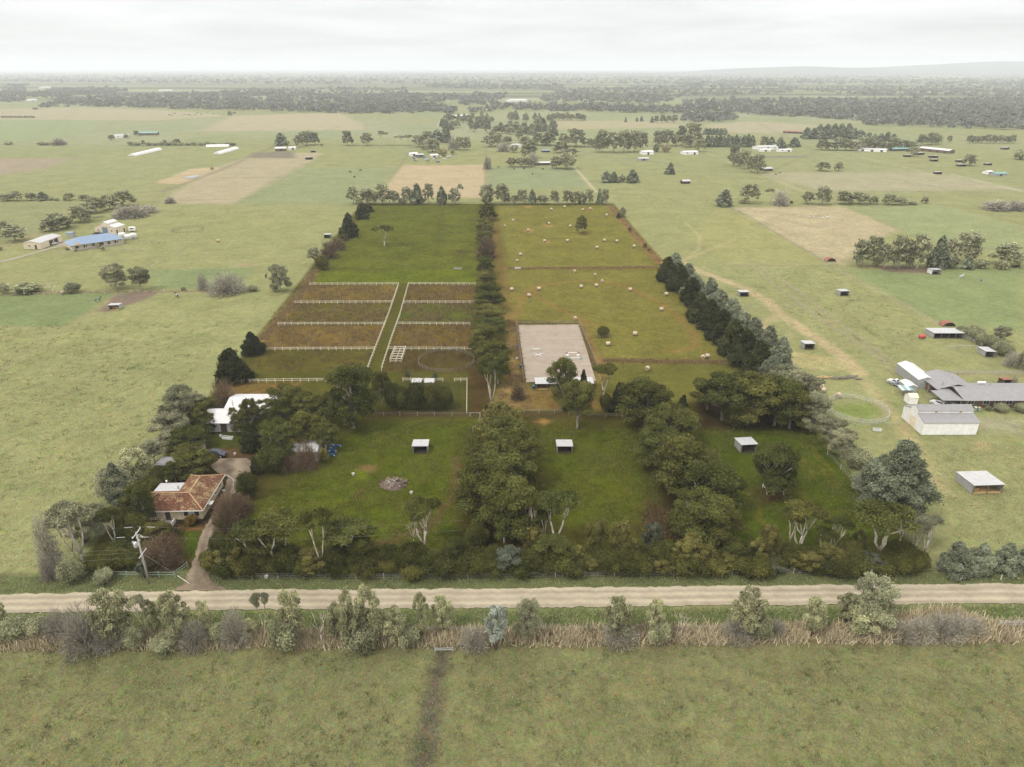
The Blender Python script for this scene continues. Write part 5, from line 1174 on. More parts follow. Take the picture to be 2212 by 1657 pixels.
for k in range(2):
    xl_ = (108, 216)[k]; loc, rz, L = frame('F', xl_, 1052, xl_ + 74, 1052)
    gable('small_shed', 'tiny pale-roofed shed behind the dark hedge' if k else 'narrow pale-topped shed at the hedge end', 'shed', loc, 0, L, 2.6, 1.9, 2.3, 'timber_grey', 'roof_zinc', 'x', .2)
# --- horse shelters
shelter('F', 112, 1612, 240, 1611, 1544, 3.3, 'open-fronted horse shelter standing near the burnt pile paddock path')
shelter('F', 1356, 1608, 1485, 1608, 1545, 3.3, 'open-fronted horse shelter alone in the middle front paddock')
shelter('Z', 1599, 978, 1633, 976, 960, 3.6, 'open-fronted horse shelter beside the lone round tree')
shelter('F', 1172, 1062, 1668, 1058, 1008, 4.6, 'long grey-roofed open shelter across the end of the sand arena', None, 'timber_dark', 'roof_zinc', 5, True, 'stable_shelter')
shelter('J', 142, 838, 207, 838, 806, 3.2, 'zinc horse shelter beside the curving farm track', None)
shelter('J', 872, 833, 936, 832, 798, 3.4, 'zinc horse shelter in the field beyond the double fence lane', None)
shelter('J', 1540, 677, 1606, 676, 643, 3.6, 'white-sided horse shelter in front of the tree clump', None, 'wall_white')
shelter('K', 310, 299, 397, 299, 248, 3.2, 'zinc horse shelter inside the looping wheel tracks', None)
shelter('G', 942, 1066, 1032, 1063, 1022, 3.0, 'zinc horse shelter full of hay in the muddy gateway', None, hay=True)
shelter('H', 726, 490, 780, 490, 458, 3.4, 'zinc horse shelter close outside the side boundary', None)
shelter('K', 1755, 1546, 2012, 1538, 1468, 5.6, 'big zinc open-fronted hay shed near the spreading cypress', None, bays=2, hay=True, name='hay_shed', cat='shed')
shelter('K', 1425, 204, 1682, 204, 160, 5.5, 'long zinc open shed at the stock yards', None, bays=4, name='stock_shed', cat='shed')
shelter('K', 1868, 364, 1952, 366, 322, 4.5, 'squat zinc shed with pale end wall at the stock yards', None, name='stock_shed', cat='shed')
shelter('K', 2018, 612, 2092, 612, 585, 2.0, 'little shelter with red roof behind the brick house', None, 'timber_dark', 'roof_rust', name='wood_shelter')
# --- right-hand neighbour
loc, rz, L = frame('K', 1322, 1037, 1795, 1036)
th = monitor_barn('white_barn', 'large white barn with grey raised-centre roof beside the brick house', loc, rz, L, 9.6, 3.3, 4.3, 5.0, 5.9, 'wall_white', 'roof_grey')
for k in range(2): part(th, 'skylight', MB().box(L * (.3 + .45 * k), L * (.3 + .45 * k) + .6, 9.6 * .33 - .03, 9.6 * .33 - .003, 4.45, 4.95), 'straw')
door(th, 'l', L, 9.6, 4.8, 2.6, 2.8, 'wall_cream', 'door')
for k in range(6): part(th, 'wall_seam', MB().box(L * (k + .5) / 6, L * (k + .5) / 6 + .05, -.02, -.002, .05, 3.2), 'trim_white')
loc, rz, L = frame('K', 1282, 640, 1425, 640)
th = gable('zinc_shed', 'long zinc gabled shed with white roof behind the round yard', 'shed', loc, 0, L, 12, 2.7, 3.5, 'wall_zinc', 'roof_white', 'y', .1)
door(th, 'f', L, 12, L * .8, 1.0, 2.1, 'steel_grey')
loc, rz, L = frame('K', 1188, 684, 1278, 684)
gable('zinc_garage', 'short zinc gabled garage against the long shed', 'shed', loc, 0, L, 4.2, 2.1, 2.6, 'wall_zinc', 'roof_white', 'y', .1)
loc, rz, L = frame('K', 1140, 708, 1245, 706)
th = thing('patchwork_canopy', 'low canopy of white and teal roof sheets on thin posts', 'canopy', loc, 0)
for k, mt in enumerate(('roof_white', 'roof_teal', 'roof_white', 'roof_teal')):
    part(th, 'roof_sheet', MB().slab([(L * k / 4, -.2, 2.0), (L * (k + 1) / 4 - .01, -.2, 2.0), (L * (k + 1) / 4 - .01, 2.6, 2.3), (L * k / 4, 2.6, 2.3)], .04), mt)
for x0 in (.05, L - .15):
    for y0, h in ((0, 1.95), (2.3, 2.2)): part(th, 'post', MB().box(x0, x0 + .1, y0, y0 + .1, 0, h), 'steel_grey')
loc, rz, L = frame('K', 1212, 776, 1284, 774)
th = gable('garden_shed', 'small cream garden shed with rust-streaked roof behind the white barn', 'shed', loc, 0, L, 2.6, 2.0, 2.7, 'wall_white', 'wall_cream', 'x', .1)
loc, rz, L = frame('K', 1690, 802, 2460, 800)
th = gable('brick_house', 'low brown brick house with long grey metal roof and carport', 'house', loc, 0, L, 9.5, 2.6, 3.7, 'brick_brown', 'roof_grey', 'x', 1.0)
for u in (1.5, 5.5, 8.6, 11.5): window(th, 'f', L, 9.5, u, 1.0, 1.5, 1.1)
part(th, 'rear_wing_wall', MB().prism([(-4.0, 0), (6, 0), (6, 2.6), (1, 3.9), (-4, 2.6)], 1, 9.6, 16), 'brick_brown')
for x0 in (-4.5, 6.5):
    part(th, 'rear_wing_roof', MB().slab([(x0, 6.0, 2.55), (1, 6.0, 4.02), (1, 16.5, 4.02), (x0, 16.5, 2.55)], .06), 'roof_grey')
part(th, 'carport_roof', MB().slab([(-6.6, -.9, 2.5), (-1.05, -.9, 2.5), (-1.05, 5.2, 2.65), (-6.6, 5.2, 2.65)], .1), 'roof_grey')
part(th, 'side_roof', MB().slab([(-4.4, 5.3, 2.62), (-1.05, 5.3, 2.62), (-1.05, 10.4, 2.75), (-4.4, 10.4, 2.75)], .1), 'roof_grey')
for x0, y0 in ((-6.3, -.6), (-1.6, -.6), (-6.3, 4.8), (-4.2, 10.1)): part(th, 'post', MB().box(x0, x0 + .12, y0, y0 + .12, 0, 2.45), 'steel_grey')
part(th, 'water_heater', MB().tube([(7.5, 8.0, 3.75), (9.6, 8.0, 3.75)], .3, 10), 'trim_white')
for x0, y0 in ((-2.2, 7.6), (2.2, 11.0), (10.5, 7.4)): part(th, 'vent_pipe', MB().tube([(x0, y0, 2.7), (x0, y0, 4.25)], .13), 'steel_grey')
# --- left-hand neighbour
loc, rz, L = frame('G', 625, 554, 1062, 490)
th = thing('blue_roofed_house', 'cream house with blue hip roof and front verandah', 'house', loc, rz)
Dp = 10.0
part(th, 'wall', MB().box(0, L, 0, Dp, 0, 2.7), 'wall_cream')
o = .7; c0 = [(-o, -1.6, 2.65), (L + o, -1.6, 2.65), (L + o, Dp + o, 2.65), (-o, Dp + o, 2.65)]; k = Dp / 2 + .2
r0, r1 = (k - o, Dp / 2, 5.3), (L - k + o, Dp / 2, 5.3)
for f in ([c0[0], c0[1], r1, r0], [c0[2], c0[3], r0, r1], [c0[1], c0[2], r1], [c0[3], c0[0], r0]): part(th, 'roof', MB().slab(f, .06), 'roof_blue')
part(th, 'front_gable', MB().prism([(.6, 2.66), (4.6, 2.66), (2.6, 4.3)], 1, -1.75, -1.66), 'wall_cream')
for k in range(9):
    x0 = .2 + (L - .5) * k / 8; part(th, 'post', MB().box(x0, x0 + .14, -1.5, -1.36, 0, 2.62), 'paint_white')
for u in (2.4, 6, 9.5, 13.5, 17, L - 3): window(th, 'f', L, Dp, u, .7, 1.6, 1.4)
door(th, 'f', L, Dp, L * .55, 1.1, 2.1); part(th, 'verandah_floor', MB().box(-.2, L, -1.6, -.05, -.05, .12), 'concrete')
loc, rz, L = frame('G', 356, 540, 540, 472)
th = gable('farm_garage', 'long cream farm garage with open bays and pale roof by the gravel yard', 'shed', loc, rz, L, 8.5, 3.0, 3.9, 'wall_cream', 'roof_zinc', 'x', .15)
for u in (L * .5, L * .72): part(th, 'bay_shade_panel', MB().box(u - 1.6, u + 1.6, -.03, -.003, .02, 2.6), 'door_dark')  # flat dark panels painted as the shade inside the open bays
door(th, 'l', L, 8.5, 2.4, 1.0, 2.1, 'door_dark'); window(th, 'l', L, 8.5, 5.5, 1.2, 1.0, .8)
loc, rz, L = frame('G', 1002, 412, 1088, 386)
th = monitor_barn('cream_barn', 'cream barn with white raised-centre roof and dark roller door', loc, rz, L, 12.5, 3.6, 4.8, 5.5, 6.5, 'wall_cream', 'roof_white')
door(th, 'l', L, 12.5, 6.25, 3.4, 3.6, 'door_blue', 'roller_door')
for u in (2.2, 10.3): window(th, 'l', L, 12.5, u, 1.4, 1.0, .9)
for u in (1.2, L - 1.2): door(th, 'f', L, 12.5, u, .9, 2.1, 'door_dark')
loc, rz, L = frame('G', 580, 440, 637, 438)
gable('tool_shed', 'small dark shed with blue-grey roof at the edge of the gravel yard', 'shed', loc, 0, L, 3, 2.4, 2.8, 'steel_grey', 'roof_blue', 'x', .15)
# --- distant farm buildings
FB = [('L', 745, 515, 835, 512, 4, 9, 'wall_white', 'roof_zinc', 'pale far house with grey hip roof beyond the long silage rows', 'house'),
 ('L', 900, 498, 1022, 496, 4, 9, 'brick_brown', 'roof_teal', 'long far shed with brown walls and pale green roof', 'shed'),
 ('L', 1785, 601, 1856, 599, 4, 8, 'brick_brown', 'roof_white', 'far brick cottage with white roof below two dark trees', 'house'),
 ('L', 1875, 591, 1920, 589, 3, 6, 'wall_white', 'roof_white', 'far white shed next to the brick cottage', 'shed'),
 ('L', 190, 276, 242, 274, 5, 12, 'wall_white', 'roof_white', 'white shed alone at the wood edge of the left plain', 'shed'),
 ('L', 275, 193, 332, 191, 6, 20, 'wall_white', 'roof_white', 'white shed far off between two strips of wood on the left plain', 'shed'),
 ('L', 1045, 212, 1120, 210, 6, 16, 'wall_white', 'roof_zinc', 'cluster shed with zinc roof far off on the left plain', 'shed'),
 ('M', 447, 632, 497, 630, 3.2, 7, 'wall_white', 'roof_white', 'white shed behind the yard of old cars', 'shed'),
 ('M', 482, 636, 532, 635, 2.6, 5, 'timber_dark', 'roof_zinc', 'low dark shed with zinc roof in the yard of old cars', 'shed'),
 ('M', 582, 643, 628, 641, 3.2, 6, 'wall_cream', 'roof_white', 'cream shed at the end of the yard of old cars', 'shed'),
 ('M', 1258, 692, 1352, 690, 3, 5, 'timber_dark', 'roof_white', 'low open shed with white roof between round dark trees', 'shed'),
 ('M', 1115, 577, 1168, 574, 3.6, 8, 'wall_white', 'roof_zinc', 'far farmhouse with zinc roof among gums', 'house'),
 ('M', 1955, 623, 2024, 621, 3.8, 9, 'wall_white', 'roof_white', 'white far house in front of the tall windbreak', 'house'),
 ('M', 1928, 661, 1993, 659, 2.6, 5, 'steel_grey', 'roof_zinc', 'low grey far shelter in the open paddock below the windbreak', 'shelter'),
 ('M', 1302, 607, 1352, 606, 2.4, 4, 'timber_dark', 'roof_blue', 'small dark shelter with blue roof by the far farmhouse', 'shelter'),
 ('M', 745, 388, 818, 380, 5, 10, 'timber_dark', 'roof_white', 'dark-fronted far shed at the top of the wood', 'shed'),
 ('M', 1092, 281, 1202, 278, 6, 20, 'wall_white', 'roof_white', 'long white building far out on the plain', 'shed'),
 ('N', 8, 623, 100, 621, 3.4, 10, 'wall_white', 'roof_white', 'white far sheds below the big grey gum', 'shed'),
 ('N', 490, 592, 617, 588, 4, 12, 'wall_white', 'roof_zinc', 'long pale far house in front of the conifer belt', 'house'),
 ('N', 506, 603, 572, 602, 2.8, 6, 'wall_white', 'roof_white', 'white far shed in front of the long pale house', 'shed'),
 ('N', 625, 605, 708, 602, 2.8, 6, 'wall_white', 'roof_white', 'white far shed beside the yellow tree', 'shed'),
 ('N', 1135, 598, 1320, 606, 3, 8, 'wall_white', 'roof_white', 'long low white stable wing at the wood edge', 'stable'),
 ('N', 1365, 600, 1470, 597, 3, 7, 'timber_dark', 'roof_teal', 'dark stable block with pale green roof', 'stable'),
 ('N', 1530, 596, 1722, 616, 4, 10, 'brick_brown', 'roof_white', 'long stable with bright white roof and row of dark doors', 'stable'),
 ('N', 525, 730, 583, 727, 2.8, 6, 'timber_dark', 'roof_zinc', 'dark far shed beside the tall tree clump', 'shed'),
 ('N', 650, 482, 768, 487, 3, 6, 'timber_dark', 'roof_rust', 'row of brown far sheds at the end of the conifers', 'shed'),
 ('N', 0, 812, 48, 810, 2.8, 4, 'timber_dark', 'roof_zinc', 'brown far shelter beside the pale stacked bale', 'shelter'),
 ('N', 2024, 762, 2102, 760, 2.8, 6, 'steel_grey', 'roof_teal', 'far shed with pale green roof beside the white track', 'shed'),
 ('N', 1972, 750, 2010, 748, 2.8, 5, 'wall_white', 'roof_white', 'white caravan-like shed beside the white track', 'shed')]
for (t_, x0, y0, x1, y1, h, d, wm, rm, lab, cat) in FB:
    loc, rz, L = frame(t_, x0, y0, x1, y1)
    th = gable({'house': 'farm_house', 'shed': 'farm_shed', 'stable': 'stable', 'shelter': 'field_shelter'}[cat], lab, cat, loc, rz, L, d, h * .7, h, wm, rm, 'x', .3)
    n = max(1, int(L / 7))
    for k in range(n):
        u = L * (k + .5) / n
        if cat in ('shelter', 'stable'): door(th, 'f', L, d, u, min(2.6, L / n * .6), h * .58)
        elif k % 3 == 1 or n == 1: door(th, 'f', L, d, u, 2.2, min(2.6, h * .6))
        else: window(th, 'f', L, d, u, 1.0, 1.6, 1.0)
for (x0, y0, x1, y1) in ((1440, 638, 1480, 638), (1520, 624, 1566, 622), (1605, 643, 1655, 643), (1612, 666, 1655, 666), (1780, 671, 1816, 671), (1790, 699, 1838, 698), (1970, 692, 2003, 691), (1640, 749, 1679, 749), (2080, 590, 2116, 588)):
    shelter('N', x0, y0, x1, y1, y0 - 14, 4, 'small far paddock shelter near the racing stables', 'far paddock shelters near the racing stables', 'timber_dark', 'roof_white', 1, False, 'field_shelter')
shelter('L', 1980, 655, 2028, 653, 640, 4, 'small far shelter beside scattered white junk', None, 'timber_dark', 'roof_zinc', 1, False, 'field_shelter')
shelter('L', 2015, 608, 2046, 607, 597, 4, 'small far shelter on the strip of yellow ground', None, 'timber_dark', 'roof_zinc', 1, False, 'field_shelter')
for k, (x0, y0, x1, y1) in enumerate(((852, 632, 1030, 590), (1403, 620, 1528, 584), (1340, 570, 1486, 568))):
    loc, rz, L = frame('L', x0, y0, x1, y1)
    mb = MB().prism([(-4, 0), (-3, 1.4), (-1, 2.1), (1, 2.1), (3, 1.4), (4, 0)], 0, 0, L)
    tag(link('silage_stack', mb.mesh('silage_stack', 'tank_white'), None, loc, rz), ('longest pale covered silage stack in the left field', 'slanting pale covered silage stack near the fence track', 'level pale covered silage stack along the low far hedge')[k], 'silage stack')
# ------------------------------------------------------------------ fences
plain('fence_white', (.70, .64, .50), .7, .3, .2, 2, stain=(.56, .50, .38))
plain('fence_timber', (.27, .21, .15), .9, .1, .4, 2, stain=(.18, .13, .09))
plain('fence_grey', (.36, .34, .31), .7, .3, .3, 2)
plain('pipe_green', (.24, .31, .26), .6, .3, .2, 2)
plain('galv', (.45, .45, .45), .45, .5, .2, 2)
POSTS = {}
def fence(name, pts, label, group=None, sp=2.35, h=1.15, rails=(1.05, .55), mat='fence_white', pw=.13, rh=.12, rt=.04, tops=0.08, closed=False, cat='fence'):
    P = [Vector((p.x, p.y, 0)) for p in pts]
    if closed: P = P + [P[0]]
    base = P[0].copy(); th = thing(name, label, cat, base, 0, group)
    key = (h, mat, pw)
    if key not in POSTS: POSTS[key] = MB().box(-pw / 2, pw / 2, -pw / 2, pw / 2, -.1, h).box(-pw / 2 - .01, pw / 2 + .01, -pw / 2 - .01, pw / 2 + .01, h + .001, h + .03).mesh('post', mat)
    for a, b in zip(P[:-1], P[1:]):
        L = (b - a).length; n = max(1, round(L / sp)); ang = math.atan2((b - a).y, (b - a).x)
        for k in range(n + (1 if b is P[-1] and not closed else 0)):
            link('post', POSTS[key], th, a.lerp(b, k / n) - base + Vector((0, 0, random.uniform(-.03, .02))), ang + random.uniform(-.03, .03))
    for z in rails:
        mb = MB(); nr = 0
        for a, b in zip(P[:-1], P[1:]):
            d = (b - a).normalized(); off = Vector((d.y, -d.x, 0)) * (pw / 2 + rt / 2 + .004)
            mb.bar(a - base + off + Vector((0, 0, z)), b - base + off + Vector((0, 0, z)), rt, rh)
        part(th, 'rail' if rh > .03 else 'wire', mb, mat)
    return th
WF = 'white rail fences of the small paddocks'
for lab, t_, pts in (('white post-and-rail fence, top cross line of the left weedy paddocks', 'H', [(602, 898), (1370, 895)]), ('white post-and-rail fence, top cross line right of the lane', 'H', [(1454, 893), (2030, 896)]),
    ('white post-and-rail fence, second cross line left of the lane', 'H', [(476, 1056), (1312, 1052)]), ('white post-and-rail fence, second cross line right of the lane', 'H', [(1410, 1053), (2035, 1054)]),
    ('white post-and-rail fence, third cross line left of the lane', 'H', [(330, 1242), (1250, 1240)]), ('white post-and-rail fence, third cross line right of the lane', 'H', [(1350, 1238), (1985, 1242)]),
    ('white post-and-rail fence, fourth cross line left of the lane', 'H', [(170, 1460), (1160, 1456)]), ('white post-and-rail fence, fourth cross line beside the round pen', 'H', [(1280, 1455), (2070, 1458)]),
    ('white post-and-rail fence, lowest cross line by the cypress', 'E', [(632, 312), (1500, 300)]), ('white post-and-rail fence, left side of the grass lane', 'H', [(1370, 896), (1290, 1135), (1120, 1580), (1095, 1650)]),
    ('white post-and-rail fence, right side of the grass lane', 'H', [(1454, 896), (1380, 1165), (1318, 1335), (1240, 1575), (1222, 1635)]), ('short white rail fence above the dark hedge', 'F', [(25, 990), (372, 992)]),
    ('white rail fence turning the corner of the dark hedge yard', 'F', [(470, 992), (580, 990), (577, 1262)])):
    fence('white_fence', T(t_, *pts), lab, WF)
fence('arena_fence', T('F', (1068, 1000), (1000, 500), (1552, 497), (1714, 885)), 'brown timber post-and-rail fence around the sand arena', None, 2.6, 1.25, (1.15, .65), 'fence_timber', .14, .14)
def ring(t, cx, cy_, rx, n):
    c = gp(t, cx, cy_); r = rx * mpp(t, c)
    return [Vector((c.x + r * math.cos(2 * math.pi * k / n), c.y + r * math.sin(2 * math.pi * k / n), 0)) for k in range(n)]
fence('round_pen', ring('F', 400, 822, 240, 28), 'round pen of weathered rails beside the white paddocks', None, 1.9, 1.3, (1.25, .9, .5), 'timber_grey', .1, .07, closed=True, cat='pen')
fence('round_pen', ring('K', 765, 835, 250, 28), 'round pen of galvanised pipe beside the white barn', None, 1.9, 1.5, (1.45, 1.05, .6), 'galv', .1, .07, closed=True, cat='pen')
fence('round_pen', ring('G', 1625, 380, 126, 26), 'round pen of dark rails in the left neighbour field', None, 2.6, 1.2, (1.1, .6), 'timber_grey', .12, .1, closed=True, cat='pen')
fence('pipe_fence', T('A', (960, 1062), (1240, 1070), (1510, 1068), (1622, 985)), 'green pipe entrance fence beside the driveway mouth', None, 3.0, 1.2, (1.12, .6), 'pipe_green', .1, .08)
fence('wire_fence', T('B', (-10, 1078), (105, 1080), (1000, 1085), (2209, 1080)) + T('D', (300, 880), (1000, 872), (1640, 852)), 'wire fence along the road verge under the shrub belt', None, 5.2, 1.2, (1.1, .75, .4), 'fence_grey', .11, .02, .02)
fence('rail_fence', T('B', (-10, 1060), (105, 1062)), 'short timber rail section beside the driveway mouth', None, 3, 1.15, (1.05,), 'fence_timber', .14, .12)
fence('wire_fence', T('D', (780, 10), (980, 230), (1180, 450), (1440, 720)), 'wire fence down the right boundary of the front paddock', None, 6, 1.2, (1.1, .7, .35), 'fence_grey', .1, .02, .02)
fence('wire_fence', T('F', (600, 1290), (0, 1285), (-280, 1290)), 'wire fence along the dirt path above the left paddock', None, 4, 1.1, (1.0, .6), 'fence_grey', .09, .025, .02)
fence('pipe_fence', T('F', (610, 1290), (692, 1292), (690, 1390), (630, 1420)), 'pale pipe corner rail where the dirt path meets the paddock', None, 3, 1.1, (1.05,), 'galv', .08, .06)
fence('wire_fence', T('F', (1065, 1262), (1470, 1260), (1500, 1290), (2200, 1310)), 'wire fence along the dirt path behind the middle paddock', None, 4, 1.1, (1.0, .6), 'fence_grey', .1, .025, .02)
fence('tree_guard', T('I', (1005, 1350), (1115, 1352), (1118, 1320), (1008, 1318)), 'small square rail guard round a bush', None, 2.2, 1.1, (1.0, .55), 'fence_timber', .12, .1, closed=True)
fence('tree_guard', T('D', (310, 250), (340, 302), (462, 302)), 'white rail corner under the lone round tree', None, 2.6, 1.0, (.9,), 'trim_white', .1, .12)
FW = 'wire paddock fences of the right neighbour'
for lab, pts in (('wire fence, near side of the double fence lane', [(210, 606), (350, 726), (580, 895), (800, 1055), (1100, 1255), (1250, 1385)]), ('wire fence, far side of the double fence lane', [(272, 610), (440, 716), (650, 876), (860, 1036), (1070, 1186), (1290, 1356)]),
                 ('wire fence from the red arch shelter down to the stock yards', [(790, 606), (1020, 740), (1300, 886), (1500, 996), (1640, 1076)]), ('wire fence across below the tree clump', [(60, 616), (800, 616)]), ('wire fence by the horse shelter on the curving track', [(80, 929), (600, 919)]),
                 ('wire fence along the edge of the dry paddock', [(780, 592), (480, 424), (240, 274), (80, 194)])):
    fence('wire_fence', T('J', *pts), lab, FW, 6.5, 1.15, (1.05, .6), 'fence_grey', .13, .03, .02)
fence('yard_fence', T('K', (1350, 515), (1700, 515), (2260, 518)), 'grey rail fence behind the brick house', None, 2.6, 1.3, (1.2, .85, .5), 'fence_grey', .12, .1)
fence('stock_yard', T('K', (1690, 200), (1840, 275)), 'white rail run between the two stock sheds', None, 2.4, 1.2, (1.1, .6), 'galv', .1, .1)
fence('stock_yard', T('K', (1545, 298), (1690, 290), (1800, 293)), 'white rail front of the stock yards', None, 2.4, 1.1, (1.0,), 'galv', .1, .1)
fence('pipe_fence', T('K', (600, 978), (900, 970), (1140, 962)), 'thin pipe fence below the galvanised round pen', None, 4, 1.1, (1.0,), 'pipe_green', .08, .05)
fence('wire_fence', T('G', (1300, 705), (1500, 590), (1760, 420)), 'wire fence slanting up the left neighbour field', None, 5, 1.1, (1.0, .6), 'fence_grey', .13, .03, .02)
fence('wire_fence', T('G', (1010, 545), (1230, 566)), 'low wire fence in front of the blue-roofed house', None, 4, 1.1, (1.0,), 'fence_grey', .13, .05, .03)
fence('wire_fence', T('G', (1085, 470), (1430, 496)), 'low timber fence beside the water tanks', None, 4, 1.1, (1.0,), 'timber_grey', .13, .08, .03)
fence('pipe_rail', T('Q', (607, 596), (724, 594)), 'silver rail at the head of the worn track', None, 6, .9, (.8, .45), 'galv', .08, .09)
fence('farm_gate', T('R', (2045, 432), (2225, 432)), 'grey pipe farm gate at the edge of the long grass', None, 5, 1.25, (1.2, .85, .5, .2), 'galv', .09, .06, cat='gate')
# stacked white gates beside the lane
loc, rz, L = frame('H', 1296, 1562, 1392, 1562)
th = thing('white_rail_stack', 'row of white rail panels standing in a block beside the lane', 'fence panels', loc, 0)
dpt = gp('H', 1345, 1455).y - loc.y
for k in range(6):
    y0 = dpt * k / 5
    mb = MB()
    for x0 in (0, L / 2, L): mb.box(x0 - .07, x0 + .07, y0 - .05, y0 + .05, 0, 1.3)
    for z in (.45, 1.15): mb.box(-.07, L + .07, y0 - .09, y0 - .055, z, z + .14)
    part(th, 'panel', mb, 'fence_white')
for x0 in (0, L): part(th, 'side_rail', MB().bar((x0, 0, 1.4), (x0, dpt, 1.4), .1, .12), 'fence_white')

# ------------------------------------------------------------------ hay bales, barrels, tanks, jumps
plain('bale_hay', (.46, .37, .27), 1, 0, .45, 4, bump=.6, stain=(.36, .29, .23))
m, t = newmat('bale_face'); g = G(t)
p = g.n('TexCoord').outputs['Object']; sp = g.n('SeparateXYZ'); g.set(sp.inputs[0], p)
rr = g.math('SQRT', g.math('ADD', g.math('POWER', sp.outputs[1], 2.0), g.math('POWER', g.math('SUBTRACT', sp.outputs[2], .62), 2.0)))
w_ = g.math('SINE', g.math('ADD', g.math('MULTIPLY', rr, 46.0), g.math('MULTIPLY', g.noise(p, 5, 3), 6.0)))
g.out(g.bsdf(g.scale((.36, .25, .14), g.math('ADD', .85, g.math('MULTIPLY', w_, .2))), 1, 0))
def bale_mesh():
    mb = MB(); n = 20; prof = [(-.62, .58), (-.57, .62), (-.2, .635), (.2, .635), (.57, .62), (.62, .58)]
    rings = [mb.add([(x, r * math.cos(2 * math.pi * j / n), .62 + r * math.sin(2 * math.pi * j / n)) for j in range(n)]) for x, r in prof]
    for k in range(len(prof) - 1):
        for j in range(n):
            q = (j + 1) % n; mb.f.append((rings[k] + j, rings[k + 1] + j, rings[k + 1] + q, rings[k] + q))
    ends = MB()
    for x, s in ((-.623, 1), (.623, -1)):
        i = ends.add([(x, .575 * math.cos(2 * math.pi * j / n), .62 + .575 * math.sin(2 * math.pi * j / n)) for j in range(n)])
        ends.f.append(tuple(range(i, i + n))[::s])
    return mb.mesh('wrap', 'bale_hay', True), ends.mesh('end_face', 'bale_face')
BW, BE = bale_mesh()
def bale(t_, x, y, label, group, turn):
    o = thing('hay_bale', label, 'hay bale', gp(t_, x, y), turn, group); o.scale = (1.06, 1.06, 1.06)
    link('wrap', BW, o); link('end_face', BE, o)
B1 = [(211, 396), (285, 345), (593, 373), (415, 430), (616, 248), (730, 228), (886, 253), (950, 244), (1092, 300), (779, 395), (558, 523), (754, 521), (1008, 580), (1072, 518), (1182, 525), (1328, 570), (350, 640), (317, 698)]
B2 = [(813, 790), (991, 820), (1051, 875), (273, 944), (508, 938), (872, 920), (1002, 910), (1294, 946), (1606, 985), (1563, 1117), (421, 996), (818, 1198), (1337, 1328), (1105, 1416), (1922, 1535), (1958, 1522)]
for k, (x, y) in enumerate(B1): bale('I', x, y, 'round hay bale in the back hay paddock', 'bales in the back hay paddock', random.choice((random.uniform(-.25, .25), random.uniform(-.25, .25), 1.3)))
for k, (x, y) in enumerate(B2):
    face = k in (0, 1, 2, 11, 14); bale('I', x, y, 'round hay bale in the middle hay paddock, its end face showing' if face else 'round hay bale lying side-on in the middle hay paddock', 'bales in the middle hay paddock end on' if face else 'bales in the middle hay paddock side on', 1.2 if face else random.uniform(-.3, .3))
bale('I', 1443, 1632, 'round hay bale alone below the lower dry fence strip', None, 1.1)
for k, (x, y) in enumerate(((430, 592), (440, 615), (455, 640))): bale('K', x, y, 'hay bale in the short row under the boundary trees', 'bales in a row by the neighbour hedge', .2)
bale('K', 472, 668, 'pale hay bale at the end of the neighbour row', None, .1); bale('K', 605, 714, 'hay bale standing by the galvanised round pen', None, .9)
bale('G', 540, 928, 'hay bale between bushes on the left cross fence', None, 1.2); bale('G', 1882, 478, 'hay bale in the left field near the round pen', None, .8)
bale('M', 862, 634, 'pale bale by the yard of old cars', None, .4)
plain('barrel_blue', (.02, .09, .27), .5, .4, .3, 3); plain('barrel_pale', (.35, .45, .55), .5, .4, .2, 3); plain('tank_red', (.42, .06, .05), .5, .4, .2, 2)
BAR = MB().lathe([(.26, 0), (.29, .04), (.285, .3), (.3, .32), (.285, .34), (.285, .56), (.3, .58), (.285, .6), (.28, .86), (.26, .9)], 12).mesh('body', 'barrel_blue', True)
LID = MB().lathe([(.2, .901), (.21, .93), (.02, .935)], 12).mesh('lid', 'barrel_pale')
def barrel(t_, x, y, label, group=None, lie=False):
    o = thing('barrel', label, 'barrel', gp(t_, x, y), random.uniform(0, 6), group)
    if lie: o.rotation_euler = (math.pi / 2, 0, random.uniform(0, 3)); o.location.z = .29
    link('body', BAR, o); link('lid', LID, o)
for k, (x, y) in enumerate(((1470, 870), (1500, 875), (1528, 862), (1478, 900), (1495, 905), (1465, 928), (1482, 938))): barrel('E', x, y, 'blue plastic barrel in the heap beside the gums', 'blue barrels heaped beside the gums', k % 2 == 0)
barrel('F', 1007, 702, 'blue barrel lying outside the upper arena fence', None, True); barrel('F', 1040, 868, 'blue barrel standing outside the lower arena fence'); barrel('F', 1152, 1050, 'blue barrel at the corner of the long shelter')
barrel('J', 1896, 722, 'blue barrel lying in the right horse paddock', None, True)
TUB = MB().lathe([(.22, 0), (.3, .5), (.32, .5), (.32, .45), (.24, .06)], 12).mesh('feed_tub', 'barrel_blue')
for k in range(6):
    tag(link('feed_tub', TUB, None, gp('E', 1176 + 30 * k, 1012)), 'blue feed tub in the row before the corrugated shed', 'tub', 'blue tubs before the corrugated shed')
TK = MB().lathe([(1.9, 0), (1.9, 2.3), (1.8, 2.4), (.5, 2.8), (.45, 2.9)], 20).mesh('body', 'tank_white', True)
TL = MB().lathe([(.46, 2.901), (.46, 3.0), (.1, 3.05)], 12).mesh('lid', 'steel_grey')
for x, y in ((1058, 440), (1112, 456), (1152, 446)):
    o = thing('water_tank', 'white round water tank beside the blue-roofed house', 'tank', gp('G', x, y), 0, 'water tanks by the blue-roofed house'); link('body', TK, o); link('lid', TL, o)
o = thing('fuel_tank', 'red cylinder tank on short legs by the stock shed', 'tank', gp('K', 1326, 210), .1)
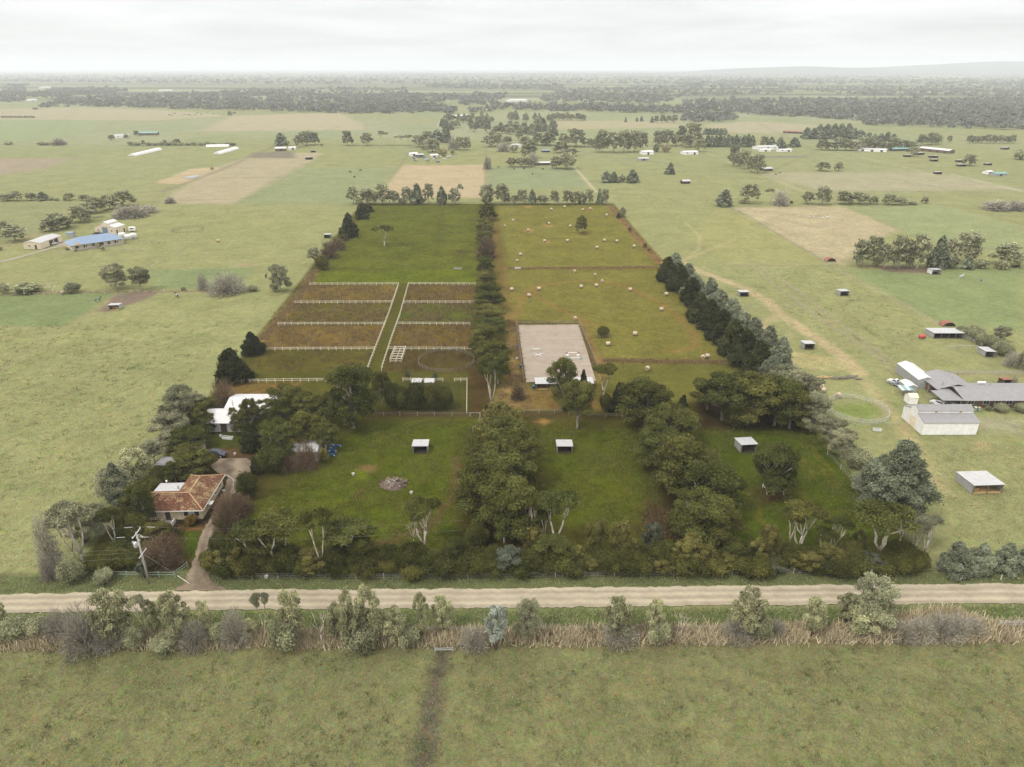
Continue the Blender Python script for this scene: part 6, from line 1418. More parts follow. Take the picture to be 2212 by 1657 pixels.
part(o, 'body', MB().tube([(-1.15, 0, .9), (-1.0, 0, .9), (1.0, 0, .9), (1.15, 0, .9)], [.35, .6, .6, .35], 14), 'tank_red', True)
for x0 in (-.7, .7): part(o, 'leg', MB().box(x0 - .06, x0 + .06, -.4, .4, 0, .5), 'steel_grey')
def arch(t_, x, y, w, d, label):
    o = thing('arch_shelter', label, 'shelter', gp(t_, x, y), 0); n = 12; r = w / 2; mb = MB()
    a_ = [(r * math.cos(math.pi * k / n), 1.5 * math.sin(math.pi * k / n)) for k in range(n + 1)]
    b_ = [(.94 * p[0], .94 * p[1]) for p in reversed(a_)]
    part(o, 'arch', mb.prism(a_ + b_, 1, 0, d), 'roof_rust')
    part(o, 'end_wall', MB().prism([(.93 * p[0], .93 * p[1]) for p in a_], 1, d - .1, d - .05), 'roof_rust')
arch('K', 1565, 104, 4.4, 3.0, 'rusty red arched shelter behind the stock shed'); arch('J', 810, 584, 4.4, 3.2, 'rusty red arched shelter at the corner of the dry paddock')
def trough(t_, x, y, L, label, mat='concrete'):
    o = thing('water_trough', label, 'trough', gp(t_, x, y), random.uniform(-.2, .2))
    part(o, 'basin', MB().box(-L / 2, L / 2, -.4, -.3, 0, .6).box(-L / 2, L / 2, .3, .4, 0, .6).box(-L / 2, -L / 2 + .1, -.3, .3, 0, .6).box(L / 2 - .1, L / 2, -.3, .3, 0, .6).box(-L / 2, L / 2, -.299, .299, -.05, .1), mat)
    part(o, 'water', MB().box(-L / 2 + .1, L / 2 - .1, -.299, .299, .101, .5), 'still_water')
trough('H', 1880, 758, 3.6, 'pale trough in the back green paddock'); trough('I', 328, 754, 2.6, 'white trough on the dry strip between the hay paddocks', 'tank_white')
trough('K', 940, 1002, 1.8, 'white bath trough by the thin pipe fence', 'tank_white'); trough('E', 585, 795, 2.6, 'long white trough on the lawn of the white-roofed house', 'tank_white')
# show jumps
plain('jump_turquoise', (.05, .36, .36), .5, .3, .15, 2); plain('jump_lilac', (.52, .48, .62), .5, .3, .15, 2); plain('jump_green', (.40, .50, .40), .5, .3, .15, 2); plain('jump_brown', (.13, .07, .05), .6, .3, .2, 2)
def jump(xl, yl, xr, yr, label, wing, cross=False, block=False):
    loc, rz, L = frame('F', xl, yl, xr, yr); o = thing('show_jump', label, 'show jump', loc, rz)
    for x0 in (0, L):
        mb = MB()
        for dx in (-.32, .32): mb.box(x0 + dx - .05, x0 + dx + .05, -.05, .05, 0, 1.3 if (dx > 0) == (x0 == 0) else 1.0)
        for z in (.3, .6, .9): mb.box(x0 - .27, x0 + .27, -.03, .03, z, z + .1)
        mb.box(x0 - .4, x0 + .4, -.35, .35, -.02, .06)
        part(o, 'wing', mb, wing)
    if cross:
        part(o, 'pole', MB().tube([(.3, -.1, .9), (L - .3, -.4, .1)], .08), 'trim_white'); part(o, 'pole', MB().tube([(L - .3, -.1, .9), (.3, -.4, .1)], .08), 'trim_white')
    else: part(o, 'pole', MB().tube([(.3, -.1, .8), (L - .3, -.1, .8)], .08), 'trim_white')
    if block:
        for x0 in (.1, L - .1): part(o, 'block', MB().box(x0 - .4, x0 + .4, -.95, -.5, 0, .5), 'trim_white')
jump(1135, 728, 1215, 728, 'show jump with pale green wings and single white pole', 'jump_green'); jump(1148, 770, 1236, 770, 'show jump with crossed white poles and lilac wings', 'jump_lilac', True)
jump(1440, 762, 1538, 762, 'show jump with brown wings and white blocks', 'jump_brown', False, True); jump(1464, 806, 1562, 804, 'show jump with turquoise wings', 'jump_turquoise')
# burnt pile
c0 = gp('B', 1325, 262); r0_ = 120 * mpp('B', c0); r = random.Random(4); o = thing('burnt_pile', 'heap of ash and burnt rubbish in the left front paddock', 'ash heap', c0)
mb = MB(); n = 26; rings = []
for k, (f, z) in enumerate(((1.0, -.05), (.85, .25), (.6, .5), (.3, .62), (.02, .66))):
    rings.append(mb.add([(r0_ * f * (1 + .14 * math.sin(3 * j) + r.uniform(-.08, .08)) * math.cos(2 * math.pi * j / n), .9 * r0_ * f * (1 + r.uniform(-.08, .08)) * math.sin(2 * math.pi * j / n), z + r.uniform(-.1, .12) * (k > 0)) for j in range(n)]))
for k in range(4):
    for j in range(n): mb.f.append((rings[k] + j, rings[k] + (j + 1) % n, rings[k + 1] + (j + 1) % n, rings[k + 1] + j))
part(o, 'ash_mound', mb, 'ash')
for nm, mt, cnt in (('charred_plank', 'char', 34), ('timber_scrap', 'fence_timber', 30), ('pale_scrap', 'concrete', 10)):
    for k in range(cnt):
        a_ = r.uniform(0, 6.28); d_ = r0_ * (r.uniform(.75, 1.1) if nm == 'charred_plank' and k % 2 else r.uniform(.1, .8)); q = Vector((d_ * math.cos(a_), .9 * d_ * math.sin(a_), .62 * max(0, 1 - (d_ / r0_) ** 2) + .05)); L = r.uniform(.3, 1.3)
        part(o, nm, MB().bar(q, q + Vector((r.uniform(-L, L), r.uniform(-L, L), r.uniform(-.1, .3))), r.uniform(.08, .22), .08), mt)
# woodpile of the right neighbour
o = thing('timber_pile', 'rough pile of logs and yellow offcuts by the neighbour track', 'timber pile', gp('K', 540, 545)); r = random.Random(9); mp = mpp('K', gp('K', 540, 545))
for k in range(46):
    q = Vector((r.uniform(-205, 215) * mp, r.uniform(-1.2, .8), r.uniform(.1, .35))); L = r.uniform(.8, 2.4); yel = abs(q.x + 85 * mp) < 55 * mp
    part(o, 'log', MB().tube([q, q + Vector((L, r.uniform(-.5, .5), r.uniform(-.05, .4)))], r.uniform(.08, .18), 6), 'straw' if yel else 'timber_grey')
# ------------------------------------------------------------------ power pole with its wires
plain('pole_wood', (.40, .35, .31), .9, .1, .3, 2, stain=(.3, .26, .23)); plain('insulator', (.55, .53, .5), .4, .5, .1, 2); plain('wire_metal', (.35, .33, .3), .5, .5, .1, 1)
def power_pole(loc, label, full):
    o = thing('power_pole', label, 'power pole', loc, R(2.0))
    part(o, 'pole', MB().tube([(0, 0, -.3), (0, 0, 5), (0, 0, 10.6)], [.2, .17, .14], 10), 'pole_wood', True)
    part(o, 'crossarm', MB().box(-.06, .06, -1.5, 1.5, 10.3, 10.42), 'galv'); part(o, 'crossarm', MB().box(.14, .26, -1.4, 1.4, 6.2, 6.32), 'galv')
    for y0 in (-1.4, 1.4): part(o, 'insulator', MB().lathe([(.05, 10.42), (.1, 10.48), (.05, 10.55), (.09, 10.62), (.04, 10.7)], 8, (0, y0, 0)), 'insulator')
    if full:
        tr = part(o, 'transformer', MB().lathe([(.3, 7.6), (.34, 7.65), (.34, 8.45), (.3, 8.52), (.1, 8.6)], 12, (-.62, 0, 0)), 'galv', True)
        link('bracket', MB().box(-.3, -.13, -.06, .06, 7.8, 8.3).mesh('bracket', 'galv'), tr)
        for y0 in (-.12, .12): link('bushing', MB().tube([(-.8, y0, 8.55), (-1.1, y0, 8.75)], .05).mesh('bushing', 'insulator'), tr)
        for y0 in (-.5, .5): part(o, 'fuse', MB().bar((.25, y0, 9.7), (.65, y0, 9.2), .1), 'insulator')
        part(o, 'fuse_arm', MB().bar((.1, -.6, 9.75), (.1, .6, 9.75), .06), 'galv')
        part(o, 'stay_wire', MB().tube([(.1, 0, 6.3), (3.0, -.1, 3.6), (5.3, -.3, 1.6)], .015, 4), 'wire_metal'); part(o, 'stay_guard', MB().tube([(5.3, -.3, 1.6), (7.1, -.5, .0)], .05), 'trim_white')
        for y0, z0 in ((-1.4, 10.72), (1.4, 10.72)):
            for s in (-1, 1):
                pts = [(s * 55 * k / 10, y0, z0 - 1.1 * math.sin(math.pi * k / 10)) for k in range(11)]; part(o, 'wire', MB().tube(pts, .004, 3), 'wire_metal')
                part(o, 'armour_rod', MB().tube([(s * 1.2, y0, z0 - .07), (s * 2.6, y0, z0 - .16)], .035, 5), 'insulator')
        for y0 in (-1.3, .2, 1.3):
            pts = [(.2 - 55 * k / 10, y0, 6.36 - .9 * math.sin(math.pi * k / 10)) for k in range(11)]; part(o, 'wire', MB().tube(pts, .012, 3), 'wire_metal')
    return o
pp = gp('A', 1287, 1116); power_pole(pp, 'grey timber power pole with transformer and two crossarms by the road', True)
power_pole(pp + Vector((-55, -1.9, 0)), 'plain timber power pole further along the road', False)
# small roadside things
for k, (x, y) in enumerate(((1742, 928), (2043, 920))):
    o = thing('guide_post', 'white roadside guide post leaning over' if k == 0 else 'white roadside guide post standing upright', 'post', gp('D', x, y))
    part(o, 'blade', MB().box(-.06, .06, -.02, .02, 0, 1.05), 'trim_white'); part(o, 'reflector', MB().box(-.04, .04, -.026, -.021, .85, .95), 'tank_red')
    if k == 0: o.rotation_euler = (0, R(22), 0)
o = thing('letterbox', 'white letterbox on a post beside the driveway mouth', 'letterbox', gp('A', 1800, 985))
part(o, 'post', MB().box(-.06, .06, -.06, .06, 0, 1.0), 'paint_white'); part(o, 'box', MB().prism([(-.2, 1.001), (.2, 1.001), (.2, 1.3), (0, 1.42), (-.2, 1.3)], 1, -.3, .3), 'trim_white')
# white litter and small buckets that show as specks
BK = MB().lathe([(.16, 0), (.22, .4), (.23, .4), (.23, .36), (.17, .04)], 10).mesh('bucket', 'tank_white')
for t_, x, y, lab in (('B', 1478, 350, 'white bucket left in the grass below the burnt pile'), ('B', 978, 190, 'white bucket beside the bright weed patch'), ('B', 335, 518, 'white bucket near the driveway shrubs'), ('A', 1935, 335, 'white bucket by the house garden edging'), ('E', 648, 935, 'white bucket on the muddy yard'), ('E', 712, 870, 'white bucket under the dark cypress'), ('B', 230, 1078, 'white bucket on the road verge'), ('F', 1008, 800, 'white bucket beside the arena track'), ('F', 35, 318, 'white bucket at the lane fence'), ('E', 525, 780, 'white bucket near the house trough')):
    o = link('bucket', BK, None, gp(t_, x, y)); o.scale = (1.5, 1.5, 1.4); tag(o, lab, 'bucket')
mb = MB(); c0 = gp('A', 1880, 250); pts = [gp('A', x, y) - c0 for x, y in ((1905, 190), (1960, 195), (2005, 220), (2020, 250), (2010, 285))]
for a_, b_ in zip(pts[:-1], pts[1:]): mb.bar(a_ + Vector((0, 0, .1)), b_ + Vector((0, 0, .1)), .18, .2)
tag(link('garden_edging', mb.mesh('garden_edging', 'concrete'), None, c0), 'curved pale kerb edging the garden bed by the tiled house', 'edging')
# small stuff behind the left house
o = thing('horse_float', 'white horse float with dark open ramp behind the cream barn', 'trailer', gp('G', 1145, 386), .2)
part(o, 'body', MB().prism([(-1.6, .5), (1.5, .5), (1.7, 1.3), (1.4, 2.4), (-1.6, 2.4)], 1, -.95, .95), 'trim_white'); part(o, 'window', MB().box(-1.0, .9, -.975, -.953, 1.4, 1.95), 'glass_dark')
for x0 in (-.4, .4):
    for y0 in (-1.05, .9): part(o, 'wheel', MB().tube([(x0, y0, .33), (x0, y0 + .15, .33)], .33, 12), 'char')
part(o, 'drawbar', MB().bar((1.7, 0, .5), (2.7, 0, .45), .1), 'steel_grey')
for x, y, lab in ((1785, 828, 'green wheelie bin with pale lid outside the brick house'), (1818, 832, 'green wheelie bin with yellow lid outside the brick house')):
    o = thing('wheelie_bin', lab, 'bin', gp('K', x, y)); part(o, 'body', MB().prism([(-.24, .06), (.24, .06), (.3, 1.0), (-.3, 1.0)], 1, -.3, .3), 'pipe_green')
    part(o, 'lid', MB().slab([(-.32, -.36, 1.03), (.32, -.36, 1.03), (.32, .34, 1.1), (-.32, .34, 1.1)], .05), 'straw' if 'yellow' in lab else 'jump_green')
    for x0 in (-.28, .2): part(o, 'wheel', MB().tube([(x0, .34, .12), (x0 + .08, .34, .12)], .12, 10), 'char')
# ------------------------------------------------------------------ vehicles
for nm, c in (('car_dark', (.018, .022, .035)), ('car_white', (.6, .6, .58)), ('car_grey', (.24, .26, .27)), ('car_red', (.3, .05, .04)), ('car_blue', (.08, .14, .25))): plain(nm, c, .3, .5, .08, 1)
def car_meshes(paint, ute=False):
    w = .86; b = MB()
    b.prism([(-2.2, .38), (2.15, .38), (2.22, .6), (2.15, .82), (1.1, .98), (-1.3, 1.0), (-2.15, .95), (-2.24, .7)], 1, -w, w)
    def frustum(x0, x1, X0, X1, z0, z1, w0, w1):
        return [(x0, -w0, z0), (x1, -w0, z0), (x1, w0, z0), (x0, w0, z0), (X0, -w1, z1), (X1, -w1, z1), (X1, w1, z1), (X0, w1, z1)]
    x0 = -.55 if ute else -1.75; X0 = -.35 if ute else -1.35
    f = frustum(x0, 1.1, X0, .35, .985, 1.47, w - .03, w - .2); cb = MB(); i = cb.add(f)
    for q in ((0, 3, 2, 1), (4, 5, 6, 7), (0, 1, 5, 4), (1, 2, 6, 5), (2, 3, 7, 6), (3, 0, 4, 7)): cb.f.append(tuple(i + k for k in q))
    gl = MB(); V_ = [Vector(p) for p in f]; cen = sum(V_, Vector()) / 8
    for q in ((0, 1, 5, 4), (1, 2, 6, 5), (2, 3, 7, 6), (3, 0, 4, 7)):
        P = [V_[k] for k in q]; m_ = sum(P, Vector()) / 4; n_ = (P[1] - P[0]).cross(P[2] - P[0]).normalized()
        if n_.dot(m_ - cen) < 0: n_ = -n_
        gl.poly([m_ + (p - m_) * .84 + n_ * .008 for p in P])
    wh = MB().tube([(0, -.1, 0), (0, .1, 0)], .32, 14).mesh('wheel', 'char'); hub = MB().tube([(0, -.108, 0), (0, -.1015, 0)], .19, 12).mesh('hub', 'galv')
    lamp = MB().box(2.13, 2.2, -.78, -.45, .62, .78).mesh('headlight', 'insulator'); lamp2 = MB().box(2.13, 2.2, .45, .78, .62, .78).mesh('headlight', 'insulator')
    tail = MB().box(-2.25, -2.2, -.8, -.55, .7, .88).mesh('tail_light', 'tank_red'); tail2 = MB().box(-2.25, -2.2, .55, .8, .7, .88).mesh('tail_light', 'tank_red')
    parts_ = [('body', b.mesh('body', paint)), ('cabin', cb.mesh('cabin', paint)), ('window_glass', gl.mesh('window_glass', 'glass_dark')), ('headlight', lamp), ('headlight', lamp2), ('tail_light', tail), ('tail_light', tail2)]
    if ute: parts_.append(('tray', MB().box(-2.15, -.65, -.82, .82, 1.002, 1.05).box(-2.2, -2.12, -.84, .84, 1.003, 1.3).box(-2.12, -.62, -.86, -.8, 1.004, 1.3).box(-2.12, -.62, .8, .86, 1.004, 1.3).mesh('tray', 'steel_grey')))
    return parts_, wh, hub
CARS = {}
def car(loc, rz, paint, label, group=None, ute=False, simple=False):
    k = (paint, ute)
    if k not in CARS: CARS[k] = car_meshes(paint, ute)
    ps, wh, hub = CARS[k]; o = thing('parked_car', label, 'car', loc, rz, group)
    for nm, me in ps[:3 if simple else 20]: link(nm, me, o)
    for x in (-1.35, 1.38):
        for s in (-1, 1):
            w_ = link('wheel', wh, o, (x, s * .8, .31), 0 if s < 0 else math.pi)
            if not simple: link('hub', hub, w_)
    return o
car(gp('E', 497, 940), R(-12), 'car_dark', 'dark blue car parked at the edge of the muddy yard')
car(gp('K', 1100, 600), R(125), 'car_white', 'white ute parked beside the long zinc shed', None, True); car(gp('K', 1130, 622), R(120), 'car_grey', 'grey car nose-in beside the white ute')
car(gp('K', 1475, 785), R(120), 'car_white', 'white car poking out of the brick house carport'); car(gp('K', 1560, 790), R(115), 'car_grey', 'silver car under the brick house carport')
car(gp('G', 458, 500), R(70), 'car_white', 'white car in the open bay of the cream farm garage')
car(gp('G', 850, 414), R(10), 'car_dark', 'dark car at the yard side of the cream barn')
r = random.Random(3)
for (x, y) in ((470, 648), (505, 642), (535, 640), (555, 655), (480, 662), (600, 655), (560, 664), (625, 672), (665, 655), (690, 640), (545, 648), (640, 640), (708, 636), (605, 648)):
    car(gp('M', x, y), r.uniform(0, 6.28), r.choice(('car_white', 'car_white', 'car_white', 'car_grey', 'car_blue')), 'old car standing in the far yard of derelict cars', 'derelict cars in the far yard', False, True)

# ------------------------------------------------------------------ animals: one skinned body each
for nm, c in (('coat_bay', (.07, .04, .025)), ('coat_black', (.015, .014, .014)), ('coat_white', (.55, .53, .5)), ('rug_green', (.12, .2, .2)), ('rug_grey', (.26, .26, .3)), ('rug_white', (.42, .44, .5))): plain(nm, c, .8, .2, .15, 3)
def animal_mesh(sp, graze, mat):
    if sp == 'horse':
        V_ = [(-.75, 0, 1.18, .27), (-.3, 0, 1.15, .29), (.25, 0, 1.15, .28), (.62, 0, 1.22, .25)]
        neck = [(.95, 0, .95, .15), (1.2, 0, .5, .11), (1.3, 0, .22, .1), (1.38, 0, .06, .07)] if graze else [(.9, 0, 1.55, .16), (1.1, 0, 1.85, .12), (1.3, 0, 1.78, .11), (1.55, 0, 1.6, .075)]
        leg = lambda x, s, hind: [(x, s * .16, .8, .13), (x + (-.03 if not hind else -.1), s * .17, .46, .065 if not hind else .075), (x + (0 if not hind else -.03), s * .17, .12, .05), (x + .05, s * .17, .03, .065)]
        tail = [(-.98, 0, 1.15, .07), (-1.08, 0, .8, .06), (-1.06, 0, .5, .03)]
    else:
        V_ = [(-.85, 0, 1.0, .3), (-.3, 0, .96, .36), (.3, 0, .95, .35), (.7, 0, 1.02, .27)]
        neck = [(1.0, 0, .85, .17), (1.25, 0, .45, .15), (1.36, 0, .18, .11), (1.42, 0, .07, .09)] if graze else [(1.0, 0, 1.15, .19), (1.25, 0, 1.25, .16), (1.45, 0, 1.18, .13), (1.65, 0, 1.08, .1)]
        leg = lambda x, s, hind: [(x, s * .2, .62, .14), (x + (-.02 if not hind else -.08), s * .2, .36, .08), (x, s * .2, .1, .06), (x + .04, s * .2, .03, .075)]
        tail = [(-1.1, 0, .98, .05), (-1.16, 0, .6, .035), (-1.15, 0, .35, .05)]
    vs_, ed = [], []
    def chain(pts, root=None):
        prev = root
        for p in pts:
            vs_.append(p); i = len(vs_) - 1
            if prev is not None: ed.append((prev, i))
            prev = i
        return prev
    chain(V_); chain(neck, 3); chain(tail, 0)
    for s in (-1, 1): chain(leg(.6, s, False), 3); chain(leg(-.72, s, True), 0)
    me = bpy.data.meshes.new('a'); me.from_pydata([v[:3] for v in vs_], ed, [])
    ob = bpy.data.objects.new('a', me); col.objects.link(ob)
    ob.modifiers.new('s', 'SKIN'); sb = ob.modifiers.new('u', 'SUBSURF'); sb.levels = 1
    for i, v in enumerate(vs_): me.skin_vertices[0].data[i].radius = (v[3], v[3]); me.skin_vertices[0].data[i].use_root = (i == 1)
    bpy.context.view_layer.update()
    res = bpy.data.meshes.new_from_object(ob.evaluated_get(bpy.context.evaluated_depsgraph_get()))
    bpy.data.objects.remove(ob); res.name = 'body'; res.materials.clear(); res.materials.append(MATS[mat])
    return res
AN = {}
def rug_mesh(mat):
    mb = MB(); n = 10; rings = []
    for x, rr_ in ((-1.0, .26), (-.8, .33), (-.3, .345), (.3, .335), (.75, .3)):
        rings.append(mb.add([(x, rr_ * 1.02 * math.cos(math.pi * (k / n) * 1.2 - .3), 1.14 + rr_ * 1.08 * math.sin(math.pi * (k / n) * 1.2 - .3)) for k in range(n + 1)]))
    for a_, b_ in zip(rings[:-1], rings[1:]):
        for k in range(n): mb.f.append((a_ + k, b_ + k, b_ + k + 1, a_ + k + 1))
    return mb.mesh('rug', mat, True)
def ears(sp, graze, mat):
    mb = MB(); b = {('horse', True): (1.2, .55), ('horse', False): (1.1, 1.93), ('cow', True): (1.25, .5), ('cow', False): (1.22, 1.33)}[(sp, graze)]
    for s in (-1, 1): mb.tube([(b[0], s * .08, b[1]), (b[0] - .05, s * .13, b[1] + .16)], [.045, .01], 5)
    return mb.mesh('ears', mat)
def animal(t_, x, y, sp, rz, mat, label, group=None, graze=True, rug=None, sc=1.0):
    k = (sp, graze, mat)
    if k not in AN: AN[k] = (animal_mesh(sp, graze, mat), ears(sp, graze, mat))
    o = thing(sp, label, sp, gp(t_, x, y), rz, group); o.scale = (sc, sc, sc)
    link('body', AN[k][0], o); link('ears', AN[k][1], o)
    if rug:
        if rug not in AN: AN[rug] = rug_mesh(rug)
        link('rug', AN[rug], o)
animal('G', 850, 994, 'horse', R(40), 'coat_bay', 'horse in a green rug beside the muddy gateway', None, False, 'rug_green')
animal('G', 1528, 958, 'horse', R(140), 'coat_black', 'dark horse in a grey rug below the twiggy bushes', None, False, 'rug_grey')
animal('H', 226, 834, 'horse', R(95), 'coat_black', 'black horse standing near the tall round tree outside the boundary', None, False)
animal('J', 1752, 708, 'horse', R(20), 'coat_white', 'white horse in a pale rug in front of the tree clump', None, False, 'rug_white')
animal('I', 578, 372, 'horse', R(100), 'coat_black', 'black horse eating at a bale in the back hay paddock', None, True)
animal('N', 603, 755, 'horse', R(10), 'coat_bay', 'brown horse near the dark far shed', 'brown horses near the dark far shed'); animal('N', 630, 746, 'horse', R(170), 'coat_bay', 'brown horse near the dark far shed', 'brown horses near the dark far shed')
for k, (x, y) in enumerate(((648, 264), (683, 264), (745, 272), (783, 266))): animal('J', x, y, 'cow', R(60 * k), 'coat_white', 'white beast grazing in the dry paddock', 'white animals in the dry paddock', True, None, .8)
for k, (x, y) in enumerate(((57, 740), (86, 771), (125, 728))): animal('M', x, y, 'cow', R(77 * k), 'coat_black', 'black cow grazing left of the tan paddock', 'black cows left of the tan paddock', True, None, 1.1)
for k, (x, y) in enumerate(((1018, 709), (1120, 719), (1185, 717), (1305, 721), (1240, 752))): animal('M', x, y, 'cow', R(67 * k), 'coat_black', 'black cow below the round dark trees', 'black cows below the round dark trees', True, None, 1.1)
animal('J', 867, 95, 'cow', R(90), 'coat_black', 'black cow behind the fence row of the dry paddock'); animal('J', 2142, 630, 'cow', R(10), 'coat_black', 'black cow by the tree clump', 'black cows by the tree clump'); animal('J', 2160, 628, 'cow', R(150), 'coat_black', 'black cow by the tree clump', 'black cows by the tree clump')
r = random.Random(12)
for k in range(24): animal('L', r.uniform(1085, 1450), r.uniform(350, 372), 'cow', r.uniform(0, 6), 'coat_black', 'tiny cow of the herd on the far left plain', 'herd on the far left plain', True, None, 1.15)

# ------------------------------------------------------------------ long grass, weeds and pasture tufts
def grassmat(name, c1, c2):
    m, t = newmat(name); g = G(t)
    tint = g.n('Attribute', attribute_name='tint').outputs['Fac']
    f = g.math('FRACT', g.math('MULTIPLY', tint, 9.7))
    d = g.n('BsdfDiffuse'); g.set(d.inputs[0], g.scale(g.mix(f, c1, c2), tint)); g.out(d.outputs[0])
grassmat('grass_dry_pale', (.48, .39, .25), (.38, .33, .21)); grassmat('grass_dry', (.27, .19, .092), (.20, .15, .07)); grassmat('grass_green', (.105, .118, .032), (.165, .145, .045))
grassmat('grass_pale_green', (.20, .20, .098), (.25, .235, .125)); grassmat('weed_brown', (.10, .066, .036), (.15, .10, .05)); grassmat('grass_hay', (.19, .175, .062), (.22, .18, .078))
def tufts(pts, h, w, blades, r, lean=.35):
    """upright blades: pts N x 2"""
    n = len(pts) * blades; P = np.repeat(pts, blades, 0) + r.normal(size=(n, 2)) * w
    hh = h * r.uniform(.5, 1.3, n); a = r.uniform(0, 6.28, n); ln = r.normal(size=(n, 2)) * lean
    bw = .045 + .05 * h
    b0 = np.stack([P[:, 0] - np.cos(a) * bw, P[:, 1] - np.sin(a) * bw, np.full(n, -.1)], 1); b1 = np.stack([P[:, 0] + np.cos(a) * bw, P[:, 1] + np.sin(a) * bw, np.full(n, -.1)], 1)
    tp = np.stack([P[:, 0] + ln[:, 0] * hh, P[:, 1] + ln[:, 1] * hh, hh], 1)
    return np.stack([b0, b1, tp], 1).reshape(-1, 3), np.arange(n * 3).reshape(-1, 3), np.repeat(r.uniform(.7, 1.3, len(pts)), blades) * r.uniform(.8, 1.2, n)
def in_poly(t_, P, n, seed, clump=0):
    r = random.Random(seed); out_ = []
    W3 = [(p.x, p.y) for p in T(t_, *P)]
    x0, x1 = min(p[0] for p in W3), max(p[0] for p in W3); y0, y1 = min(p[1] for p in W3), max(p[1] for p in W3)
    while len(out_) < n:
        p = (r.uniform(x0, x1), r.uniform(y0, y1))
        if inside(p, W3):
            if clump and (math.sin(p[0] * .31 + 1.3) * math.cos(p[1] * .27) + .6 * math.sin(p[0] * .9) * math.sin(p[1] * .8 + 2)) < r.uniform(-.9, .9) * clump: continue
            out_.append(p)
    return np.array(out_)
def along_line(t_, P, n, width, seed):
    r = np.random.default_rng(seed); W3 = [np.array((p.x, p.y)) for p in T(t_, *P)]; seg = [np.linalg.norm(b - a) for a, b in zip(W3[:-1], W3[1:])]; tot = sum(seg); o = []
    for (a, b), s in zip(zip(W3[:-1], W3[1:]), seg):
        k = int(n * s / tot); f = r.uniform(size=(k, 1)); d = (b - a) / s; nn = np.array((-d[1], d[0]))
        o.append(a + (b - a) * f + nn * r.normal(size=(k, 1)) * width * .4)
    return np.concatenate(o)
def stuff(name, mat, sets, label):
    Vs, Qs, Ts = [], [], []; off = 0
    for V_, Q_, t_ in sets: Vs.append(V_); Qs.append(Q_ + off); Ts.append(t_); off += len(V_)
    tag(link(name, np_mesh(name, np.concatenate(Vs), np.concatenate(Qs), (mat,), None, np.concatenate(Ts))), label, 'grass', None, 'stuff')
stuff('long_grass', 'grass_dry_pale', [tufts(in_poly('Z', [(-60, 1372), (2280, 1345), (2280, 1384), (-60, 1404)], 4200, 1, 1.5), 1.1, .35, 6, rng), tufts(in_poly('Z', [(-60, 1366), (2280, 1340), (2280, 1386), (-60, 1406)], 2200, 31, .6), .6, .3, 5, rng), tufts(in_poly('R', [(1260, 400), (1700, 330), (1950, 400), (2050, 470), (1900, 500), (1300, 520)], 900, 2), 1.5, .4, 6, rng),
    tufts(along_line('G', [(0, 930), (500, 918), (950, 905), (1700, 905), (2209, 895)], 900, 1.6, 6), .6, .3, 4, rng)], 'tall straw-coloured grass and reeds beyond the road')
stuff('dry_grass', 'grass_dry', [tufts(along_line('H', [(640, 770), (580, 900), (440, 1060), (330, 1210), (190, 1370)], 1500, 2.4, 7), .8, .3, 5, rng), tufts(along_line('I', [(230, 752), (900, 748), (1530, 740)], 1300, 2.0, 8), .6, .25, 4, rng), tufts(along_line('I', [(1060, 1545), (1600, 1555), (2200, 1562)], 1200, 2.0, 9), .6, .25, 4, rng),
    tufts(along_line('I', [(1120, 215), (1300, 420), (1470, 610), (1560, 700)], 1000, 2.6, 10), .7, .3, 4, rng), tufts(in_poly('H', [(600, 898), (1360, 896), (1165, 1442), (180, 1446)], 4200, 11, 1.0), .5, .35, 4, rng), tufts(in_poly('H', [(1452, 896), (2030, 896), (2000, 1440), (1288, 1442)], 3000, 12, 1.0), .5, .35, 4, rng),
    tufts(in_poly('F', [(915, 430), (1000, 475), (1060, 960), (1150, 1180), (1030, 1245), (815, 1180), (955, 880)], 1500, 13, .8), .35, .3, 4, rng), tufts(along_line('F', [(1010, 510), (1075, 990)], 500, .8, 14), .4, .2, 4, rng), tufts(along_line('F', [(1550, 510), (1705, 900)], 500, .8, 15), .4, .2, 4, rng)], 'bleached dry grass along the paddock edges')
stuff('weeds', 'weed_brown', [tufts(in_poly('H', [(600, 898), (1360, 896), (1110, 1640), (60, 1640)], 1100, 16, 1.6), .6, .5, 7, rng, .6), tufts(in_poly('H', [(1452, 896), (2030, 896), (2080, 1640), (1225, 1640)], 1100, 17, 1.5), .6, .5, 7, rng, .6),
    tufts(in_poly('C', [(1450, 420), (1800, 560), (1650, 760), (1400, 620)], 500, 18), .4, .5, 5, rng, .6), tufts(in_poly('A', [(1000, 560), (1560, 600), (1640, 960), (900, 990)], 700, 19), .5, .4, 5, rng, .6)], 'dark brown weeds scattered through the small paddocks')
stuff('pasture_grass', 'grass_green', [tufts(in_poly('Z', [(545, 1110), (770, 915), (1035, 902), (985, 1060), (1000, 1200), (505, 1200)], 5200, 20, .8), .22, .3, 4, rng, .9), tufts(in_poly('Z', [(1140, 925), (1400, 925), (1440, 1150), (1150, 1160)], 3600, 21, .8), .22, .3, 4, rng, .9),
    tufts(in_poly('Z', [(1480, 930), (1765, 930), (1985, 1200), (1560, 1200)], 4600, 22, .8), .22, .3, 4, rng, .9), tufts(in_poly('H', [(1150, 205), (2050, 205), (2040, 870), (620, 870)], 4000, 23, .9), .3, .5, 4, rng, .9)], 'short green grass in the property paddocks')
stuff('stubble_grass', 'grass_hay', [tufts(in_poly('I', [(140, 205), (1130, 205), (2185, 1600), (1100, 1650), (880, 1225), (225, 1185)], 9000, 24, .8), .24, .4, 4, rng, .9)], 'short yellowish grass in the hay paddocks')
grassmat('grass_tussock', (.085, .105, .04), (.13, .14, .055))
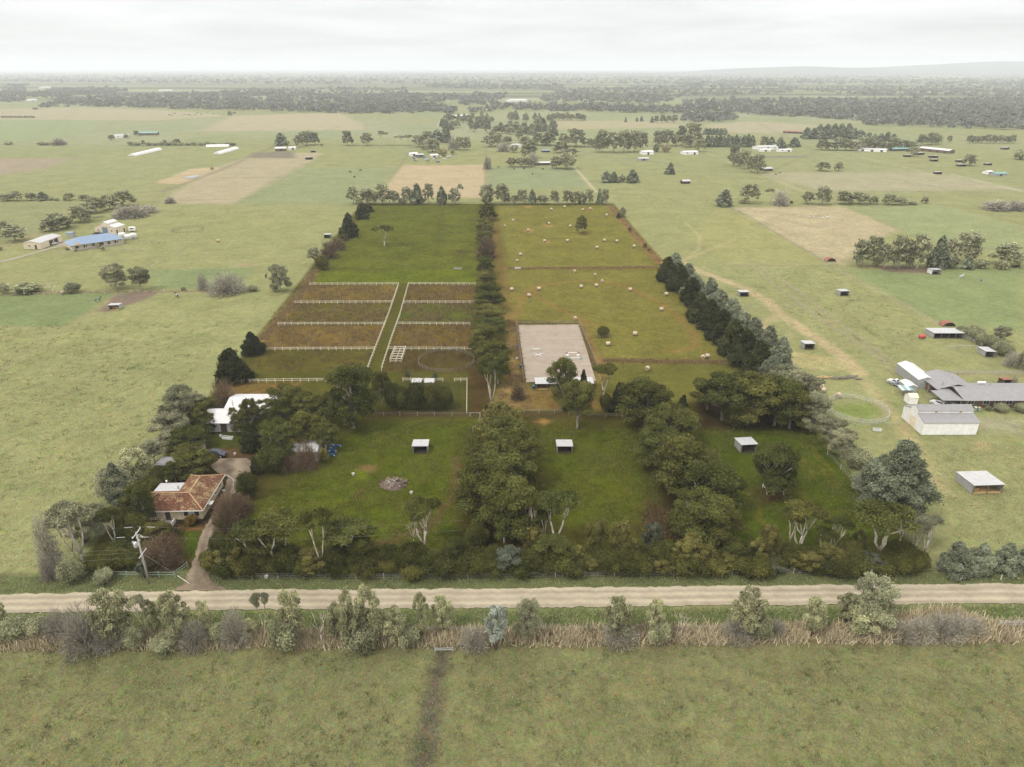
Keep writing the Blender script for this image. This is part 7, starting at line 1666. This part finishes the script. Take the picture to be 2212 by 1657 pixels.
stuff('tussocks', 'grass_tussock', [tufts(in_poly('Z', [(-60, 1405), (2280, 1388), (2360, 1700), (-140, 1700)], 420, 33, 1.2), .28, .32, 14, rng, .8), tufts(in_poly('Z', [(-60, 700), (480, 690), (150, 1225), (-60, 1225)], 500, 34, 1.2), .28, .45, 12, rng, .8), tufts(in_poly('J', [(100, 640), (800, 640), (1600, 1080), (1200, 1380), (400, 1000)], 300, 35, 1.2), .3, .5, 10, rng, .8)], 'dark green tussocks scattered over the outer fields')
stuff('field_grass', 'grass_pale_green', [tufts(in_poly('Z', [(-60, 1405), (2280, 1388), (2360, 1700), (-140, 1700)], 9000, 25, 0), .13, .22, 4, rng, .9), tufts(in_poly('Z', [(-60, 1242), (2280, 1234), (2280, 1258), (-60, 1284)], 2500, 26), .2, .3, 4, rng, .9), tufts(in_poly('Z', [(-60, 1328), (2280, 1306), (2280, 1340), (-60, 1366)], 3500, 27), .3, .3, 4, rng, .9),
    tufts(in_poly('Z', [(-60, 760), (480, 720), (150, 1225), (-60, 1225)], 6000, 28, 0), .16, .4, 4, rng, .9), tufts(in_poly('Z', [(1960, 960), (2280, 960), (2280, 1200), (2060, 1160)], 2500, 29, 0), .16, .4, 4, rng, .9)], 'short pale green grass in the fields outside')

# ------------------------------------------------------------------ labels: name the extremes of each look-alike set by size
sets_ = {}
for o_ in scene.objects:
    if o_.parent is None and o_.get('category') in ('tree', 'shrub'): sets_.setdefault(o_['label'], []).append(o_)
ENDS = (('the row between the front paddocks', 1, ('road end', 'middle part', 'dirt path end')), ('the clump between', 1, ('road end', 'middle part', 'dirt path end')),
        ('the tall row dividing', 1, ('arena end', 'lane part', 'back end')), ('boundary hedge', 1, ('near grove', 'middle part', 'back end')), ('belt along the front fence', 0, ('driveway end', 'middle part', 'far corner end')),
        ('between road and long grass', 0, ('pole end', 'rail part', 'gate end')), ('row beyond the back boundary', 0, ('green paddock end', 'middle part', 'hay paddock end')),
        ('grove behind the right', 0, ('arena side', 'middle part', 'hedge side')), ('crowding the white-roofed', 0, ('house side', 'middle part', 'paddock side')))
for lab, os_ in list(sets_.items()):
    for key, ax, ends in ENDS:
        if key in lab and len(os_) > 2:
            v_ = [o.location[ax] for o in os_]; lo, hi = min(v_), max(v_); del sets_[lab]
            for o in os_:
                o['label'] = lab + ', ' + ends[min(2, int(3 * (o.location[ax] - lo) / (hi - lo + 1e-6)))]
                sets_.setdefault(o['label'], []).append(o)
            break
for lab, os_ in sets_.items():
    if len(os_) < 2: continue
    os_.sort(key=lambda o: o.scale[0] * o.scale[1] * o.scale[2])
    v_ = [o.scale[0] * o.scale[1] * o.scale[2] for o in os_]
    if v_[-1] > 1.2 * v_[-2]: os_[-1]['label'] = ('larger ' if len(os_) == 2 else 'largest ') + lab
    if len(os_) > 2 and v_[0] < .83 * v_[1]: os_[0]['label'] = 'smallest ' + lab
    if len(os_) == 2 and v_[-1] > 1.2 * v_[-2]: os_[0]['label'] = 'smaller ' + lab

for o_ in scene.objects:
    if o_.parent is None and len(str(o_.get('label', '')).split()) > 16: o_['label'] = o_['label'].rsplit(',', 1)[0]
# ------------------------------------------------------------------ the air: thin even haze over the whole plain
m, t = newmat('haze_air'); g = G(t)
v = g.n('VolumePrincipled')
v.inputs['Color'].default_value = (.91, .94, .985, 1); v.inputs['Density'].default_value = 0.00012; v.inputs['Anisotropy'].default_value = 0.0
o = g.n('OutputMaterial'); t.links.new(v.outputs[0], o.inputs['Volume'])
tag(link('haze', MB().box(-42000, 42000, -9000, 40000, -2, 245).mesh('haze', 'haze_air')), 'thin pale haze lying over the whole plain', 'haze', None, 'stuff')
